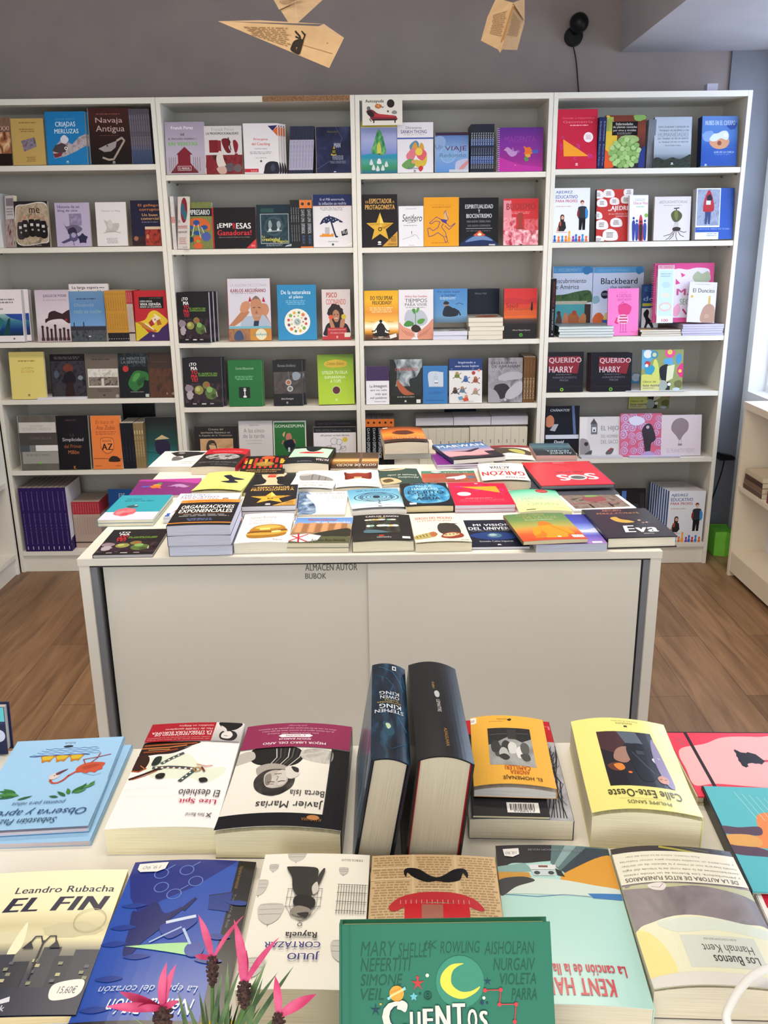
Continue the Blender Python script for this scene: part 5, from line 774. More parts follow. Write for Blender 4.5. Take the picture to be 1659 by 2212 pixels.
SB(3, 2, 1483, 1541, 611, 'small cream paperback with a hedgehog-brown mound and sun', 'd8d4d6', [T(14, 16, 92, 26, 'El Duncito', '4a4244', 1), G(20, 5, 80, 8, 1, 'b8b0b0'), C(12, 36, 5, 'd8b054'), S([(50, 98), (52, 70), (66, 56), (82, 54), (97, 64), (99, 98)], 'b08c7c', 36), R(72, 38, 80, 54, 'c8a860'), C(76, 36, 4, 'd0b068'), BLOB(70, 84, 10, 6, 'c09a88', 4)], z0=hp+.002, back=.012, lean=9, t=.01, yaw=-4, roll=-2)
SB(3, 3, 1180, 1259, 761, 'black paperback with a slanted red title block, left of the pair', '18161f', [P([(3, 12), (92, 11), (84, 54), (6, 48)], '7c222e'), T(6, 14, 94, 29, 'QUERIDO', 'c8b4bc', 1), T(6, 36, 72, 51, 'HARRY', 'c8b4bc', 1), G(24, 55, 70, 59, 1, '5a5464'), T(16, 61, 82, 66, 'AGRADECIMIENTO', '6a6474'), T(36, 68, 60, 73, 'MAGIA', '6a6474', 1), R(2, 86, 98, 87, '2c2a36'), C(42, 94, 4.6, '8ac43c'), C(42, 94, 2.6, '243a18')], t=.014)
SB(3, 3, 1275, 1363, 763, 'black paperback with a slanted red title block, right of the pair', '18161f', [P([(20, 10), (96, 15), (87, 55), (19, 43)], '7c222e'), T(21, 13, 97, 28, 'QUERIDO', 'c8b4bc', 1), T(21, 35, 72, 50, 'HARRY', 'c8b4bc', 1), G(32, 54, 76, 58, 1, '5a5464'), T(28, 60, 84, 65, 'AGRADECIMIENTO', '6a6474'), T(46, 67, 68, 72, 'MAGIA', '6a6474', 1), R(2, 86, 98, 87, '2c2a36'), C(50, 94, 4.4, '6aa83c'), C(50, 94, 2.6, '243a18')], spine='4a2028', t=.012, n=3, dx=-.005, nl='maroon-spined copy behind the right-hand red title block', ng='maroon-spined copies behind the right-hand red title block')
OJ = [S([(0, 0), (24, 0), (30, 14), (22, 28), (10, 40), (0, 44)], '5aa0c8', 36), C(14, 10, 10, 'd8dce0'), C(30, 12, 9, '3f88a8'), C(30, 12, 5, 'c8cc9c'), S([(56, 4), (62, 0), (76, 2), (80, 10), (70, 20), (58, 16)], 'd8508c'), C(67, 6, 6, 'd8c85c'), S([(84, 14), (92, 10), (96, 24), (88, 36), (82, 26)], '4a90c4'), S([(90, 40), (99, 34), (100, 66), (92, 64), (86, 52)], 'd8347c', 30), C(93, 52, 4, 'e0c850'), S([(54, 24), (64, 20), (74, 22), (76, 36), (66, 36), (54, 34)], '5a9cc8'), S([(30, 24), (38, 30), (44, 60), (40, 80), (28, 76), (26, 50)], 'c4cc6a', 36), S([(8, 42), (22, 36), (32, 44), (26, 58), (12, 60)], '3a94b4'), C(14, 34, 7, 'b04048'), C(12, 38, 4, 'e0dcd8'), S([(44, 44), (56, 36), (64, 40), (60, 76), (50, 74), (44, 60)], '23242c', 36), P([(62, 40), (80, 36), (76, 70), (60, 78)], 'd4d6b4'), R(60, 78, 70, 98, '2a2a2e'), C(52, 86, 12, '9aa49c'), C(68, 84, 4, 'e0e0d8'), S([(80, 80), (92, 74), (99, 80), (96, 92), (84, 92)], '6a6a44'), R(0, 70, 44, 99, 'c4c088'), S([(0, 62), (20, 60), (40, 68), (44, 82), (0, 84)], 'c8c86c', 24), T(4, 75, 36, 81, 'Ojitos de', '3a3a34', 1, 1), T(4, 83, 44, 89, 'luna nueva', '3a3a34', 1, 1), G(4, 92, 34, 95, 1, '7a7a58'), S([(76, 96), (86, 92), (94, 96), (86, 100)], 'b8c4d0')]
SB(3, 3, 1384, 1473, 756, 'olive paperback with bright flowers and a pale face, fourth shelf', '8e9660', OJ, t=.012)
SB(3, 3, 1357, 1445, 807, 'flowery olive copy slipped down behind the fourth shelf', '8e9660', OJ, z0=-.125, back=.262, lean=.5, t=.006)
LS(3, 3, 1352, 1480, 844, 2, 'thin white magazine lying flat under the olive flowery book', 'thin white magazines lying under the flowery book', 'dcdce4', length=.09, pages='d4d4dc', name='magazine', back=.0, seed=8)
SB(3, 4, 1177, 1248, 877, 'tall dark blue paperback with white band and orange figure', '161824', [T(12, 5, 70, 11, 'CHÁNATOS', 'c8ccd4', 2, 1), S([(0, 24), (14, 18), (24, 26), (22, 38), (10, 42), (0, 38)], 'c07a5c'), P([(24, 36), (38, 36), (28, 50), (12, 48)], 'a8aab4'), P([(76, 0), (84, 0), (92, 56), (84, 56)], '5a6a94'), R(0, 57, 100, 65, 'c8ccd8'), T(26, 68, 56, 74, 'David', 'd0d4dc', 2, 1), T(40, 76, 72, 81, 'LLORENTE', 'c0c4cc', 2, 1), R(86, 94, 98, 99, 'd8d8dc')], back=.05, lean=3, t=.016)
SB(3, 4, 1252, 1339, 901, 'square grey-white picture book with a birdhouse and crow', 'cac6c8', [R(0, 0, 18, 100, 'd4d0d0'), S([(0, 60), (8, 54), (20, 60), (26, 80), (22, 100), (0, 100)], '8a8688', 36), C(16, 68, 5, '2c2a2c'), S([(14, 92), (30, 84), (26, 100), (12, 100)], '4a484a'), P([(25, 18), (34, 4), (43, 18)], '4a4a50'), R(27, 18, 43, 44, '6a6a72'), R(30, 26, 40, 38, 'd0d0d4'), C(35, 34, 2.4, '3a3a3e'), T(52, 23, 96, 38, 'EL HIJO', '84808a', 1), T(52, 45, 94, 53, 'DEL HOMBRE', '948f96', 1), T(52, 58, 94, 68, 'DEL SACO', '948f96', 1), S([(64, 92), (72, 82), (84, 80), (80, 92), (70, 96)], '5a565a'), S([(70, 84), (78, 78), (80, 82), (74, 86)], '9a3a40')], back=.03, hard=True, name='picture_book', t=.012, lean=10)
def swirls():
    o = []
    rn = random.Random(5)
    for gx in range(5):
        for gy in range(5):
            cx, cy, r = 10+gx*20+rn.uniform(-4, 4), 10+gy*20+rn.uniform(-4, 4), rn.uniform(8, 12)
            o += [C(cx, cy, r, 'b8a4cc'), L([(cx+r*(1-a/18)*math.cos(a*.75), cy+r*(1-a/18)*math.sin(a*.75)) for a in range(16)], 2, 'c85a78')]
    return o
SB(3, 4, 1339, 1427, 894, 'square pink and lilac swirl picture book with dark figures', 'c8607c', [swirls(), S([(20, 12), (36, 6), (52, 10), (58, 20), (40, 28), (24, 24)], 'cccce0'), S([(52, 40), (60, 26), (72, 24), (80, 36), (86, 60), (76, 70), (72, 92), (62, 90), (56, 60)], '38303a', 40), C(66, 32, 4, 'b8a8b8'), S([(50, 96), (70, 88), (86, 96), (70, 100)], 'a890c0')], back=.026, hard=True, name='picture_book', t=.012, lean=9)
SB(3, 4, 1428, 1513, 897, 'square pale mauve picture book with a grey balloon', 'cfc2c8', [S([(26, 20), (36, 10), (52, 8), (66, 18), (66, 36), (54, 50), (46, 62), (36, 50), (24, 36)], '8a7a80', 40), R(42, 70, 52, 75, '8a7a80'), L([(44, 60), (44, 70)], 1, '9a8a90'), L([(50, 60), (50, 70)], 1, '9a8a90'), T(14, 82, 86, 92, 'EL PLANETA PEDRO', 'b4a6ac', 1)], spine='d8d0c4', back=.026, hard=True, name='picture_book', t=.012, lean=9)
LS(3, 4, 1255, 1345, 985, 2, 'thin white magazine flat on the shelf before the birdhouse book', 'thin white magazines before the birdhouse book', 'c0bcc0', length=.03, pages='dcdce4', name='magazine', back=.0, seed=2)
LS(3, 4, 1360, 1470, 985.5, 2, 'thin lilac magazine flat on the shelf before the swirl book', 'thin lilac magazines before the swirl book', 'c4bcd0', length=.025, pages='d4d0e4', name='magazine', back=.0, seed=3)
SB(3, 5, 1322, 1391, 1057, 'glossy black book with blue reflection behind the cabinet corner', '15161d', [R(26, 4, 40, 30, '4a74b8'), R(30, 30, 80, 70, '2c2e38'), R(82, 8, 96, 96, '22242c')], back=.06, rough=.15, hard=True, name='hardcover_book', t=.02)  # blue reflection painted on the cover as a flat patch
SB(3, 5, 1437, 1515, 1061, 'white chess schoolbook with two children, front of bottom shelf row', 'dfe2ea', AJ, spine='2f5a9c', t=.019, n=9, dx=-.0048, nl='copy of the children chess book, blue spine showing, bottom shelf', ng='blue-spined copies of the chess schoolbook, bottom shelf', lean=.15, back=.008, pages='cfc8c4')

# ------------------------------------------------------------------ books lying on the cabinet
def ROT(art):
    """the same print seen from its top edge"""
    out = []
    f = lambda q: (100-q[0], 100-q[1])
    for o in FLAT(art):
        k = o[0]
        if k == 'p': out.append(('p', [f(q) for q in o[1]], o[2]))
        elif k in 'cso': out.append((k,)+f(o[1:3])+o[3:])
        elif k == 'l': out.append(('l', [f(q) for q in o[1]])+o[2:])
        else: out.append((k, 100-o[3], 100-o[4], 100-o[1], 100-o[2])+o[5:])
    return out
HEX = [P([(18, 12), (34, 3), (62, 4), (84, 6), (74, 36), (60, 50), (54, 34), (40, 36), (30, 26)], '1c1b1c'), P([(62, 4), (100, 10), (94, 26), (74, 36)], '232223'), S([(34, 40), (46, 38), (60, 50), (52, 62), (38, 62)], '6a686a'), S([(40, 6), (52, 12), (46, 20), (36, 14)], '8a888a'), L([(74, 36), (98, 48)], 1, '1c1b1c'), T(60, 66, 92, 74, 'DOMÉNICO', '8a8688'), G(64, 78, 92, 83, 1, 'a8a4a4')]
FB((331, 1006), (425, 1009.5), (440, 974.5), (350, 974.5), 12, 'upper white paperback with black hexagon shapes at the far left of the cabinet', 'e8e6e4', HEX, base=.73, flip=True, n=2, jit=.002, nl='lower white copy under the black hexagon cover', pages='ddd4c4')
FB((424.6, 1009.5), (517, 1009.5), (529, 973), (444, 968.6), 16, 'black paperback with a red band and pale eyes, back row', '221f22', [R(0, 0, 100, 30, 'c01e2c'), T(16, 14, 88, 22, 'FENÓMENO INTERNACIONAL', 'e89098'), S([(10, 44), (30, 32), (70, 32), (92, 46), (70, 62), (30, 62)], 'n:3a383a,b8b4b2,5a5658:6'), C(36, 46, 6, '1a1818'), C(62, 46, 6, '1a1818'), T(8, 72, 94, 80, 'LA CHICA DE LOS OJOS', '8a8688'), T(40, 85, 80, 93, 'NOVELA', '6a6668')], flip=True, pages='e0d6c0', arch=.004, spine='b01e2a')
FB((518, 1025), (617.7, 1022), (616, 985), (527.5, 984.6), 9, 'red and black chequered paperback with a yellow disc', '1c1716', [[R(x, 12+(i % 2)*6, x+7, 40+(i % 3)*6, ('c03024', 'd8a82c', 'b82c20')[i % 3]) for i, x in enumerate(range(2, 100, 12))], [R(x, 52, x+6, 70, 'c83428') for x in range(4, 98, 12)], E(52, 48, 22, 14, '8a6a28'), E(52, 46, 18, 10, 'a88434'), L([(50, 20), (54, 46)], 3, 'c8a050'), E(56, 12, 16, 9, 'd8582c'), [R(x, 28, x+4, 46, 'd0b040') for x in (6, 14, 86, 93)], T(14, 78, 92, 84, 'SECRETARIO DE NADIE', 'c8a060'), T(22, 88, 84, 94, 'ARTURO BAREA', 'b89050')], flip=True, pages='8a7a68')
FB((617, 1003.7), (716.6, 1002), (718, 969.7), (628, 965), 18, 'black paperback with mint panel and red lips under a moustache', '17191c', [P([(6, 10), (96, 12), (92, 66), (4, 62)], 'b8d8c0'), S([(34, 8), (50, 6), (70, 8), (64, 26), (52, 34), (40, 26)], '15171a'), S([(22, 38), (40, 33), (52, 36), (66, 33), (80, 38), (64, 44), (40, 44)], 'c8404a'), T(68, 72, 96, 84, 'PATRIA', 'd8c0c8', 1), T(30, 86, 62, 92, 'TUSQUETS', '9a9aa0')], flip=True, pages='e4dcc8', arch=.005)
FB((718.5, 1011), (820, 1011.6), (815, 977.7), (719, 977), 7, 'brown paperback with a glowing horizon band, back row', 'g:4a3a30@0,5a4434@36,d8a868@48,e0bc80@52,a8743c@60,4a2c1c@80,3a2a24@100', [R(58, 0, 64, 100, '6a5040'), T(12, 74, 96, 90, 'GOTA DE ROCÍO', 'd8d0c8', 1)], flip=True, pages='c8bcac')
FB((829, 981), (944, 979), (930, 950), (826, 951), 12, 'white paperback beneath the thick orange sunset book', 'd4c8b8', [], pages='ddd6ca', spine='e0a848')
FB((837, 957.6), (932, 957.6), (904, 923.4), (814, 925), 23, 'very thick paperback with fiery orange sunset cover', 'g:5a2c18@0,c8641c@24,e89838@50,b85a20@74,3a2018@100', [BLOB(50, 40, 30, 16, '8a3a18', 3), S([(32, 34), (60, 26), (74, 40), (56, 54), (38, 50)], '5a2a18'), R(0, 82, 100, 100, '3a241c'), T(22, 62, 98, 80, 'MAR ADENTRO', 'e0b070', 0, 0), R(6, 2, 18, 7, 'e0dcd4')], base=.757, flip=True, pages='cfc2b0', arch=.005, lift=.004, spine='4a2c1c')
FB((938, 1004.5), (1032, 1001), (1012, 972), (934, 976), 10, 'upper purple spiral book under the pink dusk paperback', '7a2a86', [BLOB(30, 40, 14, 12, '4a5ab0', 4), R(0, 0, 20, 8, 'd8d4dc')], n=2, flip=True, nl='lower purple spiral book under the pink dusk paperback', pages='d8d4e0', name='spiral_book')
FB((968.6, 997), (1068.6, 985.4), (1049.6, 950), (954.7, 964), 9, 'tilted paperback with a bird flying in a pink dusk sky', 'g:3a6494@0,4a78a8@22,8a8cb0@40,d89a9c@56,e0989c@76,3a2c3c@88,1e1a24@100', [T(4, 9, 96, 24, 'MARWAN', 'ece4e0', 1), G(30, 29, 86, 31, 1, 'a8b4c8'), S([(18, 48), (42, 50), (54, 46), (72, 38), (78, 40), (62, 52), (50, 58), (38, 54)], '2a2430'), S([(0, 86), (30, 80), (60, 86), (100, 78), (100, 101), (0, 101)], '241e28'), R(78, 58, 100, 80, '2a2430')], base=.7485, pages='d8d2cc', lift=.004, spine='2a3a5c')
FB((1068.6, 997), (1162, 997), (1134.4, 964), (1058.5, 962.7), 6, 'white paperback with a dark red and olive brush swoosh', 'ddd8d2', [R(0, 0, 100, 14, '8a2a30'), S([(0, 14), (30, 16), (70, 20), (100, 40), (96, 64), (70, 56), (40, 50), (10, 62), (0, 50)], '4a4030', 40), S([(44, 30), (64, 26), (84, 40), (80, 58), (60, 48)], 'b4b060', 36), G(30, 74, 80, 82, 2, 'b8b4ae')], flip=True, pages='d0c8bc', lift=.005, arch=.003)
FB((1162, 984), (1246.6, 982.6), (1227, 958), (1139, 956.6), 13, 'thick pink-edged paperback with teal sea cover, back row right', 'g:2f4c58@0,4a6a74@30,2c3c44@52,1a2024@70,22282c@100', [T(30, 58, 88, 72, 'ISABEL', '9ab0b4', 0, 1), T(36, 76, 92, 90, 'ALLENDE', 'a8b8bc', 0, 1), G(26, 48, 80, 54, 1, '6a8088')], flip=True, pages='d8a8a4', spine='cfc8b4')
# third row
FB((273, 1074), (419, 1067), (434.6, 1033), (305, 1036), 5, 'purple spiral-bound book lying at the left of the cabinet', '7a1f72', ROT(SPIRALART[1:2]+SPIRALART[3:]), flip=True, name='spiral_book', pages='d8d0d8', rough=.3)
FB((423, 1064), (527, 1064), (542, 1024), (444, 1019.6), 11, 'pale yellow paperback with a black leaping figure', 'e4e07c', [S([(42, 24), (54, 20), (64, 30), (76, 34), (90, 38), (80, 44), (70, 46), (82, 56), (66, 62), (56, 60), (44, 54), (60, 48), (50, 36)], '1f1e34', 44), S([(44, 22), (56, 20), (52, 28), (42, 28)], '1f1e34'), T(42, 80, 76, 88, 'EL VUELO', 'b0a850'), G(40, 92, 86, 95, 1, 'b8b060'), G(44, 4, 66, 7, 1, 'c0b860')], flip=True, arch=.006, lift=.006, pages='d8d0b4')
FB((526, 1064), (634, 1062), (634, 1022), (542, 1022), 8, 'black paperback with a cream bust and red squares on its face', '17161a', [S([(28, 0), (78, 0), (74, 22), (64, 40), (68, 60), (84, 66), (80, 84), (60, 74), (46, 76), (30, 84), (12, 82), (14, 66), (36, 58), (40, 40), (30, 24)], 'cdbb98', 50), R(42, -0, 60, 10, 'c83a34'), R(40, 12, 58, 24, 'c83a34'), S([(60, 24), (74, 20), (66, 40)], '17161a'), S([(30, 76), (50, 68), (66, 76), (50, 82)], 'b09c78')], flip=True, pages='c8bca4')
FB((633, 1056.7), (726, 1060.7), (724.6, 1019.6), (636, 1017), 9, 'white paperback with a grey stone foot', 'e4e2df', [S([(10, 26), (26, 18), (44, 22), (58, 28), (74, 34), (90, 44), (92, 54), (74, 56), (54, 56), (34, 56), (18, 52)], '8a8886', 44), L([(40, 24), (44, 54)], 2, '5a5856'), L([(58, 30), (60, 56)], 2, '5a5856'), L([(74, 36), (75, 55)], 1.6, '5a5856'), S([(10, 26), (30, 18), (40, 24), (22, 30)], 'b8b6b4'), G(20, 68, 92, 73, 1, 'a8a4a4'), T(30, 80, 88, 89, 'Jorge Alarcón', '8a8688')], flip=True, arch=.004, lift=.005, pages='d8d2c4')
FB((726.4, 1058), (822, 1054), (815, 1017), (726, 1015.6), 6, 'white paperback with an upturned red armchair', 'e6e2dc', [S([(18, 14), (30, 22), (50, 20), (70, 22), (82, 16), (84, 36), (80, 54), (60, 50), (40, 52), (22, 56), (20, 36)], '7c2018', 40), R(30, 22, 74, 40, '8c2c20'), R(42, 42, 60, 50, 'c8a878'), L([(20, 14), (24, 52)], 3, '5a1c14'), L([(82, 16), (78, 52)], 3, '5a1c14'), T(16, 74, 62, 80, 'los días perdidos', 'a08a80'), T(52, 84, 94, 90, 'María Dueñas', '8a7a74')], flip=True, arch=.004, lift=.005, pages='d8d0c0')
FB((825, 1051), (913, 1042), (902, 1014), (817, 1013), 6, 'dark green paperback with a pouring cream jug', '2c4640', [S([(4, 2), (30, 4), (70, 0), (60, 10), (36, 14), (10, 10)], 'c8b494'), T(20, 40, 92, 50, 'Dímelo al oído', 'c8d0c4', 0, 1), T(44, 56, 96, 66, 'Almudena', 'c8d0c4', 0, 1), S([(0, 60), (22, 58), (40, 70), (48, 88), (30, 98), (0, 96)], 'c4b088', 36), S([(4, 72), (22, 66), (30, 82), (10, 88)], '5a4a34')], flip=True, arch=.003, pages='cfc6b4')
FB((913, 1042), (1033, 1040), (1023, 1017), (909, 1017), 6, 'colourful paperback with a painted red-roofed village', 'n:8a3a30,b05a40,7a5a50:4', [R(0, 0, 100, 24, '4a7a64'), S([(18, 8), (28, 4), (38, 10), (28, 18)], 'e0e0e4'), R(2, 34, 42, 64, 'a84a34'), R(44, 30, 70, 60, '8a4a3c'), S([(46, 60), (66, 50), (80, 40), (78, 70), (50, 84)], 'c8ccd8'), S([(84, 50), (94, 46), (98, 66), (86, 72)], '5a6a7c'), R(8, 70, 60, 90, '9a5a48'), T(42, 10, 86, 20, 'EL VALLE', 'b8a8a0', 1)], flip=True, pages='c8c0b4')
FB((1051, 1038.6), (1160, 1046), (1115.4, 1002), (1023, 1003), 17, 'white paperback with big red and black upside-down title', 'e0dcd6', [G(26, 5, 72, 12, 2, '8a8684'), T(24, 18, 68, 32, 'ACTIVA', '2c2a2c', 2), T(36, 35, 66, 42, 'LA INDIGNACIÓN', '6a4a48', 1), T(4, 46, 96, 74, 'GARZÓN', 'b8282c', 2), T(50, 78, 92, 87, 'BALTASAR', '4a4444', 1)], flip=True, arch=.004, lift=.006, pages='cfc5b0')
FB((1150, 1073), (1338, 1066), (1280, 1010), (1124, 1012), 5, 'large dark grey hardcover under the red one', '4a4c54', [], base=.73, hard=True, name='hardcover_book', pages='c8c4bc', spine='3a3c44', tmax=.012)
FB((1166, 1050), (1327, 1044), (1270.5, 996), (1130, 999), 9, 'large red hardcover with white lettering and a round photo', 'c8202c', [S([(30, 10), (60, 30), (54, 80), (20, 100), (0, 100), (0, 40)], 'd0303a', 36), T(36, 44, 74, 52, 'Hasta que salió', '7a141c', 1), T(32, 58, 48, 82, 'S', 'ece8e6', 2), E(60, 70, 13, 11, 'd8d4d2'), E(60, 71, 10, 7, '5a5a58'), T(72, 55, 88, 80, 'S', 'ece8e6', 2), R(44, 3, 62, 8, 'e0606a')], base=.744, flip=True, rough=.25, hard=True, name='hardcover_book', pages='8a8c94', spine='5a5c64')
# second row
FB((214, 1122.5), (332.5, 1123), (370, 1068.6), (262, 1070), 14, 'turquoise paperback with pink flowers, upper of two', '2f9aac', [R(0, 70, 100, 100, 'd8d0e0'), T(18, 13, 46, 20, 'Los besos', '1c5a68', 1), T(16, 21, 72, 29, 'que no se dan', '1c5a68', 1), G(40, 32, 64, 35, 1, '5ab4c0'), BLOB(36, 70, 22, 17, 'd8606c', 4, 24, .15), BLOB(30, 72, 10, 9, 'e8848c', 5), BLOB(44, 66, 9, 8, 'e07880', 6), BLOB(38, 78, 8, 6, 'c8505c', 7), S([(30, 48), (44, 42), (52, 50), (40, 54)], '3a5458'), C(46, 44, 3, 'c8d0d0')], n=2, jit=.006, nl='lower turquoise paperback under the pink flowers cover', pages='e4dec8', spine='3a9aac')
FB((351, 1117), (496, 1113), (522, 1064.7), (392, 1066), 15, 'topmost white chess schoolbook under the orange-banded stack', 'e4e4ea', AJ, n=3, jit=.003, nl='lower chess schoolbook of the pile on the cabinet', pages='e0e0ea', ng='chess schoolbooks lying on the cabinet')
FB((518, 1095.6), (636, 1090.5), (646, 1046), (540, 1049), 33, 'top black gold-star paperback of three on the cabinet', '1f1b1c', ESP, n=3, jit=.003, nl='lower black gold-star paperback of the three on the cabinet', pages='d8d6e2', lift=.0)
FB((630, 1110), (750, 1112), (748, 1061), (642, 1062), 5, 'white paperback with blue-grey stormy waves', 'e2e2e4', [S([(0, 4), (14, 0), (26, 10), (34, 26), (40, 50), (46, 76), (40, 101), (0, 101)], 'n:2a3c58,6a84a4,c0ccd8:6', 40), S([(18, 20), (30, 14), (46, 40), (54, 80), (48, 96), (40, 60)], 'c4ccd6', 30), T(38, 5, 92, 12, 'HURACÁN', '5a5c64'), T(62, 20, 92, 26, 'CÉSAR', '9a9ca0'), T(60, 28, 92, 34, 'ALIERTA', '9a9ca0'), G(74, 92, 92, 95, 1, 'a8a8aa')], pages='e0dccc')
FB((752, 1107), (868.6, 1098), (866.5, 1053.5), (759, 1060.7), 10, 'pale blue paperback with dark water ripples', 'g:5a9cc0@0,78b4d0@40,a8d0e0@66,d4e4ec@84,e0e8ee@100', [T(16, 5, 84, 13, 'SER AUTÉNTICO', '2c4454'), [RING(52, 42, r, 2.4, '2c4c60') for r in (30,)], [L([(52+r*math.cos(a*.35), 42+r*.52*math.sin(a*.35)) for a in range(19)], 2, ('24465c', '3a6a84', '1f3a4c')[i % 3]) for i, r in enumerate((42, 34, 27, 20, 12))], E(52, 42, 7, 6, '1c3444'), L([(54, 56), (56, 66), (52, 72)], 2, '3a5a6c'), E(54, 76, 3, 2, '2c4858'), G(24, 84, 80, 87, 1, '8aa4b0'), E(52, 94, 4, 2.4, '4a4a4c')], lift=.007, arch=.003, pages='dcdce0')
FB((871, 1094), (979, 1091), (964.6, 1042), (868.6, 1046), 16, 'dark paperback with blue underwater glow and black title', '11151c', [S([(8, 20), (30, 10), (70, 8), (94, 20), (98, 60), (84, 84), (50, 92), (16, 86), (4, 60)], 'n:1c5a84,3a8cb8,7ab8d4:5', 50), T(22, 2, 80, 6, 'LA CHICA DEL TREN', '8ab0c4'), T(32, 13, 66, 21, 'PAULA', 'b0d0dc', 1), T(22, 24, 78, 34, 'HAWKINS', 'b0d0dc', 1), T(12, 38, 88, 51, 'ESCRITO', '14242e', 1), T(32, 53, 70, 63, 'EN EL', '14242e', 1), T(26, 65, 76, 78, 'AGUA', '14242e', 1), R(10, 88, 24, 95, 'e4e0d8')], pages='e0d0a8', arch=.002, hard=True, name='hardcover_book', spine='15151a')
FB((982.5, 1092), (1115, 1089), (1085, 1041), (967, 1042), 17, 'upper crimson paperback with orange triangle lying on the cabinet', 'c41c40', ROT(GEO), n=2, jit=.002, flip=True, nl='lower crimson paperback lying on the cabinet', pages='d4ccdc')
FB((1116, 1106), (1231, 1105), (1202.5, 1056), (1104, 1064), 8, 'mint to yellow paperback with a small red oval', 'g:3aa884@0,8accae@20,b8dcae@45,d8dc98@75,e0dc94@100', [E(68, 10, 13, 9, 'b03038'), T(60, 7, 76, 13, 'EDICIÓN', 'd8a0a0'), T(18, 40, 62, 50, 'HACIA', '9ab88c'), T(22, 54, 30, 62, 'UN', '9ab88c'), T(22, 66, 82, 77, 'ORDEN', 'a0b888'), R(14, 92, 32, 95, '4a4a2c'), G(70, 86, 92, 90, 1, 'c8c880')], arch=.005, pages='d8d8b4')
FB((1233, 1108), (1356, 1093), (1328, 1054), (1207, 1063), 5, 'white-bordered paperback with a red pavilion photo', 'e8e4e4', [T(6, 3, 72, 11, 'La larga espera', '2a2628', 2), T(6, 13, 94, 22, 'coches renovables', '2a2628', 2), T(74, 4, 92, 9, 'de los', '4a4648', 1), R(6, 24, 94, 92, 'n:5a4c44,8a7a6c,3a322c:7'), S([(36, 40), (52, 32), (70, 40), (66, 60), (40, 60)], '8a4a4a'), S([(44, 30), (58, 28), (64, 36), (44, 38)], '7a9a5a'), R(34, 72, 37, 92, '1e1a1a'), R(66, 70, 69, 90, '1e1a1a'), R(6, 66, 94, 70, '8a5a54')], pages='dcd8d4')
# front row
FB((197, 1200), (335, 1196), (360, 1143), (250, 1143), 7, 'black tomato cookbook lying at the front left corner of the cabinet', '1c181c', TOM, pages='b8b4b8')
FB((363, 1137), (499, 1133), (518, 1080), (392, 1080), 66, 'topmost black and orange business book of a tall stack of three', '1b1a1d', [R(0, 0, 100, 12, 'e88a34'), G(8, 3, 92, 9, 2, 'b86420'), T(6, 23, 94, 37, 'ORGANIZACIONES', 'ece8e6', 2), T(6, 40, 94, 53, 'EXPONENCIALES', 'ece8e6', 2), L([(8, 57), (94, 54)], .8, 'c87a3c'), G(8, 60, 92, 70, 2, '8a8688'), G(24, 76, 70, 86, 2, '5a6a94'), R(0, 90, 100, 93, 'e88a34')], n=3, jit=.002, nl='lower black and orange business book in the tall stack', ng='business books in the tall stack of three on the cabinet', pages='ccd0e4', arch=.002)
FB((500, 1175), (618, 1171), (640, 1108), (535, 1112), 22, 'thick white paperback with a golden burger', 'e8e4e2', [T(14, 12, 66, 20, 'Salman Rushdie', '7a7478'), T(14, 23, 58, 30, 'La decadencia', '9a9498', 0, 1), T(14, 33, 66, 40, 'de Nerón Golden', '9a9498', 0, 1), S([(22, 66), (24, 54), (34, 46), (56, 42), (78, 43), (88, 50), (88, 60), (70, 66), (44, 69)], 'b07c26', 50), S([(30, 54), (44, 47), (66, 45), (80, 50), (66, 56), (44, 58)], 'd2aa4c', 40), S([(18, 68), (30, 64), (60, 64), (90, 56), (92, 63), (80, 70), (50, 76), (24, 77)], '7c4e18', 44), S([(18, 72), (40, 70), (66, 69), (92, 62), (93, 67), (76, 75), (44, 81), (20, 79)], 'c79a3c', 44), S([(19, 77), (40, 79), (70, 76), (91, 68), (90, 76), (74, 84), (44, 88), (24, 86)], 'a06f20', 44), P([(40, 56), (60, 54), (60, 60), (41, 62)], 'efdc78'), S([(64, 66), (78, 62), (82, 66), (68, 70)], 'f0e08c', 24), T(70, 90, 88, 94, 'Seix', '8a8488')], arch=.003, pages='e6e2d2')
FB((619, 1173), (754, 1172), (763, 1118), (641, 1118), 21, 'paperback with a sandy castle under a blue sky and flag', 'g:5a88c8@0,7a9cd0@24,b8a080@30,8a6a48@70,3a3a2c@100', [R(4, 24, 92, 60, 'b47e54'), [R(x, 22+(i % 2)*5, x+9, 60, ('c89468', '9a6a44')[i % 2]) for i, x in enumerate(range(6, 92, 11))], S([(40, 66), (70, 52), (96, 46), (100, 74), (60, 84), (36, 84)], '2e2c22', 36), S([(0, 80), (60, 76), (100, 80), (100, 101), (0, 101)], '55573a', 30), T(22, 5, 72, 13, 'Rememblanzas', 'b84a5c', 1, 1), T(36, 16, 96, 24, 'de un malandrín', 'd8dce4', 1, 1), P([(0, 72), (28, 66), (52, 74), (48, 92), (22, 98), (0, 92)], 'ece8e8'), L([(2, 94), (30, 68)], 3.4, 'b8242c'), L([(4, 74), (32, 96)], 3.4, 'b8242c'), L([(14, 66), (18, 98)], 3, 'b8242c'), T(38, 86, 94, 95, 'Antonio Ruiz Heredia', '1e1c18', 1)], n=2, jit=.0015, nl='lower cream copy beneath the sandy castle cover', pages='ded6bc')
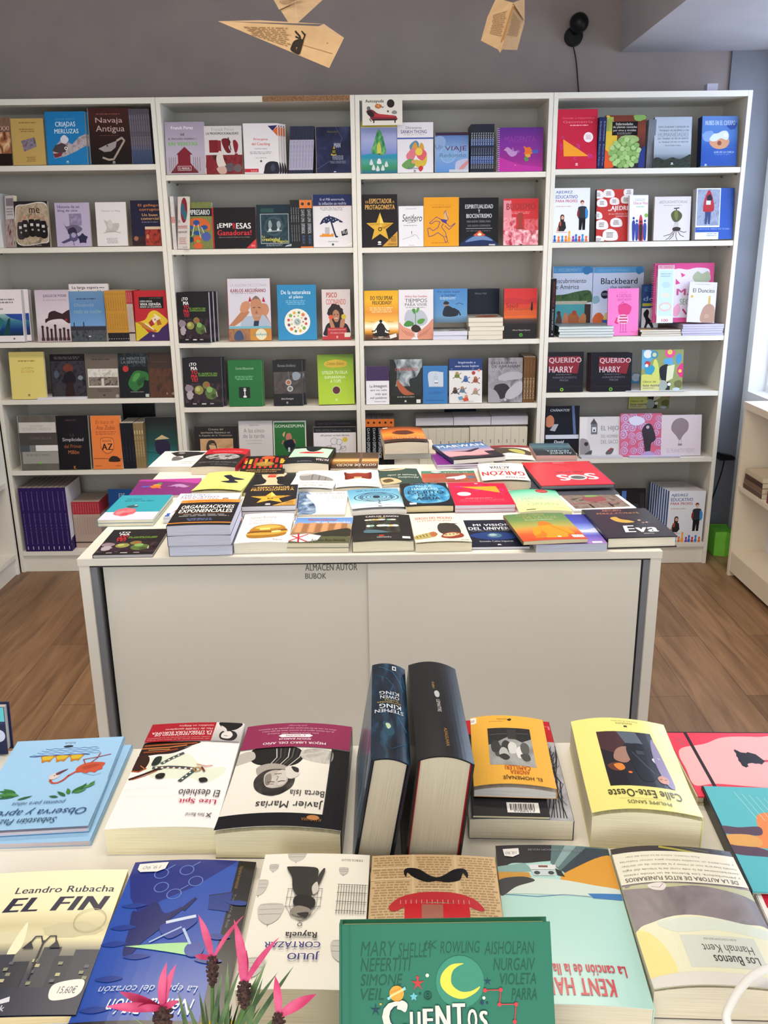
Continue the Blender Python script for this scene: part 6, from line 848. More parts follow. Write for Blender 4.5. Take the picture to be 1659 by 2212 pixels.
FB((757, 1173), (890, 1169), (887, 1111), (767, 1115), 21, 'black paperback with city lights seen through a wet windscreen', '1b1a1c', [T(22, 4, 80, 11, 'CARLOS ZANÓN', 'd8d4d4', 1), T(44, 12, 56, 17, 'TAXI', 'b8a040', 1), R(22, 18, 80, 72, 'n:14161a,2c2a24,3c4a44:6'), [E(24+(i*37 % 54), 22+(i*23 % 46), 4+(i % 3)*1.4, 2.6+(i % 2)*1.2, ('e8dcc0', 'c8d8d8', 'e0b870', 'e8e8e0', '8ab8a0')[i % 5]) for i in range(14)], S([(22, 60), (44, 62), (60, 72), (22, 72)], '4a6a78', 30), E(48, 84, 5, 2.6, 'b83a34'), T(40, 87, 64, 93, 'salamandra', 'd0ccc8'), R(82, 87, 95, 96, 'e4dfd4')], arch=.003, lift=.004, pages='e6dfc6')
FB((892, 1177), (1012, 1172), (1002, 1112), (892, 1117), 17, 'cream paperback with a torn brown bag and striped bread', 'e8dfcc', [T(8, 7, 80, 16, 'SERGIO DEL MOLINO', 'b82c2c', 2), T(12, 18, 76, 25, 'La mirada de los peces', 'b84a3c', 1), R(52, 32, 86, 34, '2a2420'), S([(52, 34), (80, 34), (88, 58), (80, 76), (56, 74), (46, 58)], '3a332e', 36), S([(48, 84), (56, 70), (72, 64), (88, 68), (88, 82), (66, 90)], '8a3424', 36), S([(52, 80), (60, 70), (74, 67), (84, 72), (66, 82)], 'c8b88a', 30), [E(58+i*7, 75-i*1.4, 1.6, 1.6, '4a4030') for i in range(4)], S([(0, 76), (20, 68), (36, 64), (42, 74), (30, 84), (4, 88)], 'b0a05c', 36), S([(30, 66), (38, 63), (43, 72), (36, 82), (30, 78)], 'a8683c', 30), [L([(4+i*6, 76-i*2), (6+i*6, 84-i*1.5)], 1.6, '5a5030') for i in range(4)], T(82, 92, 96, 96, 'PENSAR', '6a645c')], arch=.003, lift=.004, pages='e6dec2')
FB((1013, 1182), (1148, 1180), (1112, 1122), (1003, 1124), 6, 'thin dark blue paperback with a planet earth', '121a2c', [T(16, 14, 84, 24, 'MI VISIÓN', 'd8dce4', 2), T(6, 28, 96, 39, 'DEL UNIVERSO', 'd8dce4', 2), G(8, 42, 90, 45, 1, '6a7488'), S([(4, 60), (30, 48), (70, 50), (92, 62), (70, 74), (30, 74)], '1c3a78', 36), C(48, 60, 15, '28466a'), C(48, 60, 12.5, '4a7494'), BLOB(45, 58, 8, 5, '9ab4b4', 4), T(18, 78, 76, 85, 'Gonzalo Cañas Irigueras', 'a8b0c0', 1), LOGO(50, 93, 'd8d8e0')], pages='d0d0dc')
FB((1160, 1176), (1311, 1174), (1262, 1110), (1122, 1114), 17, 'blue and violet paperback with streaks of cloud, front row', 'g:3a3a98@0,4a54b4@30,8a9cdc@50,b0b8e4@58,5a58b8@74,8a6cb8@90,a07cc0@100', [S([(0, 52), (40, 44), (80, 56), (100, 50), (100, 64), (60, 62), (20, 66)], 'c8d0ec', 30), R(80, 93, 94, 98, 'e0dce4')], pages='c4cadf')
FB((1124, 1171.5), (1258, 1163), (1221, 1105), (1097, 1115), 8, 'paperback with a seated orange-robed monk seen from behind', 'g:5a7c4c@0,6a8c50@25,a8a050@48,d08a40@62,d0582c@78,c84a2a@100', [T(20, 3, 66, 11, 'LOS HIJOS', 'a8985c', 0, 0), T(28, 12, 84, 21, 'DE LA LUZ', 'a8985c', 0, 0), T(28, 24, 74, 28, 'Enrique Vaquerizo', 'e0dcc8'), S([(42, 46), (48, 34), (58, 34), (64, 44), (60, 54), (48, 54)], 'c8741c', 30), S([(28, 60), (44, 50), (64, 48), (82, 60), (88, 80), (76, 82), (72, 92), (40, 92), (34, 82), (24, 84)], 'e0941c', 44), S([(26, 84), (36, 76), (40, 66), (44, 80), (36, 92), (22, 92)], 'c87418', 30), L([(62, 52), (80, 80)], 1.8, 'b86a14'), E(60, 90, 3, 2, 'f0e8dc'), ], extra=[('price_sticker', [R(80, 85, 98, 94, 'e8e4da'), T(82, 86.5, 96, 92.5, '17,50', '8a7a6a', 0, 1)])], base=.752, arch=.002, pages='e4d8b4', spine='7a5a34')
FB((1314, 1163), (1453, 1157), (1401, 1096), (1260, 1102), 24, 'black hardcover with white script title and golden shapes', '1c1a1c', [T(28, 3, 58, 10, 'ARTURO', 'a87444', 1), T(16, 13, 82, 20, 'PÉREZ-REVERTE', 'a87444', 1), S([(30, 34), (40, 30), (44, 38), (56, 44), (60, 50), (46, 52), (34, 46)], 'c8a040', 36), S([(36, 24), (56, 18), (76, 30), (88, 54), (76, 58), (60, 42)], '2a2626', 30), C(70, 44, 2.4, 'c8a888'), C(78, 52, 2, 'c8a888'), C(72, 53, 2, 'b08868'), T(32, 62, 82, 84, 'Eva', 'f0eeec', 2, 1), G(56, 88, 74, 92, 1, 'a8a4a0')], hard=True, name='hardcover_book', rough=.22, pages='efe9d6', spine='141314')

# ------------------------------------------------------------------ books on the front table
NB = dict(base=NZ, flip=True)
FB((-62, 1797), (200.6, 1793), (256, 1597), (27, 1597), 8, 'light blue paperback with a red flamingo and green leaves', '9ac4e6', [T(46, 4, 56, 7, 'bubok', '6a7c8c', 1), E(51, 9.5, 4.5, 1.6, '2c3444'), [L([(22+i*3+k*4.4, 18.5-i*2.3+(k % 2)*.9) for k in range(15-i)], .7, '4a68a8') for i in range(4)], L([(20+k*6, 20.2+(k % 2)*.5) for k in range(10)], 1.5, '34508c'),
    [[S([(x-6.5, 21), (x, 20.4), (x+6.5, 21), (x+5, 24), (x+3.6, 28), (x+.6, 27), (x-3, 28.6), (x-4.6, 24.6)], 'b87a2a', 40), S([(x-5, 21.6), (x, 21), (x+5, 21.6), (x+3, 25), (x, 25.4), (x-3, 25.4)], 'cbb02c', 36)] for x in (37, 50, 63)],
    S([(68, 38), (70, 34), (76, 31), (84, 30.6), (92, 32), (91, 36), (91.6, 39), (88, 40.6), (86, 43), (82, 41.6), (78, 43.6), (74, 41.6), (70, 42)], 'bf5238', 50), S([(73, 36), (80, 33), (88, 34), (82, 37), (76, 39)], 'a8442e', 36), L([(70, 40), (64, 45), (61, 50), (57, 52.6), (53, 52.6), (50, 50), (49.4, 46)], 2.1, 'bb4a36'), S([(47, 45), (50, 42), (54, 42), (56, 45), (53, 48), (49, 48)], 'd2c4c0', 36), C(51.6, 44.4, .7, '5a4a4a'), S([(52, 42), (57, 38.6), (61, 37.4), (57, 41.4), (54, 44)], '6a3440'), L([(79, 31), (83, 26), (84, 20)], 1, '9a4444'), L([(74, 32), (71, 27), (82, 25), (94, 22)], 1, '9a4444'), L([(76, 43), (86, 46), (92, 44)], .5, '7aa4c4'),
    [LEAF(x, y, l, a_, w_, c) for x, y, l, a_, w_, c in ((26, 62, 15, 150, 2.6, '3f7a3a'), (26, 62, 17, 165, 3, '2f6a34'), (27, 63.6, 19, 178, 3, '44823f'), (28, 65, 18, 190, 2.6, '2c6232'), (30, 65, 14, 160, 2.4, '4c8a46'), (30, 69.5, 13, 25, 2, '2f5e34'), (64, 68.6, 9, 165, 2, '2f5e34'), (72, 66, 10, 110, 2.4, '3f7a3a'), (74, 65, 12, 60, 2.6, '2f6a34'), (76, 65, 11, 30, 2.6, '44823f'), (80, 61.6, 10, 70, 2.4, '2c6232'), (82, 60, 11, 35, 2.4, '4c8a46'), (86, 57.6, 8, 60, 1.8, '3f7a3a'), (70, 68, 12, 140, 2.2, '2c6232'))], T(28, 71, 72, 76, 'poemas para niños', '4a6484', 0, 1), T(2, 79, 93, 88, 'Observa y aprende', '34507c', 0, 1), T(26, 90, 72, 96, 'Sebastián Paz', '34506c', 0, 1)], lift=.004, pages='c8bcc4', spine='8ab8dc', n=1, base=NZ+.0086, flip=True)
FB((-40, 1824), (188, 1816), (290, 1612), (60, 1612), 11, 'second light blue flamingo paperback, under the first', '98c2e4', [], base=NZ, flip=True, pages='c4b8bc', spine='86b4d8', tmax=.009)
FB((236.7, 1789.6), (475, 1789.6), (519, 1570), (323, 1564), 57, 'thick white paperback with a carousel horse and red band', 'f0e9e8', [
    S([(20, 35), (34, 33), (50, 33), (64, 42), (74, 48), (92, 46), (93, 52), (84, 60), (74, 62), (64, 58), (44, 58), (26, 57), (14, 50), (12, 40)], 'dde2cf', 60), S([(0, 20), (40, 20), (60, 21), (44, 27), (52, 25), (36, 32), (20, 33), (0, 33)], '2a1612', 44), L([(2, 23), (30, 22.6), (56, 21.8)], 2.2, 'a8562a'), L([(0, 26), (28, 26), (46, 24)], 2, 'c4743a'), L([(4, 30), (24, 30), (38, 28)], 2, '9a4a22'), L([(8, 28), (30, 28)], 1, 'e0a060'), S([(0, 34), (10, 34), (14, 40), (12, 48), (4, 50), (0, 47)], '33190f', 36), L([(0, 49), (8, 50), (14, 47)], 2, 'a04c22'), L([(2, 57), (14, 53), (24, 49), (30, 48)], 3.4, '33180f'), L([(5, 57.5), (16, 54.5), (26, 50)], 1.3, 'b8602c'), L([(7, 44), (12, 47)], 1, 'c8784a'),
    L([(21, 47), (36, 46.6), (50, 47.4), (63, 49)], 4.2, '3f4a50'), [E(24+i*6, 46.9+i*.35, 1.3, .8, 'e8e4d8') for i in range(7)], [E(27+i*6, 47+i*.35, .8, .6, '8a3a28') for i in range(6)], L([(28, 43), (36, 38), (46, 33)], 3.6, '4a4f50'), [E(30+i*4, 42-i*2.2, 1, .7, 'e0dcd0') for i in range(4)], S([(19, 37), (25, 36), (26, 42), (22, 45), (18, 44)], '1f2c26', 30), L([(53, 61), (60, 54), (64, 50)], 4.2, '3c4c4e'), [E(55+i*2.6, 59-i*2.9, 1, .7, 'e4e0d4') for i in range(4)], RING(66, 50, 3.4, 1.4, 'b0803c'), S([(27, 55), (31, 53), (36, 54), (35, 58), (29, 58)], '1d1a16', 30), C(31, 55, 1, '4a4438'), S([(71, 59), (77, 58), (80, 61), (74, 62.5)], '1c1a18', 30), L([(64, 45), (74, 47), (80, 46)], 1.2, 'c87a5c'), L([(70, 48), (74, 52)], 2, '6a2c20'),
    T(56, 69, 95, 75, 'El deshielo', '2e2a2a'), T(59, 76.5, 94, 81.5, 'Lize Spit', 'b01c44', 1), T(70, 89.5, 87, 92.3, 'Seix Barral', '2c2828'), L([(89, 92.4), (93, 89)], .9, '2c2828'), L([(89, 89.6), (93, 92.6)], .9, '2c2828'), L([(2, 68), (46, 66)], .25, 'cfc8c8'), L([(2, 74), (60, 75)], .25, 'd4cccc')], arch=.003, peak=.6, pages='e8ddb8', spine='d4d0d0', extra=[('paper_band', [R(-1, 0, 70, 20.5, 'a31827'), R(70, 0, 101, 21, 'g:dcd8d6@0,a8a4a2@21,a8a4a2@100'), S([(74, 0), (97, 0), (95, 6), (88, 9), (80, 8), (76, 5)], '151315', 36), S([(77, 13), (82, 9), (92, 10), (96, 15), (92, 20), (80, 19)], '232022', 36), S([(80, 12), (87, 10), (91, 14), (88, 18), (80, 17)], 'd8d2cc', 30), S([(76, 4), (82, 7), (84, 11), (80, 10)], 'cfc8c4'), L([(82, 15), (86, 15.4)], .8, '2c2624'), T(30, 2.4, 68, 4.8, 'vendidos en Bélgica.', 'e0b8b8', 1), T(17, 6, 68, 8.4, 'Más de 170.000 ejemplares', 'e8c4c4', 1), T(4, 9.8, 68, 12.2, 'LA LITERATURA EUROPEA', 'f4e4e4', 1), T(8, 12.6, 68, 15, 'EL GRAN FENÓMENO DE', 'f4e4e4', 1), T(2, 16, 68, 17.4, 'vuelan todos los escritores, es un gozadero', 'd8a0a0'), T(2, 18, 68, 19.4, '«El deshielo sirve, es el debut con el que', 'd8a0a0')])], **NB)
FB((474.5, 1803), (742, 1803), (754.8, 1577), (527, 1567), 52, 'paperback with an upside-down black-and-white portrait and plum band', 'e6e2d8', [R(84, 26, 101, 101, '121219'), R(-1, 88, 101, 101, '121219'), S([(12, 26), (30, 24), (52, 26), (60, 34), (56, 42), (46, 45), (34, 44), (20, 42), (12, 36)], '1b191a', 44), S([(60, 28), (84, 28), (84, 40), (70, 40), (58, 36)], 'n:a8a49e,c8c4bc,8a8680:10', 30), S([(0, 30), (12, 28), (16, 36), (4, 40), (0, 40)], 'b8b2aa'), [L([(34+i*4, 27), (36+i*3.4, 36), (30+i*3, 45)], .9, ('c8c2b8', '6a6662', '3a3836')[i % 3]) for i in range(7)], S([(20, 46), (30, 42), (44, 44), (52, 50), (50, 58), (40, 60), (26, 56)], 'a39c94', 36),
    S([(21, 57), (24, 52), (31, 48), (44, 48), (52, 51), (56, 57), (55, 64), (50, 69), (44, 72), (34, 72), (26, 68), (22, 63)], 'n:1d1b1a,34302e,4a4643:9', 60), S([(29, 53), (35, 49), (43, 49.6), (49, 54), (50, 60), (45, 65.4), (37, 66), (31, 62)], 'n:8e8780,b4aca4,cdc6be:5', 48), S([(40, 50), (46, 49), (49, 55), (48, 61), (43, 63), (41, 57)], 'c9c2ba', 36), S([(30, 54), (34, 52), (36, 58), (34, 63), (31, 61)], '837b74', 30), S([(46, 47), (52, 46.4), (57, 48), (59, 53), (54, 57), (49, 55.6)], 'd3cdc5', 36), S([(51, 45.6), (57, 47), (58, 51), (54, 50)], '2c2826'), L([(33, 60.4), (36, 59.8), (39, 60.2)], 1, '4a423e'), L([(42, 60), (45, 59.2), (48, 59.4)], 1, '4a423e'), L([(33.4, 62), (39, 62)], .6, '6a605a'), L([(40.6, 58.6), (41.6, 55.4), (40, 54.6)], .6, '857a73'), L([(37.6, 52.6), (43.6, 52.4)], .8, '6e625b'), S([(30, 64), (38, 66), (46, 65), (50, 62), (49, 69), (40, 73), (31, 70)], 'n:191716,2c2927,3a3634:9', 40),
    T(54, 67.5, 83, 73, 'Berta Isla', '3a3638'), T(28, 76, 83, 84, 'Javier Marías', '302c2e'), T(68, 92.5, 84, 95.2, 'ALFAGUARA', 'a0703c'), E(77, 92, 5, 2.2, 'b88048'), P([(84, 26), (85, 26), (85, 89), (84, 89)], '2c2c34')], arch=.007, lift=.006, peak=.5, pages='e6dcb8', spine='14141a', extra=[('paper_band', [R(-1, 0, 101, 26, '8a2c52'), T(40, 2, 58, 4, 'José Saramago', 'c894a8', 0, 1), T(12, 5, 86, 6.8, '«Para mí, uno de los escritores más grandes de la literatura', 'd8b0bc'), T(16, 7.6, 84, 9.4, 'de una manera segura en su escritor, tanto del siglo futuro', 'd8b0bc'), T(22, 10.4, 70, 12, 'Julio María Premio, ABC Cultural', 'd8b0bc'), P([(33, 14.2), (36, 12.6), (62, 12.6), (65, 14.2), (62, 15.9), (36, 15.9)], 'f0e8ea'), T(40, 13.2, 58, 15.3, '6.ª EDICIÓN', '8a2c52', 1), T(34, 17, 64, 19.2, 'SEGÚN BABELIA', 'eed8de', 1, 1), T(20, 20, 78, 23.6, 'MEJOR LIBRO DEL AÑO', 'f0dce2', 1)])], **NB)
FB((1004.6, 1771.7), (1246, 1771.7), (1180, 1560), (1005, 1556), 42, 'thick grey paperback with bare winter trees and red band, bottom of its pile', 'n:9a9a9e,b8b8bc,8a8a90:3', [R(-1, 0, 101, 24, 'b81e28'), T(93, 6, 99, 10, 'L', 'd87880', 1), [L([(94-i*3, 98), (90-i*1+((i*7) % 9), 70-(i*5) % 20), (99-(i*11) % 16, 40+(i*9) % 24), (100-(i*3) % 8, 28+(i*7) % 16)], 1.1-.06*i, '2c2a2e') for i in range(11)], [L([(78+(i*13) % 22, 30+(i*17) % 66), (76+(i*29) % 24, 36+(i*31) % 62)], .5, '3a383c') for i in range(26)]], arch=.002, pages='e4dcc4', spine='5a5a5e', **NB)
TP = on_z(1120, 1762, NZ)
FB((1016, 1763), (1193, 1763), (1148, 1590), (1012, 1585), 6, 'black paperback with a barcode under the amber cover', '232226', [R(46, 85, 88, 96, 'e8e6e2'), [R(50+i*2.2, 86.5, 50+i*2.2+(1.4, .7, 1)[i % 3], 93.5, '222222') for i in range(15)], T(54, 94, 82, 95.4, '9788417', '3a3a3a')], base=NZ+.0395, flip=False, pages='d8cca8', tmax=.006)
FB((1027, 1704), (1217, 1716), (1160, 1557), (1013, 1549), 14, 'amber paperback with a small photo, topmost on the winter trees book', 'eab044', [T(36, 5, 50, 7.4, 'salamandra', '6a4a24'), G(24, 9, 46, 10.4, 1, 'b8842c'), S([(50, 6.4), (54, 4.6), (56, 6), (53, 8.6)], '3a2a18'), P([(-1, 1), (8, 1.5), (8, 10), (4, 11), (-1, 10.5)], 'ece8dc'), T(0, 4.5, 5, 8, 'or', '4a4a5a', 0, 1),
    P([(22, 20), (79, 19), (80, 74), (22, 72)], 'n:8a8a88,a8a8a6,787876:3'), P([(22, 20), (79, 19), (79, 34), (66, 40), (50, 32), (34, 40), (22, 44)], '2a2a2a'), [S([(x-5, y), (x, y-6), (x+6, y-2), (x+5, y+9), (x-3, y+10)], c, 30) for x, y, c in ((34, 50, '4a4a4a'), (44, 44, '3a3a3a'), (52, 46, 'd0d0cc'), (62, 52, 'dcdcd8'), (40, 54, 'b8b8b4'), (68, 46, '5a5a58'), (30, 44, '3c3c3c'))], S([(34, 60), (42, 57), (48, 62), (42, 66)], '3a3a38'), S([(62, 58), (72, 56), (74, 64), (66, 66)], '4a4a48'), L([(24, 30), (76, 27)], 1, '6a6a68'), R(48, 22, 60, 36, '383838'),
    T(40, 73.5, 72, 79.5, 'CAMILLERI', 'b84a24', 1), T(46, 80.5, 70, 86, 'ANDREA', 'b84a24', 1), T(36, 87.5, 84, 94, 'EL HOMENAJE', '5a3a1c', 1)], base=NZ+.046, flip=True, arch=.006, lift=.006, peak=.45, pages='d0ccc8', spine='c88c30', tmax=.013)
FB((1293, 1761.5), (1534.6, 1778), (1422, 1571), (1219.5, 1553), 66, 'thick pale yellow paperback with a dark evening street picture', 'f2ea8c', [T(42, 3, 70, 4.6, 'Panorama de narrativas', '8a8448'), T(46, 5.4, 64, 7.6, 'ANAGRAMA', '6a6438'), R(54, 9, 57.5, 11, '2c2a1c'), P([(23, 17), (80, 16), (84, 76), (23, 76)], '23222a'), P([(23, 17), (44, 17), (50, 30), (36, 42), (23, 36)], '4a3034'), P([(44, 17), (64, 17), (68, 30), (50, 30)], '5c6874'), S([(38, 38), (48, 34), (56, 38), (52, 46), (44, 52), (34, 48)], 'a47e70', 36), S([(26, 54), (38, 52), (40, 60), (30, 60)], '6a3c34'), S([(32, 54), (40, 53), (42, 58), (36, 60)], 'e08a3c', 30), C(46, 62, 2, 'e07030'), S([(50, 34), (66, 30), (72, 44), (70, 66), (56, 70), (50, 50)], '181a20', 36), L([(54, 40), (70, 62)], 1, '4a5260'), R(58, 38, 66, 42, '3c3e48'), S([(72, 46), (79, 44), (82, 50), (76, 52)], 'd8dce4'), S([(80, 24), (84, 50), (85, 74), (78, 72), (74, 50), (76, 30)], '8a7aa0', 36), S([(71, 66), (76, 63), (81, 66), (80, 71), (73, 71)], 'd09070', 36), L([(73, 67), (75, 67)], .9, '2a1a1a'), L([(77.5, 67), (79.5, 67)], .9, '2a1a1a'), T(19, 80, 87, 88, 'Calle Este-Oeste', '4a4226', 1), L([(28, 89.6), (80, 89.2)], .35, 'a8a060'), T(34, 91.5, 74, 95, 'PHILIPPE SANDS', '5a5230')], arch=.009, lift=.006, peak=.42, pages='e8dfc0', spine='e0d880', rough=.22, **NB)
FB((1506, 1720.5), (1782, 1722), (1672, 1583), (1437, 1580), 20, 'pink and coral picture book with a black cat-like shape', 'e8405a', [S([(8, 27), (30, 20), (50, 9), (80, 8), (101, 14), (101, 88), (80, 90), (50, 86), (20, 82), (2, 84), (2, 60), (2, 40)], 'f4b4b8', 60), P([(16.5, 0), (19.5, 0), (19.5, 100), (16.5, 100)], '2c1c20'), R(-1, 0, 101, 1.4, '2c1c20'), R(71, 46, 101, 49, 'd84058'), P([(53, 29), (55, 31), (57, 34), (61.4, 35), (63, 33.4), (65, 34.6), (69, 37), (70.4, 41), (73, 48), (71, 50), (68.5, 53), (66, 51.4), (64, 52), (61, 50.6), (57.4, 51.6), (56, 53.4), (56.4, 56), (54.8, 56.6), (53.6, 58), (51, 55), (51.2, 51), (50.6, 47), (51.6, 43), (51.2, 40), (52.4, 36), (52, 32)], '1f1a24'), G(6, 10, 14, 24, 5, 'c8606c')], base=NZ, flip=False, hard=True, name='hardcover_book', spine='c8b898', pages='dcd4b8')
FB((1618, 1930), (1900, 1930), (1760, 1703), (1528, 1700), 30, 'turquoise hardcover with an orange shape and plum brush marks', '5cb8c4', [S([(34, 32), (46, 27), (70, 28), (101, 28), (101, 80), (80, 80), (60, 74), (40, 64), (16, 62), (0, 62), (0, 52), (14, 50), (28, 50)], 'e68a4c', 60), S([(0, 42), (14, 43), (32, 42), (30, 50), (14, 50), (0, 49)], '5c4658', 36), S([(0, 60), (14, 60), (28, 64), (38, 70), (20, 70), (0, 68)], '5c4658', 36), S([(0, 51), (20, 50), (28, 55), (24, 61), (10, 61), (0, 59)], 'dca45c', 36), [L([(26+i*6, 6+i*1.5), (34+i*6, 34+i*2)], .5, 'b8dce0') for i in range(5)]], base=NZ, flip=False, hard=True, name='hardcover_book', spine='2a2a2c', pages='ddd2b4')
FB((-172, 2206), (162, 2196), (277, 1882), (-14, 1884), 16, 'pale paperback with dark skyline, street lamp and price sticker', 'g:f4edc8@0,efe7bc@30,cfc49a@42,e6dcae@52,8a8678@60,3a3c48@74,2c2e3e@100', [T(22, 13, 95, 18, 'Leandro Rubacha', '3a3648', 1), T(19.5, 21.5, 94, 32, 'EL FIN', '26223a', 3, 1), BLOB(30, 50, 30, 5, 'd8d0ac', 3), BLOB(75, 46, 24, 6, 'c8be98', 4), S([(42, 40), (46, 56), (42, 64), (38, 60)], 'f0e8c4'), [R(x, 100-h, x+w_, 100, c) for x, w_, h, c in ((0, 14, 36, '2c2e38'), (12, 10, 42, '34363e'), (20, 16, 34, '262832'), (34, 10, 38, '32343e'), (44, 12, 33, '2a2c36'), (62, 12, 42, '3c3e46'), (72, 14, 36, '2c2e3a'), (84, 17, 40, '343642'))], [R(10+(i*17) % 86, 66+(i*13) % 18, 13+(i*17) % 86, 68+(i*13) % 18, ('b8b48c', '5a5c68', '8a8a70')[i % 3]) for i in range(22)], L([(60, 78), (60, 54)], 1.2, '26242c'), L([(60, 56), (57, 51), (53, 51), (51, 56)], 1, '26242c'), L([(60, 56), (63, 51), (67, 51), (69, 56)], 1, '26242c'), P([(47, 59), (51, 54), (55, 59)], '26242c'), P([(65, 59), (69, 54), (73, 59)], '26242c'), R(-1, 84, 101, 101, '2c2e40'), P([(48, 91), (54, 89), (55, 92), (49, 93.4)], 'd8d8e0'), T(38, 94, 54, 97.5, 'bubok', 'c8c8d0', 1), RING(86, 40, 11, .5, 'b0a880')], extra=[('price_sticker', [S([(80, 82), (96, 79.5), (98.5, 85), (95, 90), (82, 92), (78, 88)], 'ece6dc', 40), T(83, 83.5, 95, 88.5, '15,60€', '4a4450', 0, 1)])], base=NZ, flip=False, lift=.0, arch=.002, pages='d8c498', rough=.3)
FB((150, 2222), (468, 2222), (556, 1863), (287, 1862), 15, 'dark blue paperback with green flashlight beam and night sky', '274fae', [P([(0, 0), (86, 0), (56, 20), (32, 30), (20, 38), (8, 26), (0, 10)], '1d2c80'), R(86, 0, 101, 101, '121216'), T(88, 4, 91, 20, 'Narrativa Internacional', '8a6c3c', 0, 0, 270), T(88, 24, 90.5, 46, 'Traducción de Rosa', '7a7a80', 0, 0, 270), [RING(x, y, 5.5, .8, '6a84c8') for x, y in ((26, 10), (46, 8), (56, 16), (30, 20), (42, 25))], [L([(x+4, y-3), (x+9, y-6)], .9, '6a84c8') for x, y in ((26, 10), (46, 8), (42, 25))], S([(20, 36), (30, 30), (40, 38), (52, 34), (40, 48), (30, 56), (26, 62), (19, 62), (17, 48), (14, 36)], '1b2468', 44), L([(44, 42), (60, 28), (54, 36)], 2.2, '1a2058'), P([(70, 26), (88, 23), (88, 36), (72, 35)], '1a3888'), L([(70, 26), (88, 23), (88, 36)], 1, '141c48'), [S([(x, y), (x+10, y-1.6), (x+20, y), (x+10, y+1.8)], '1d3a90') for x, y in ((4, 32), (2, 46), (0, 56), (20, 64), (6, 76), (84, 30), (74, 52), (4, 92), (72, 66))], S([(40, 46), (60, 40), (66, 44), (50, 54)], '2a3f98'), P([(19, 58), (70, 56), (70, 64)], 'a8dc9c'), E(70, 60, 7, 4.6, '3048a0'), L([(44, 44), (64, 40)], 3, 'd0dcf0'), L([(36, 56), (56, 47)], 1.4, 'a8bce0'), L([(58, 48), (66, 57)], 2, 'b0c4e4'), T(12, 79, 80, 84, 'La épica del corazón', 'b8c8e8', 0, 1), T(22, 87, 80, 95, 'Nélida Piñón', 'dce4f0', 0, 1), R(-1, 98, 101, 101, '16161c')], lift=.0, arch=.004, pages='cfc4b0', spine='121216', rough=.2, extra=[('price_sticker', [P([(5, 2.5), (29, 2.2), (28, 7), (22, 9), (8, 8.6), (5, 6.4)], 'e8e6e2'), T(9, 4, 24, 6.8, '19,90', '9a9aa0', 0, 1)])], **NB)
FB((515, 2138), (783, 2141), (795.6, 1851), (567, 1842), 84, 'thick cream paperback with birdcages and a dark inverted figure', 'eae6da', [T(74, 4.5, 94, 6.4, 'DEBOLSILLO', '6a6660', 1)] + [[S([(x-w_, y-h_), (x+w_, y-h_), (x+w_*.96, y+h_*.2), (x+w_*.5, y+h_*.8), (x, y+h_), (x-w_*.5, y+h_*.8), (x-w_*.96, y+h_*.2)], 'c4c0b8', 42), [L([(x-w_, y-h_+h_*.5*k), (x+w_, y-h_+h_*.5*k)], .5, '9a968e') for k in range(3)], L([(x, y+h_), (x, y+h_*1.2)], .7, '8a867e')] for x, y, w_, h_ in ((31, 3, 8, 4.6), (11, 12.5, 4, 3), (77, 15.5, 4, 3), (2, 29, 6, 6), (16, 50, 10, 7.4), (82, 76, 8.5, 7), (12, 87, 7, 6))] + [
    [L([(44-9*1.7+i*3.4, 31), (44-9*1.7+i*3.4, 44), (44-9*.9+i*1.8, 53), (44, 56)], .35, '7a766e') for i in range(10)], [L([(28, y), (60, y)], .6, '6a665e') for y in (31, 38, 45)], RING(44, 58.5, 1.8, .7, '6a665e'), [L([(74+i*2.4, 27), (74+i*2.4, 50)], .5, '6a665e') for i in range(12)], [L([(73, y), (101, y)], .6, '5a564e') for y in (27.5, 34, 41, 48)], S([(24, 14), (28, 13), (44, 13.4), (53, 15), (54, 22), (52, 32), (49, 38), (40, 38), (33, 32), (30, 22)], '2e2b29', 50), S([(54, 22), (58, 15), (60, 16), (57, 26), (53, 32)], '3a3634', 30), S([(50, 30), (54, 26), (56, 33), (52, 36)], 'c8c2b8'), S([(36, 38), (44, 36), (54, 40), (54, 46), (46, 48), (36, 44)], '1f1c1b', 36), S([(34, 48), (40, 45), (50, 47), (52, 51), (44, 53), (35, 51)], '8a8278', 30), S([(40, 51), (50, 50), (48, 54)], '2c2826'),
    T(33, 63, 60, 68.5, 'Rayuela', '3a3438', 2), T(17, 71, 64, 76, 'CORTÁZAR', '35307c', 1), T(38, 77.5, 64, 83, 'JULIO', '35307c', 1), G(86, 92, 99, 94, 1, '9a9690')], arch=.002, lift=.0, pages='c8bca0', spine='dcd8cc', rough=.4, base=NZ, flip=True, tmax=.042)
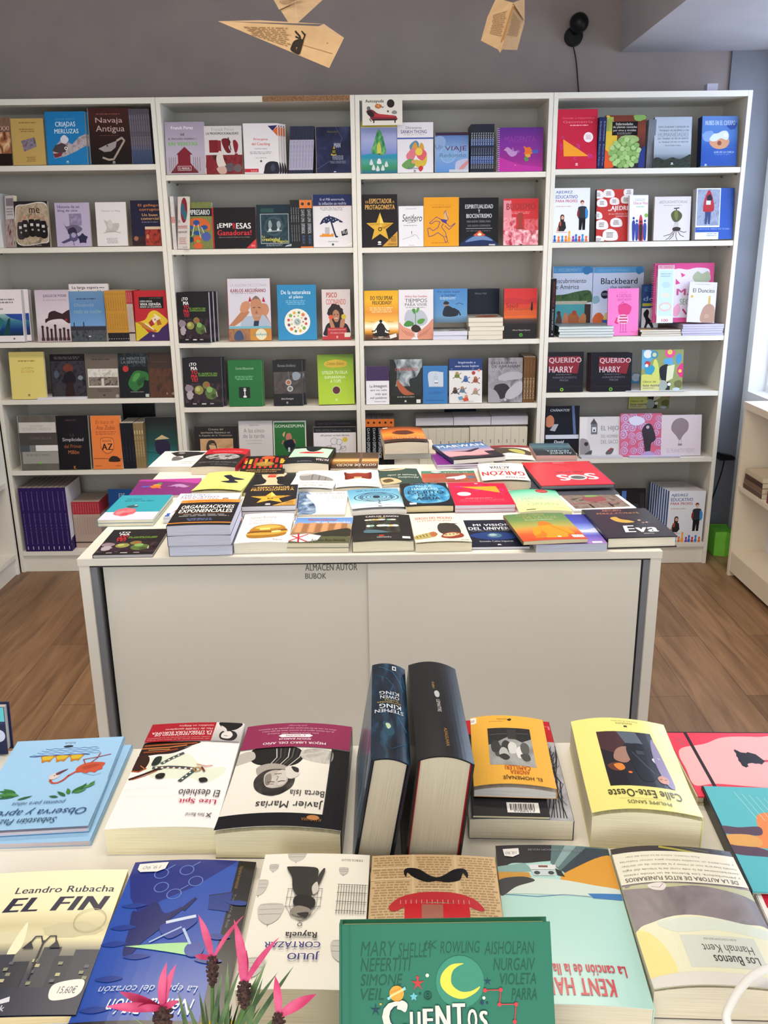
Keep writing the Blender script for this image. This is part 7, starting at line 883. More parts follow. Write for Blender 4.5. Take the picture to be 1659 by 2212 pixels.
FB((790, 2142), (1108, 2142), (1068, 1856), (800, 1845), 80, 'newsprint paperback with a black moustache and red bowler hat', 'd2b48a', [[G(1+c*34, 2, 32+c*34, 99, 46, 'a98c66') for c in range(3)], R(32.5, 0, 34.5, 100, 'dcc29a'), R(66.5, 0, 68.5, 100, 'dcc29a'), R(0, 11, 32, 12.2, 'e0c8a0'), R(34, 29, 66, 30, 'e0c8a0'), R(0, 21, 32, 22, 'e0c8a0'), S([(26, 15), (29, 12), (38, 13), (46, 18), (52, 20), (58, 18), (66, 13), (74, 12), (77, 16), (76, 20), (73, 16), (70, 22), (60, 24), (52, 23), (44, 24), (34, 20), (29, 16), (28, 20)], '15141a', 60), S([(15, 44), (22, 37), (36, 33), (52, 32), (68, 33), (80, 37), (87, 44), (84, 46), (72, 42), (52, 40), (32, 42), (20, 47)], 'c03038', 60), R(27, 41, 76, 62, 'c8202c'), R(40, 42, 56, 62, 'a86858'), [L([(24+i*4, 38.5), (24+i*4, 41.5)], .6, 'e09090') for i in range(14)]], arch=.003, pages='c8b890', spine='a88a60', rough=.45, base=NZ, flip=True, tmax=.036)
FB((1113, 2168), (1420, 2182.5), (1308.7, 1835.4), (1064, 1824), 46, 'mint paperback with a dark truck on a painted road', 'b0d8d0', [S([(0, 0), (50, 0), (70, 2), (60, 8), (48, 12), (38, 13), (26, 14), (12, 14), (0, 18)], '2b2a2d', 50), P([(50, 0), (101, 0), (101, 8), (70, 14), (54, 20), (46, 14)], '5c7476'), P([(62, 0), (72, 0), (52, 17), (49, 15)], '8aa4a4'), P([(80, 1), (101, 1), (101, 6), (58, 22), (54, 19)], '35424a'), P([(0, 16), (24, 14), (30, 20), (0, 22)], '86aaa6'), P([(0, 20), (26, 21), (28, 25), (0, 27)], 'c8933c'), S([(52, 25), (64, 18), (101, 6), (101, 30), (80, 29), (60, 27)], 'd89a34', 44), S([(-1, 27), (16, 24), (30, 25), (52, 26), (80, 29), (101, 31), (101, 37), (60, 37), (24, 36), (4, 36), (-1, 40)], 'cfdcd2', 50), S([(0, 26), (20, 24), (30, 27), (14, 31), (4, 36), (0, 36)], '38383c', 40), P([(72, 35), (101, 33.6), (101, 38), (76, 38)], '3a78b8'), L([(4, 36), (30, 38), (52, 36.4), (74, 37)], .6, '4a7ab0'), P([(27, 15.4), (50, 15.4), (50, 19), (28, 19)], 'd8dcdc'), R(35, 16, 43, 17.4, '7a4a44'), P([(28, 19.4), (49, 19.4), (48, 23.4), (30, 23.4)], 'c8d0d0'), E(33, 21.4, 2.6, 1.3, '3a4448'), E(45, 21.4, 2.6, 1.3, '3a4448'), P([(49, 18), (54, 20), (56, 24), (50, 23)], '2a2c2e'), T(28, 3.4, 76, 4.8, 'LITERATURA RANDOM HOUSE', '8a8e92'), T(20, 79, 87, 85, 'La canción de la llanura', 'c01c34', 2), T(14, 86.5, 76, 95.5, 'KENT HARUF', 'c01c34', 2)], arch=.003, pages='d8ccb4', spine='a8cfc8', rough=.2, extra=[('price_sticker', [P([(6, 3.4), (20, 3), (20, 7.6), (14, 9.6), (7, 8.6)], 'ece8e2'), T(8, 5, 18, 7.6, '18,90', '8a8a8a', 0, 1)])], **NB)
hk = [S([(0, 0), (40, -1), (101, 0), (101, 9), (60, 6), (20, 8), (0, 10)], '3a3234', 40), L([(40, 1), (70, 5), (98, 6)], 2.4, 'a8a03c'), L([(56, 0), (80, 3)], 1.4, '6a6a34'), S([(0, 30), (40, 30), (101, 31), (101, 62), (70, 58), (40, 54), (16, 60), (0, 66)], 'n:6c6264,8c8284,7c7272:3', 50), S([(0, 33), (30, 34), (60, 32), (90, 36), (101, 40), (101, 32), (0, 31)], 'b8b890', 40), S([(20, 31.4), (30, 30), (34, 32), (30, 36), (22, 35)], 'ded6d0', 30), L([(22, 33), (28, 34), (32, 31)], .6, 'a89a94'), S([(0, 66), (16, 58), (44, 54), (80, 58), (101, 62), (101, 101), (0, 101)], 'e4e2c2', 50), S([(0, 64), (14, 70), (20, 90), (10, 98), (0, 98)], 'eedd90', 36), S([(18, 58), (60, 56), (101, 62), (101, 68), (60, 64), (30, 66)], 'd4dccc', 40), R(30, 68, 84, 89, 'd0d4c8'), T(46, 69.6, 70, 71.4, 'ALBA CONTEMPORÁNEA', '7a7a72'), T(43, 74, 79, 79.4, 'Hannah Kent', '57534c'), T(48, 81, 80, 87, 'Los Buenos', '3f3b38', 1), S([(-1, 94), (40, 92), (101, 95), (101, 101), (-1, 101)], 'dcd8d0', 30)]
FB((1415, 2141), (1742, 2152), (1572, 1843), (1315, 1832), 58, 'paperback with grey painted hills and a cream quotation band', 'dad6b8', hk, arch=.007, lift=.003, peak=.4, pages='d8ccb4', spine='3a2428', rough=.2, extra=[('paper_band', [R(-1, 5, 101, 30, 'e4e0cc'), T(10, 8, 70, 9.6, 'Paula Hawkins, autora de La chica del tren', '8a8478'), T(4, 11.4, 97, 13.4, 'y demuestra un increíble talento para contar historias', '8a8478'), T(4, 15, 97, 17, 'novela literaria con el ritmo y la tensión de un thriller', '8a8478'), T(4, 18.6, 97, 20.6, 'contradicciones de la vida rural de la Irlanda del siglo', '8a8478'), T(4, 22.2, 97, 24.2, 'y perturbadora, Los Buenos es un vívido relato', '8a8478'), T(4, 25.6, 93, 28.6, 'DE LA AUTORA DE RITOS FUNERARIOS', '55504a', 1)])], **NB)
FB((1690, 2080), (1840, 2080), (1770, 1912), (1632, 1912), 22, 'white paperback with a red letter cut by the right edge', 'f2eee8', [T(8, 12, 60, 34, 'H', 'c01c34', 2)], base=NZ, flip=False, pages='e4dcc8')

# navy book standing at the far left of the front table
r = make_book('hardcover_book', .11, .075, .022, '1f2440', [R(0, 0, 100, 30, '5ab0b8'), R(0, 30, 100, 36, '2c2f50'), C(90, 60, 9, 'b8bcd0')], hard=True, spine='23284a', label='navy hardcover with teal top standing at the far left edge', pages='c8c4c0')
q = on_z(10, 1640, NZ)
r.matrix_basis = Matrix.Translation((q.x-.108, q.y+.03, NZ+.0008)) @ Matrix.Rotation(math.radians(84), 4, 'X')

# the two fat novels standing on their fore-edges, spines up
def standing(label, topL, topR, farL, farR, z1, lean, cover, art, side_art, inner, pages):
    a, b = on_z(topL[0], topL[1], z1), on_z(topR[0], topR[1], z1)
    c, d = on_z(farR[0], farR[1], z1), on_z(farL[0], farL[1], z1)
    t = ((b-a).length+(c-d).length)/2; l = ((d-a).length+(c-b).length)/2
    hgt = (z1-NZ)/math.cos(math.radians(lean))-.001
    ax = ((b-a)+(c-d)).normalized(); ay = ((d-a)+(c-b)).normalized(); ang = math.atan2(-ay.x, ay.y)
    SIZES.append((label[:30], round(t, 3), round(l, 3), round(hgt, 3)))
    root = empty('hardcover_book', label, 'book')
    # local: x across the thickness, y away from the camera, z up; origin at the top near edge, middle
    bul = t*.13
    bm = bmesh.new(); uvl = bm.loops.layers.uv.new('UVMap'); slots = {cover: 0}
    paint(bm, uvl, slots, [R(0, 0, 100, 100, cover)]+FLAT(art), t, l, 0, True, .00005, ox=-t/2)
    for k in range(1, 14): bmesh.ops.bisect_plane(bm, geom=bm.verts[:]+bm.edges[:]+bm.faces[:], plane_co=(-t/2+t*k/14, 0, 0), plane_no=(1, 0, 0))
    arc = lambda x: bul*(1-(2*x/t)**2)-bul
    for v in bm.verts: v.co.z += arc(v.co.x)
    # underside of the spine
    n = 14
    for k in range(n):
        x0, x1 = -t/2+t*k/n, -t/2+t*(k+1)/n
        f = bm.faces.new([bm.verts.new(p) for p in ((x0, 0, arc(x0)-.002), (x0, l, arc(x0)-.002), (x1, l, arc(x1)-.002), (x1, 0, arc(x1)-.002))])
        for yy in (0, l): bm.faces.new([bm.verts.new(p) for p in ((x0, yy, arc(x0)-.002), (x1, yy, arc(x1)-.002), (x1, yy, arc(x1)), (x0, yy, arc(x0)))])
    me = bpy.data.meshes.new('spine'); bm.to_mesh(me); bm.free()
    link('spine', me, [mat(q_, .26) for q_ in slots], root)
    for s, nm in ((-1, 'front_cover'), (1, 'back_cover')):
        bm = bmesh.new(); uvl = bm.loops.layers.uv.new('UVMap'); slots = {cover: 0}
        x = s*t/2
        bm_box(bm, min(x, x-s*.0028), max(x, x-s*.0028), 0, l, -hgt, -bul)
        if s < 0 and side_art:
            b2 = bmesh.new(); u2 = b2.loops.layers.uv.new('UVMap')
            paint(b2, u2, slots, side_art, l, hgt-bul, 0, False)
            b2.transform(Matrix.Translation((-t/2-.0001, l, -hgt)) @ Matrix(((0, 0, -1, 0), (-1, 0, 0, 0), (0, 1, 0, 0), (0, 0, 0, 1))))
            tmp = bpy.data.meshes.new('tmp'); b2.to_mesh(tmp); b2.free(); bm.from_mesh(tmp); bpy.data.meshes.remove(tmp)
        me = bpy.data.meshes.new(nm); bm.to_mesh(me); bm.free(); link(nm, me, [mat(q_, .26) for q_ in slots], root)
        box('endpaper', min(x-s*.003, x-s*.0042), max(x-s*.003, x-s*.0042), .002, l-.002, -hgt+.002, -bul-.002, mat(inner, .7), root)
    g = .0045
    bm = bmesh.new()
    bm_box(bm, -t/2+g, t/2-g, .004, l-.004, -hgt+.0035, -bul-.004)
    for k in range(1, 8): bmesh.ops.bisect_plane(bm, geom=bm.verts[:]+bm.edges[:]+bm.faces[:], plane_co=(-t/2+t*k/8, 0, 0), plane_no=(1, 0, 0))
    for v in bm.verts:
        if v.co.z > -hgt/2: v.co.z += arc(v.co.x)*.9+bul
    pm = grain('paper_edges_fore_'+pages, pages, '%02x%02x%02x' % tuple(int(int(pages[i:i+2], 16)*.9) for i in (0, 2, 4)), (1700, 12, 12), .8)
    done(bm, 'page_block', pm, root)
    ctr = (a+b)/2
    root.matrix_basis = Matrix.Translation(ctr) @ Matrix.Rotation(ang, 4, 'Z') @ Matrix.Rotation(math.radians(lean), 4, 'Y')
    lz = min((root.matrix_basis @ Vector((s*t/2, 0, -hgt))).z for s in (-1, 1))
    root.matrix_basis = Matrix.Translation((0, 0, NZ+.0006-lz)) @ root.matrix_basis
    return root
standing('dark blue marbled hardcover standing on its fore-edge, spine up', (803, 1648), (889, 1641), (805, 1440), (877, 1437), .878, 9.5, '111c2c',
    [R(0, 0, 100, 100, 'n:0d1420,15293c,234c66:4'), L([(20, 4), (60, 10), (80, 20), (90, 30)], 2, '2c6a94'), L([(10, 14), (40, 18), (60, 26), (50, 34)], 1.6, '24587c'), L([(60, 6), (90, 12), (94, 26)], 1.4, '3a7ca8'), S([(30, 66), (50, 68), (60, 76), (44, 80), (34, 74)], '20485c'), S([(36, 68), (46, 68), (50, 71), (42, 73)], 'b8cca8'), L([(70, 60), (94, 72)], 2, '2c6c98'), L([(20, 80), (50, 92), (90, 84)], 2, '1c4460'), R(58, 3, 70, 8, 'd8dce0'), R(61, 4.2, 67, 7, '15202c'), L([(0, 33), (100, 31)], .5, '0a1018'),
     T(20, 34, 76, 37.6, 'KING', 'c8ccd0', 1), T(22, 38.6, 76, 42.2, 'OWEN', 'c8ccd0', 1), T(34, 43.2, 72, 45, 'bellas', 'b8a054'), T(14, 45.4, 80, 47.4, 'durmientes', 'b8a054'), T(20, 48, 80, 52.4, 'KING', 'd8dce0', 1), T(8, 53.4, 86, 57, 'STEPHEN', 'd0d4d8', 1)],
    [R(0, 0, 100, 100, 'n:1c2c3c,4a6478,243848:3'), L([(60, 10), (80, 50), (70, 90)], 2, '8ab0c8'), L([(86, 6), (94, 30)], 2.4, 'c8d4dc')], '1a1a24', 'cfc3aa')
standing('plain charcoal hardcover standing on its fore-edge with red endpapers', (905, 1640), (1026, 1637), (882, 1437), (986, 1431), .883, 6.4, '1b1e20',
    [T(42, 25, 47, 33, 'Kolibrí', 'b08c4c', 0, 1, 270), S([(44, 37), (50, 35), (54, 38), (52, 42), (46, 42)], 'b8bcbc'), T(46, 45, 53, 58, 'LEMAITRE', 'c8c8c4', 0, 0, 270), T(52, 74, 58, 91, 'ALFAGUARA', 'a8803c', 0, 0, 270)], [], 'a01828', 'd2c6ac')
rb = bmesh.new()
q0 = on_z(938, 1640, .872)
vs = [rb.verts.new(q0+Vector(p)) for p in ((-.006, .002, 0), (.010, .002, .0), (.006, -.003, -.016), (-.001, -.003, -.006), (-.004, -.003, -.018))]
rb.faces.new(vs); o = done(rb, 'ribbon_marker', mat('b01c2c', .5)); o.parent = [x for x in COL.objects if x.get('label', '').startswith('plain charcoal')][0]
o.matrix_parent_inverse = o.parent.matrix_basis.inverted()

# green picture book leaning back against the edge of the front table
LZ2 = LZ+.0008
tl, tr = at_depth(738, 2016, .802), at_depth(1187, 2016, .802)
gw = (tr-tl).length; lean = math.radians(30)
gh = (((tl.z+tr.z)/2)-LZ2)/math.cos(lean)
GREEN = '2a735b'
dk = '1d5441'
art = [R(3.2, 0, 4.6, 100, '276b54'), T(9, 9, 26, 17, 'MARY', dk, 0, 1), T(27, 10, 44, 18, 'SHELLEY', dk, 0, 1), T(38, 9, 46, 15, 'JK', dk, 0, 1), T(47, 9.5, 66, 16, 'ROWLING', dk, 0, 1), T(68, 10, 92, 17, 'AISHOLPAN', dk, 0, 1), T(9, 18, 33, 25, 'NEFERTITI', dk, 0, 1), T(72, 19, 92, 25.5, 'NURGAIV', dk, 0, 1), T(9, 26.5, 29, 32.5, 'SIMONE', dk, 0, 1), T(75, 27, 92, 33, 'VIOLETA', dk, 0, 1), T(9, 34, 20, 40, 'VEIL', dk, 0, 1), T(80, 35, 92, 41, 'PARRA', dk, 0, 1),
       C(56, 31, 11.4, '3d8a70'), S([(58, 21.4), (52, 22), (47.4, 27), (47, 33), (51, 38), (57, 40), (63, 37), (65.4, 33.6), (61, 36), (56, 36), (52, 32), (52.4, 26), (55, 23)], 'ecd24c', 60), STAR(36, 31.5, 3.4, 'c03a38', .3), C(36, 28.4, .7, 'c03a38'), C(40.6, 27.4, .8, 'dcecd0'), C(67, 39.6, .7, 'dcecd0'), STAR(34, 38.4, 2, '6ab8c0', .5), C(37, 37, .5, '1e4a4c'), RING(40.6, 38, 1.7, .5, '1f5648'), RING(40.6, 38, .7, .4, '1f5648'), STAR(69, 31, 2.2, '1f3a5c', .2), STAR(16, 45, 3, '1c3c50', .2), C(18.4, 42, .5, 'd8a83c'), C(66, 42, .9, '1f3a5c'), C(68.4, 42.2, .5, '1f3a5c'),
       P([(21.4, 38.8), (30, 33), (30.4, 34.6), (22, 40)], '8ac8d0'), C(26, 36.6, 3.4, 'eaa03c'), L([(23, 38), (29, 34.6)], .9, 'e8d08c'), L([(23, 36.2), (27.6, 34)], .5, 'd88a2c'),
       [L([a_, b_], .45, 'c83a40') for a_, b_ in (((67.6, 35.6), (75, 35.4)), ((75, 35.4), (74.2, 43)), ((74.2, 43), (82, 43)), ((82, 43), (81, 52)))], [C(x, y, .9, 'd03c44') for x, y in ((67.6, 35.6), (75, 35.4), (74.2, 43), (82, 43), (81, 52))],
       [T(x0+.5, y0+.5, x1+.5, y1+.5, s_, '1c3a44', 3) for x0, y0, x1, y1, s_ in ((19, 40.5, 31, 56, 'C'), (32, 46, 37, 56, 'U'), (38, 44.5, 43, 56, 'E'), (44, 43, 51, 56, 'N'), (52, 42, 58, 56, 'T'), (59, 45, 63.5, 56, 'O'), (64.5, 46, 68.5, 56, 'S'))], [T(x0, y0, x1, y1, s_, 'e8d8cc', 3) for x0, y0, x1, y1, s_ in ((19, 40.5, 31, 56, 'C'), (32, 46, 37, 56, 'U'), (38, 44.5, 43, 56, 'E'), (44, 43, 51, 56, 'N'), (52, 42, 58, 56, 'T'), (59, 45, 63.5, 56, 'O'), (64.5, 46, 68.5, 56, 'S'))], S([(26, 44), (28, 40), (31, 42), (30, 46), (28, 45)], 'e8d8cc', 24)]
def SQ(ops, k=.62):
    out = []
    for o in FLAT(ops):
        q = o[0]
        if q == 'p': out.append(('p', [(x, y*k) for x, y in o[1]], o[2]))
        elif q in 'cso': out.append((q, o[1], o[2]*k)+o[3:])
        elif q == 'l': out.append(('l', [(x, y*k) for x, y in o[1]])+o[2:])
        else: out.append((q, o[1], o[2]*k, o[3], o[4]*k)+o[5:])
    return out
art = art[:1]+SQ(art[1:])
gb = make_book('hardcover_book', gw, gh, .022, GREEN, art, spine='2a6e57', hard=True, label='green hardcover with yellow crescent moon propped against the front table', pages='d8c88c', rough=.45)
M0 = Matrix.Translation((tl.x, (tl.y+tr.y)/2, (tl.z+tr.z)/2)) @ Matrix.Rotation(math.pi/2-lean, 4, 'X') @ Matrix.Translation((0, -gh, -.022))
lz = min((M0 @ Vector((0, 0, zz))).z for zz in (0, .022))
gb.matrix_basis = Matrix.Translation((0, 0, LZ2-lz)) @ M0

# ------------------------------------------------------------------ potted plant on the ledge
rn = random.Random(11)
pc = Vector((0.700, -3.345, LZ+.0006))
q = on_y(470, 2206, pc.y+.05); rim = q.z; pc.x = q.x+.004
pl = empty('potted_plant', 'potted plant with pink bracts and brown flower heads at the bottom', 'plant', None, pc)
def lathe(name, prof, mt, parent, seg=32):
    bm = bmesh.new(); rings = []
    for r_, z_ in prof: rings.append([bm.verts.new((r_*math.cos(2*math.pi*k/seg), r_*math.sin(2*math.pi*k/seg), z_)) for k in range(seg)])
    for a, b in zip(rings, rings[1:]):
        for k in range(seg): bm.faces.new((a[k], a[(k+1) % seg], b[(k+1) % seg], b[k]))
    bm.faces.new(rings[0]); 
    return done(bm, name, mt, parent, smooth=True)
hz = rim-pc.z
lathe('pot', [(.034, 0), (.036, .002), (.048, hz-.012), (.051, hz-.010), (.0515, hz), (.047, hz), (.045, hz-.02), (.001, hz-.02)], mat('d8b02c', .35), pl)
lathe('soil', [(.046, hz-.021), (.044, hz-.014), (.001, hz-.012)], grain('potting_soil', '2a1e16', '4a3828', (300, 300, 300), .95), pl)
def blade(bm, p0, p1, p2, wd, cup=.2, n=8, tw=None, prof=None):
    """leaf or petal along a bent line, tapered, slightly cupped"""
    p0, p1, p2 = Vector(p0), Vector(p1), Vector(p2)
    rows = []
    for i in range(n+1):
        t = i/n
        p = p0*(1-t)**2+p1*2*t*(1-t)+p2*t*t
        d = ((p1-p0)*(1-t)+(p2-p1)*t).normalized()
        side = d.cross(tw or Vector((0, -1, .4))).normalized()
        nrm = side.cross(d)
        ww = wd*(prof(t) if prof else math.sin(math.pi*min(1, .12+.88*t))**.7*(1 if t < .999 else 0.05))
        rows.append([bm.verts.new(p-side*ww*.5+nrm*ww*cup), bm.verts.new(p), bm.verts.new(p+side*ww*.5+nrm*ww*cup)])
    for a, b in zip(rows, rows[1:]):
        for k in (0, 1): bm.faces.new((a[k], a[k+1], b[k+1], b[k]))
PINK = grain('pink_bract', 'bc2458', 'd8507c', (60, 60, 60), .5)
HEADM = grain('brown_flower_head', '2c181c', '5a3c30', (400, 400, 400), .8)
LEAFM = grain('grey_green_leaf', '3f5838', '86a068', (40, 40, 25), .6)
def rel(px, py, dist): return at_depth(px, py, dist)-pc
DP = .655
base = Vector((0, 0, hz-.016))
heads = [((459, 2096), .656, [(428, 1975, 11), (527, 1977, 6), (420, 2066, 8), (462, 2090, 7)], (447, 2063, 471, 2132)), ((528, 2150), .640, [(505, 1985, 14), (533, 2052, 15), (604, 2024, 9)], (514, 2117, 543, 2180)),
         ((352, 2200), .622, [(361, 2078, 12), (381, 2082, 11), (257, 2142, 13), (228, 2174, 13), (388, 2162, 9), (296, 2176, 10)], (334, 2172, 372, 2232)), ((602, 2208), .625, [(594, 2107, 12), (684, 2147, 15)], (590, 2186, 616, 2240))]
for (hx, hy), dist, tips, (x0, y0, x1, y1) in heads:
    ctr = rel(hx, hy, dist); top = rel(hx, y0, dist); bot = rel(hx, y1, dist); r_ = (x1-x0)/2/FPX*dist
    tube('stem', [bot, bot.lerp(base, .4)+Vector((0, 0, .004)), base], .0014, mat('5a7a44', .6), pl)
    bm = bmesh.new(); ax = (top-bot); Lh = ax.length
    m0 = Matrix.Translation((top+bot)/2) @ ax.to_track_quat('Z', 'Y').to_matrix().to_4x4()
    bmesh.ops.create_uvsphere(bm, u_segments=12, v_segments=10, radius=1, matrix=m0 @ Matrix.Diagonal((r_*.8, r_*.8, Lh*.5, 1)))
    for k in range(46):
        a = k*2.4; zz = -.95+1.85*k/46; rr = r_*.8*math.sqrt(max(0.05, 1-zz*zz))
        p = m0 @ Vector((rr*math.cos(a), rr*math.sin(a), zz*Lh*.5)); e = m0 @ Vector((rr*1.5*math.cos(a), rr*1.5*math.sin(a), zz*Lh*.5+Lh*.10))
        blade(bm, p, p.lerp(e, .5)+ax*.03, e, r_*.5, .2, 3)
    done(bm, 'flower_head', HEADM, pl)
    for tx, ty, wpx in tips:
        bm = bmesh.new(); tip = rel(tx, ty, dist*rn.uniform(.99, 1.02)); st = rel(hx+(tx-hx)*.04, y0+6, dist)
        mid = st.lerp(tip, .5)+Vector(((tip.z-st.z)*(.10 if tx < hx else -.10), -.003, .004))
        blade(bm, st, mid, tip, wpx*1.5/FPX*dist, .15, 10, Vector((0, -1, .6)), lambda t: (.35+.65*math.sin(math.pi*min(1, t*.9+.08)))*(1-t**6))
        done(bm, 'bract', PINK, pl, smooth=True)
for k in range(96):
    a = rn.uniform(0, 2*math.pi); lean_ = rn.uniform(.1, 1.0); l_ = rn.uniform(.05, .085)
    tip = base+Vector((math.cos(a)*lean_*l_*.9, math.sin(a)*lean_*l_*.5-.004, l_*(1-.3*lean_)))
    st = base+Vector((math.cos(a)*.014, math.sin(a)*.014, 0))
    bm = bmesh.new(); blade(bm, st, st.lerp(tip, .5)+Vector((0, 0, .012)), tip, rn.uniform(.0018, .0032), .2, 6)
    done(bm, 'leaf', LEAFM, pl, smooth=True)
for tx, ty in ((577, 2074), (560, 2100), (635, 2086), (600, 2100), (492, 2078), (480, 2100), (634, 2158), (568, 2112), (520, 2090), (402, 2160), (385, 2140), (655, 2150)):
    bm = bmesh.new(); tip = rel(tx, ty, .64); st = base+Vector((rn.uniform(-.015, .015), rn.uniform(-.01, .01), 0))
    blade(bm, st, st.lerp(tip, .5)+Vector((0, 0, .008)), tip, .0042, .2, 7); done(bm, 'leaf', LEAFM, pl, smooth=True)

# white cable arching over the books at the right
zt = NZ+.060
tag(tube('power_cable', [on_z(1790, 2075, zt-.012), on_z(1720, 2078, zt-.004), on_z(1659, 2088, zt), on_z(1620, 2110, zt+.004), on_z(1592, 2143, zt+.006), on_z(1572, 2180, zt+.004), on_z(1556, 2225, zt-.002), Vector((1.29, -3.29, NZ-.012)), Vector((1.285, -3.30, LZ+.05)), Vector((1.30, -3.33, LZ+.006)), Vector((1.40, -3.36, LZ+.0045))], .0040, mat('e6e2dc', .4)), 'white cable arching across the books at the lower right', 'cable')

# ------------------------------------------------------------------ folded book-page planes on threads
PAPER = grain('old_book_page', 'b8946a', 'c4a074', (30, 30, 30), .8)
bsdf(PAPER).inputs['Subsurface Weight'].default_value = 0.0
def page_print(bm, quad, art, off):
    a, b, c, d = quad; n_ = (b-a).cross(d-a).normalized()
    if n_.dot(CAM-a) < 0: n_ = -n_
    b2 = bmesh.new(); u2 = b2.loops.layers.uv.new('UVMap'); sl = {}
    paint(b2, u2, sl, art, 1, 1, 0, False, 0)
    names = list(sl)
    for f in b2.faces:
        pts = []
        for v in f.verts:
            u, w_ = v.co.x, 1-v.co.y
            pts.append(bm.verts.new(a*(1-u)*(1-w_)+b*u*(1-w_)+c*u*w_+d*(1-u)*w_+n_*off))
        g = bm.faces.new(pts); g.material_index = f.material_index+1
    b2.free()
    return names
def plane_obj(label, faces, prints, hang, th=.0004):
    root = empty('paper_plane', label, 'paper plane', 'folded paper planes hanging from the ceiling', hang)
    org = Vector(hang)
    bm = bmesh.new()
    for f in faces:
        pts = [at_depth(*p)-org for p in f]
        n_ = (pts[1]-pts[0]).cross(pts[2]-pts[0]).normalized()*th/2
        A = [bm.verts.new(p+n_) for p in pts]; B = [bm.verts.new(p-n_) for p in pts]
        bm.faces.new(A); bm.faces.new(B[::-1])
        for k in range(len(pts)): bm.faces.new((A[k], B[k], B[(k+1) % len(pts)], A[(k+1) % len(pts)]))
    ms = [PAPER]
    for quad, art in prints:
        b3 = bmesh.new()
        names = page_print(b3, [at_depth(*p) for p in quad], art, .0009)
        for f in b3.faces: f.material_index = f.material_index-1+len(ms)
        ms += [mat(c, .8) for c in names]
        for v in b3.verts: v.co -= org
        tmp = bpy.data.meshes.new('t'); b3.to_mesh(tmp); b3.free(); bm.from_mesh(tmp); bpy.data.meshes.remove(tmp)
    me = bpy.data.meshes.new('folded_page'); bm.to_mesh(me); bm.free(); link('folded_page', me, ms, root)
    tube('hanging_thread', [(0, 0, 0), (0, 0, (CZ-hang[2])*.5), (0, 0, CZ-hang[2]-.001)], .00012, mat('c8c4bc', .5), root, 1)
def on_tri(px, py, tri):
    a, b, c = [at_depth(*p) for p in tri]; n_ = (b-a).cross(c-a); d = ray(px, py)
    return (a-CAM).dot(n_)/d.dot(n_)
def proj_quad(tri, *pix): return [(x, y, on_tri(x, y, tri)) for x, y in pix]
D1 = 1.30
N1, K1, RB1 = (471, 46, D1-.03), (688, 57, D1+.01), (711, 147, D1-.04)
W1 = (N1, K1, RB1)
RT1 = (743, 82, on_tri(743, 82, W1))
plane_obj('large folded page plane hanging left of centre, nose pointing left', [[N1, K1, RT1, RB1], [N1, (700, 52, D1+.09), (560, 44, D1+.06)], [N1, (690, 66, D1+.02), K1], [K1, (700, 52, D1+.09), RT1]],
    [(proj_quad(W1, (520, 58), (630, 60), (632, 108), (540, 76)), [G(2, 2, 98, 98, 9, '9c7a54')]), (proj_quad(W1, (660, 66), (736, 84), (712, 138), (646, 116)), [R(3, 62, 96, 64, 'a8845a'), C(70, 30, 2, '8a6a44')]),
     (proj_quad(W1, (630, 66), (664, 68), (650, 121), (626, 113)), [S([(20, 52), (44, 40), (80, 36), (92, 44), (86, 96), (40, 98), (4, 90), (8, 72)], '2a221b', 40), L([(24, 4), (60, 26), (70, 40)], 9, '2a221b'), L([(64, 0), (92, 18), (84, 40)], 9, '2a221b'), L([(30, 28), (58, 34)], 7, '2a221b'), C(52, 78, 6, 'a89070'), L([(96, 10), (90, 96)], 3, '8a6238')])], at_depth(640, 50, D1+.03))
D2 = 1.56
T2 = ((590, -3, D2), (700, -3, D2+.02), (641, 51, D2-.06))
plane_obj('folded page plane cut by the top edge, nose pointing down', [[(590, -3, D2), (640, -80, on_tri(640, -80, T2)), (700, -3, D2+.02), (641, 51, D2-.06), (624, 50, on_tri(624, 50, T2))], [(588, -6, D2-.004), (662, -6, D2-.004), (627, 10, on_tri(627, 10, T2)-.006), (603, 21, on_tri(603, 21, T2)-.006)]],
    [(proj_quad(((588, -6, D2-.006), (662, -6, D2-.006), (627, 10, on_tri(627, 10, T2)-.008)), (594, -4), (656, -4), (627, 8), (604, 18)), [G(10, 30, 90, 90, 4, 'a8845c'), S([(50, 4), (92, 0), (80, 40), (58, 34)], '9a6a54')])], at_depth(650, -70, D2+.04))
D3 = 1.26
K3a, K3b = (1108, 6, D3+.02), (1085, 92, D3)
LW = ((1075, -4, D3+.02), K3a, K3b); RW = (K3a, (1133, -4, D3+.03), K3b)
fl = lambda x, y: (x, y, on_tri(x, y, ((1039, 88, D3+.05), K3a, K3b)))
fr = lambda x, y: (x, y, on_tri(x, y, ((1117, 108, D3+.05), K3a, K3b)))
plane_obj('folded page plane right of centre near the black wall spotlight', [[fl(1072, -4), K3a, K3b, fl(1078, 108), fl(1039, 88), fl(1053, 37)], [K3a, fr(1133, -4), fr(1133, 48), fr(1117, 108), fr(1086, 107), K3b], [(1104, 12, D3+.012), (1110, 12, D3+.012), (1086, 106, D3-.012), (1080, 114, D3-.02), (1076, 108, D3-.012)], [(1108, 6, D3+.008), (1133, -4, fr(1133, -4)[2]-.008), (1133, 45, fr(1133, 45)[2]-.008)]],
    [([fl(1064, 32), fl(1100, 20), fl(1084, 84), fl(1056, 76)], [G(4, 4, 96, 96, 12, 'a07c56')]), ([fr(1107, 24), fr(1128, 50), fr(1118, 82), fr(1092, 80)], [G(4, 4, 96, 96, 11, 'a07c56')]), ([(1106, 14, D3+.006), (1110, 14, D3+.006), (1087, 92, D3-.012), (1081, 92, D3-.012)], [R(0, 0, 100, 100, '94683c')])], at_depth(1100, -4, D3+.022))

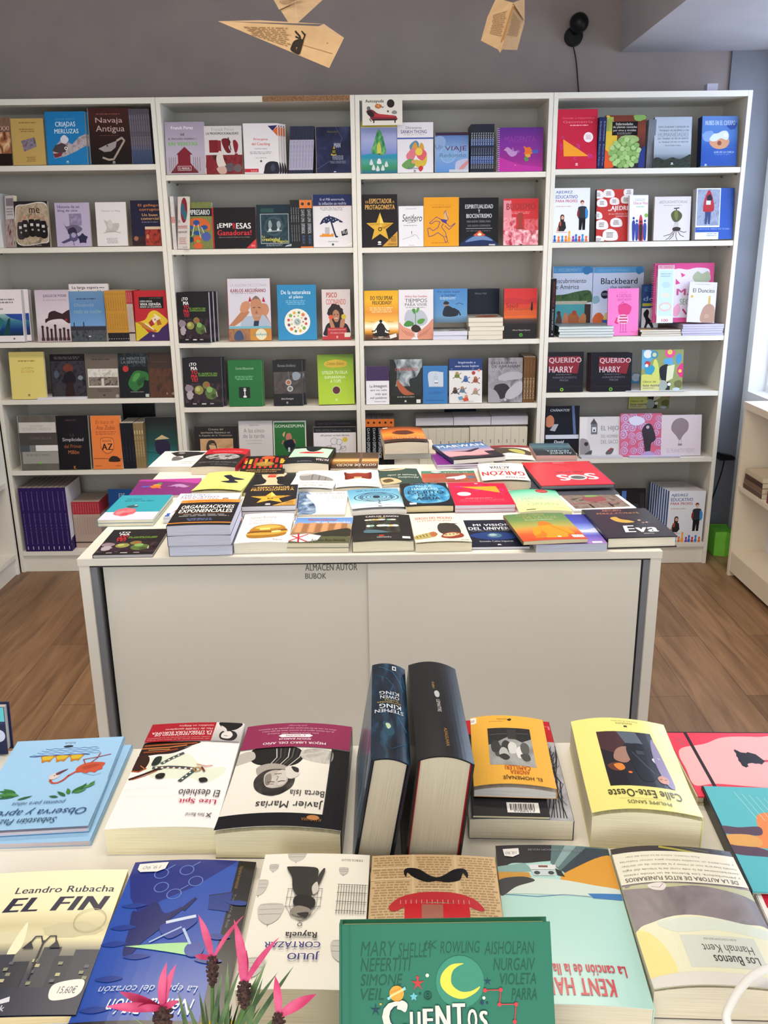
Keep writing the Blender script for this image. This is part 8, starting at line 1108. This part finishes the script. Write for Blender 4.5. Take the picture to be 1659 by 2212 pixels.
# ------------------------------------------------------------------ wall spotlight and cables
sp = empty('wall_spotlight', 'black round wall spotlight with a cable, above the bookcases', 'lamp', None, on_y(1238, 80, YB))
bm = bmesh.new(); bmesh.ops.create_cone(bm, cap_ends=True, segments=32, radius1=.040, radius2=.036, depth=.03, matrix=Matrix.Translation((0, -.0155, 0)) @ Matrix.Rotation(math.pi/2, 4, 'X'))
done(bm, 'wall_base', BLACKP, sp, .004)
hb = on_y(1251, 49, YB-.07)-sp.location
bm = bmesh.new(); bmesh.ops.create_uvsphere(bm, u_segments=28, v_segments=18, radius=.039, matrix=Matrix.Translation(hb)); done(bm, 'lamp_head', BLACKP, sp, smooth=True)
tube('swivel_arm', [(0, -.028, .008), (hb.x*.4, -.045, hb.z*.5), (hb.x, hb.y+.01, hb.z-.02)], .011, BLACKP, sp)
tube('lamp_cable', [(0, -.01, -.036), (.012, -.008, -.07), (.024, -.006, -.13), (.030, -.006, -.20), (.045, -.006, -.28)], .0026, BLACKP, sp)
CB = mat('2c2c34', .5)
f = lambda x, y: on_y(x, y, YB-.004)
tag(tube('wall_cable', [f(1585, 540), f(1600, 532), f(1622, 522), f(1640, 508), f(1652, 490)], .0024, CB), 'upper thin black cable sagging on the wall right of the bookcases', 'cable')
tag(tube('wall_cable', [f(1585, 655), f(1596, 630), f(1604, 598), f(1618, 568), f(1624, 545), f(1638, 520), f(1646, 500)], .0022, CB), 'lower thin black cable running down the wall right of the bookcases', 'cable')
ad = empty('plug_adapter', 'black plug adapter on the wall behind the rightmost bookcase', 'adapter', None, on_y(1565, 985, YB-.03))
bm = bmesh.new(); bm_box(bm, -.035, .045, -.03, .03, -.016, .018)
for v in bm.verts:
    if v.co.x > 0 and v.co.z > 0: v.co.z -= .018
done(bm, 'plug_body', BLACKP, ad, .006); tube('plug_lead', [(.0, 0, -.014), (.005, 0, -.06), (-.03, .005, -.2), (-.06, .01, -.3)], .003, BLACKP, ad)
sm = on_y(1535, 196, .10)
tag(box('small_white_box', sm.x-.022, sm.x+.022, .08, .12, 2.0205, 2.058, mat('b8b4c4', .5)), 'small pale box standing on top of the rightmost bookcase', 'box')
# green paper bag on the floor behind
g0 = on_z(1536, 1196, 0); g1 = on_z(1570, 1190, 0)
bag = empty('paper_bag', 'bright green paper bag on the floor behind the rightmost bookcase', 'bag', None, (g0.x, .10, 0))
GM = grain('green_paper', '7cd63c', '8ae04a', (20, 20, 20), .6)
bm = bmesh.new()
pts = [(0, 0), (.045, -.015), (.095, .0), (.095, .12), (0, .12)]
h_ = [.118, .124, .104, .118, .120]
A = [bm.verts.new((x, y, .0005)) for x, y in pts]; B = [bm.verts.new((x*1.02, y, z)) for (x, y), z in zip(pts, h_)]
for k in range(5): bm.faces.new((A[k], A[(k+1) % 5], B[(k+1) % 5], B[k]))
bm.faces.new(A[::-1]); 
done(bm, 'bag_body', GM, bag)
bm = bmesh.new(); bm.faces.new([bm.verts.new(p) for p in ((0, .006, .117), (.045, -.010, .122), (.094, .004, .103), (.094, .116, .115), (.002, .116, .118))]); done(bm, 'folded_top', mat('58a030', .6), bag)

# paperbacks lying in the low unit on the right
y0 = -.19
for k in range(4):
    r = make_book('paperback_book', .11, .19-.006*k, .020, ('b8a890', '8a7060', 'a89078', 'c8b89c')[k], [], pages='dccfb4', spine=('5a4030', '7a5c48', '4a3428', 'cabb9c')[k], label=('bottom book with dark brown spine in the low unit under the window', 'second book from the bottom in the low unit under the window', 'third book from the bottom in the low unit under the window', 'topmost cream-spined book in the low unit under the window')[k])
    r.matrix_basis = Matrix.Translation((LX+.012+.003*k, y0-.19+.008*k, .4206+.0205*k))
r = make_book('paperback_book', .10, .17, .05, 'c8bca8', [], pages='cfc4b0', spine='7a3440', label='maroon-spined book beside the pile in the low unit', )
r.matrix_basis = Matrix.Translation((LX+.012, -.60, .4206))
# light blue books in the side bookcase on the left wall
r = make_book('paperback_book', .14, .20, .03, '3a8ad0', [T(20, 20, 80, 40, 'MAR', 'd0e0f0')], label='bright blue paperback in the left wall bookcase', spine='3a8ad0')
r.matrix_basis = Matrix.Translation((-.85, -.20, .4426)) @ Matrix.Rotation(math.radians(90), 4, 'Z') @ Matrix.Rotation(math.radians(86), 4, 'X') @ Matrix.Translation((0, 0, -.03))
# give every leftover top-level curve or mesh nothing else to do; report sizes for checking
if __name__ == '__main__':
    pass
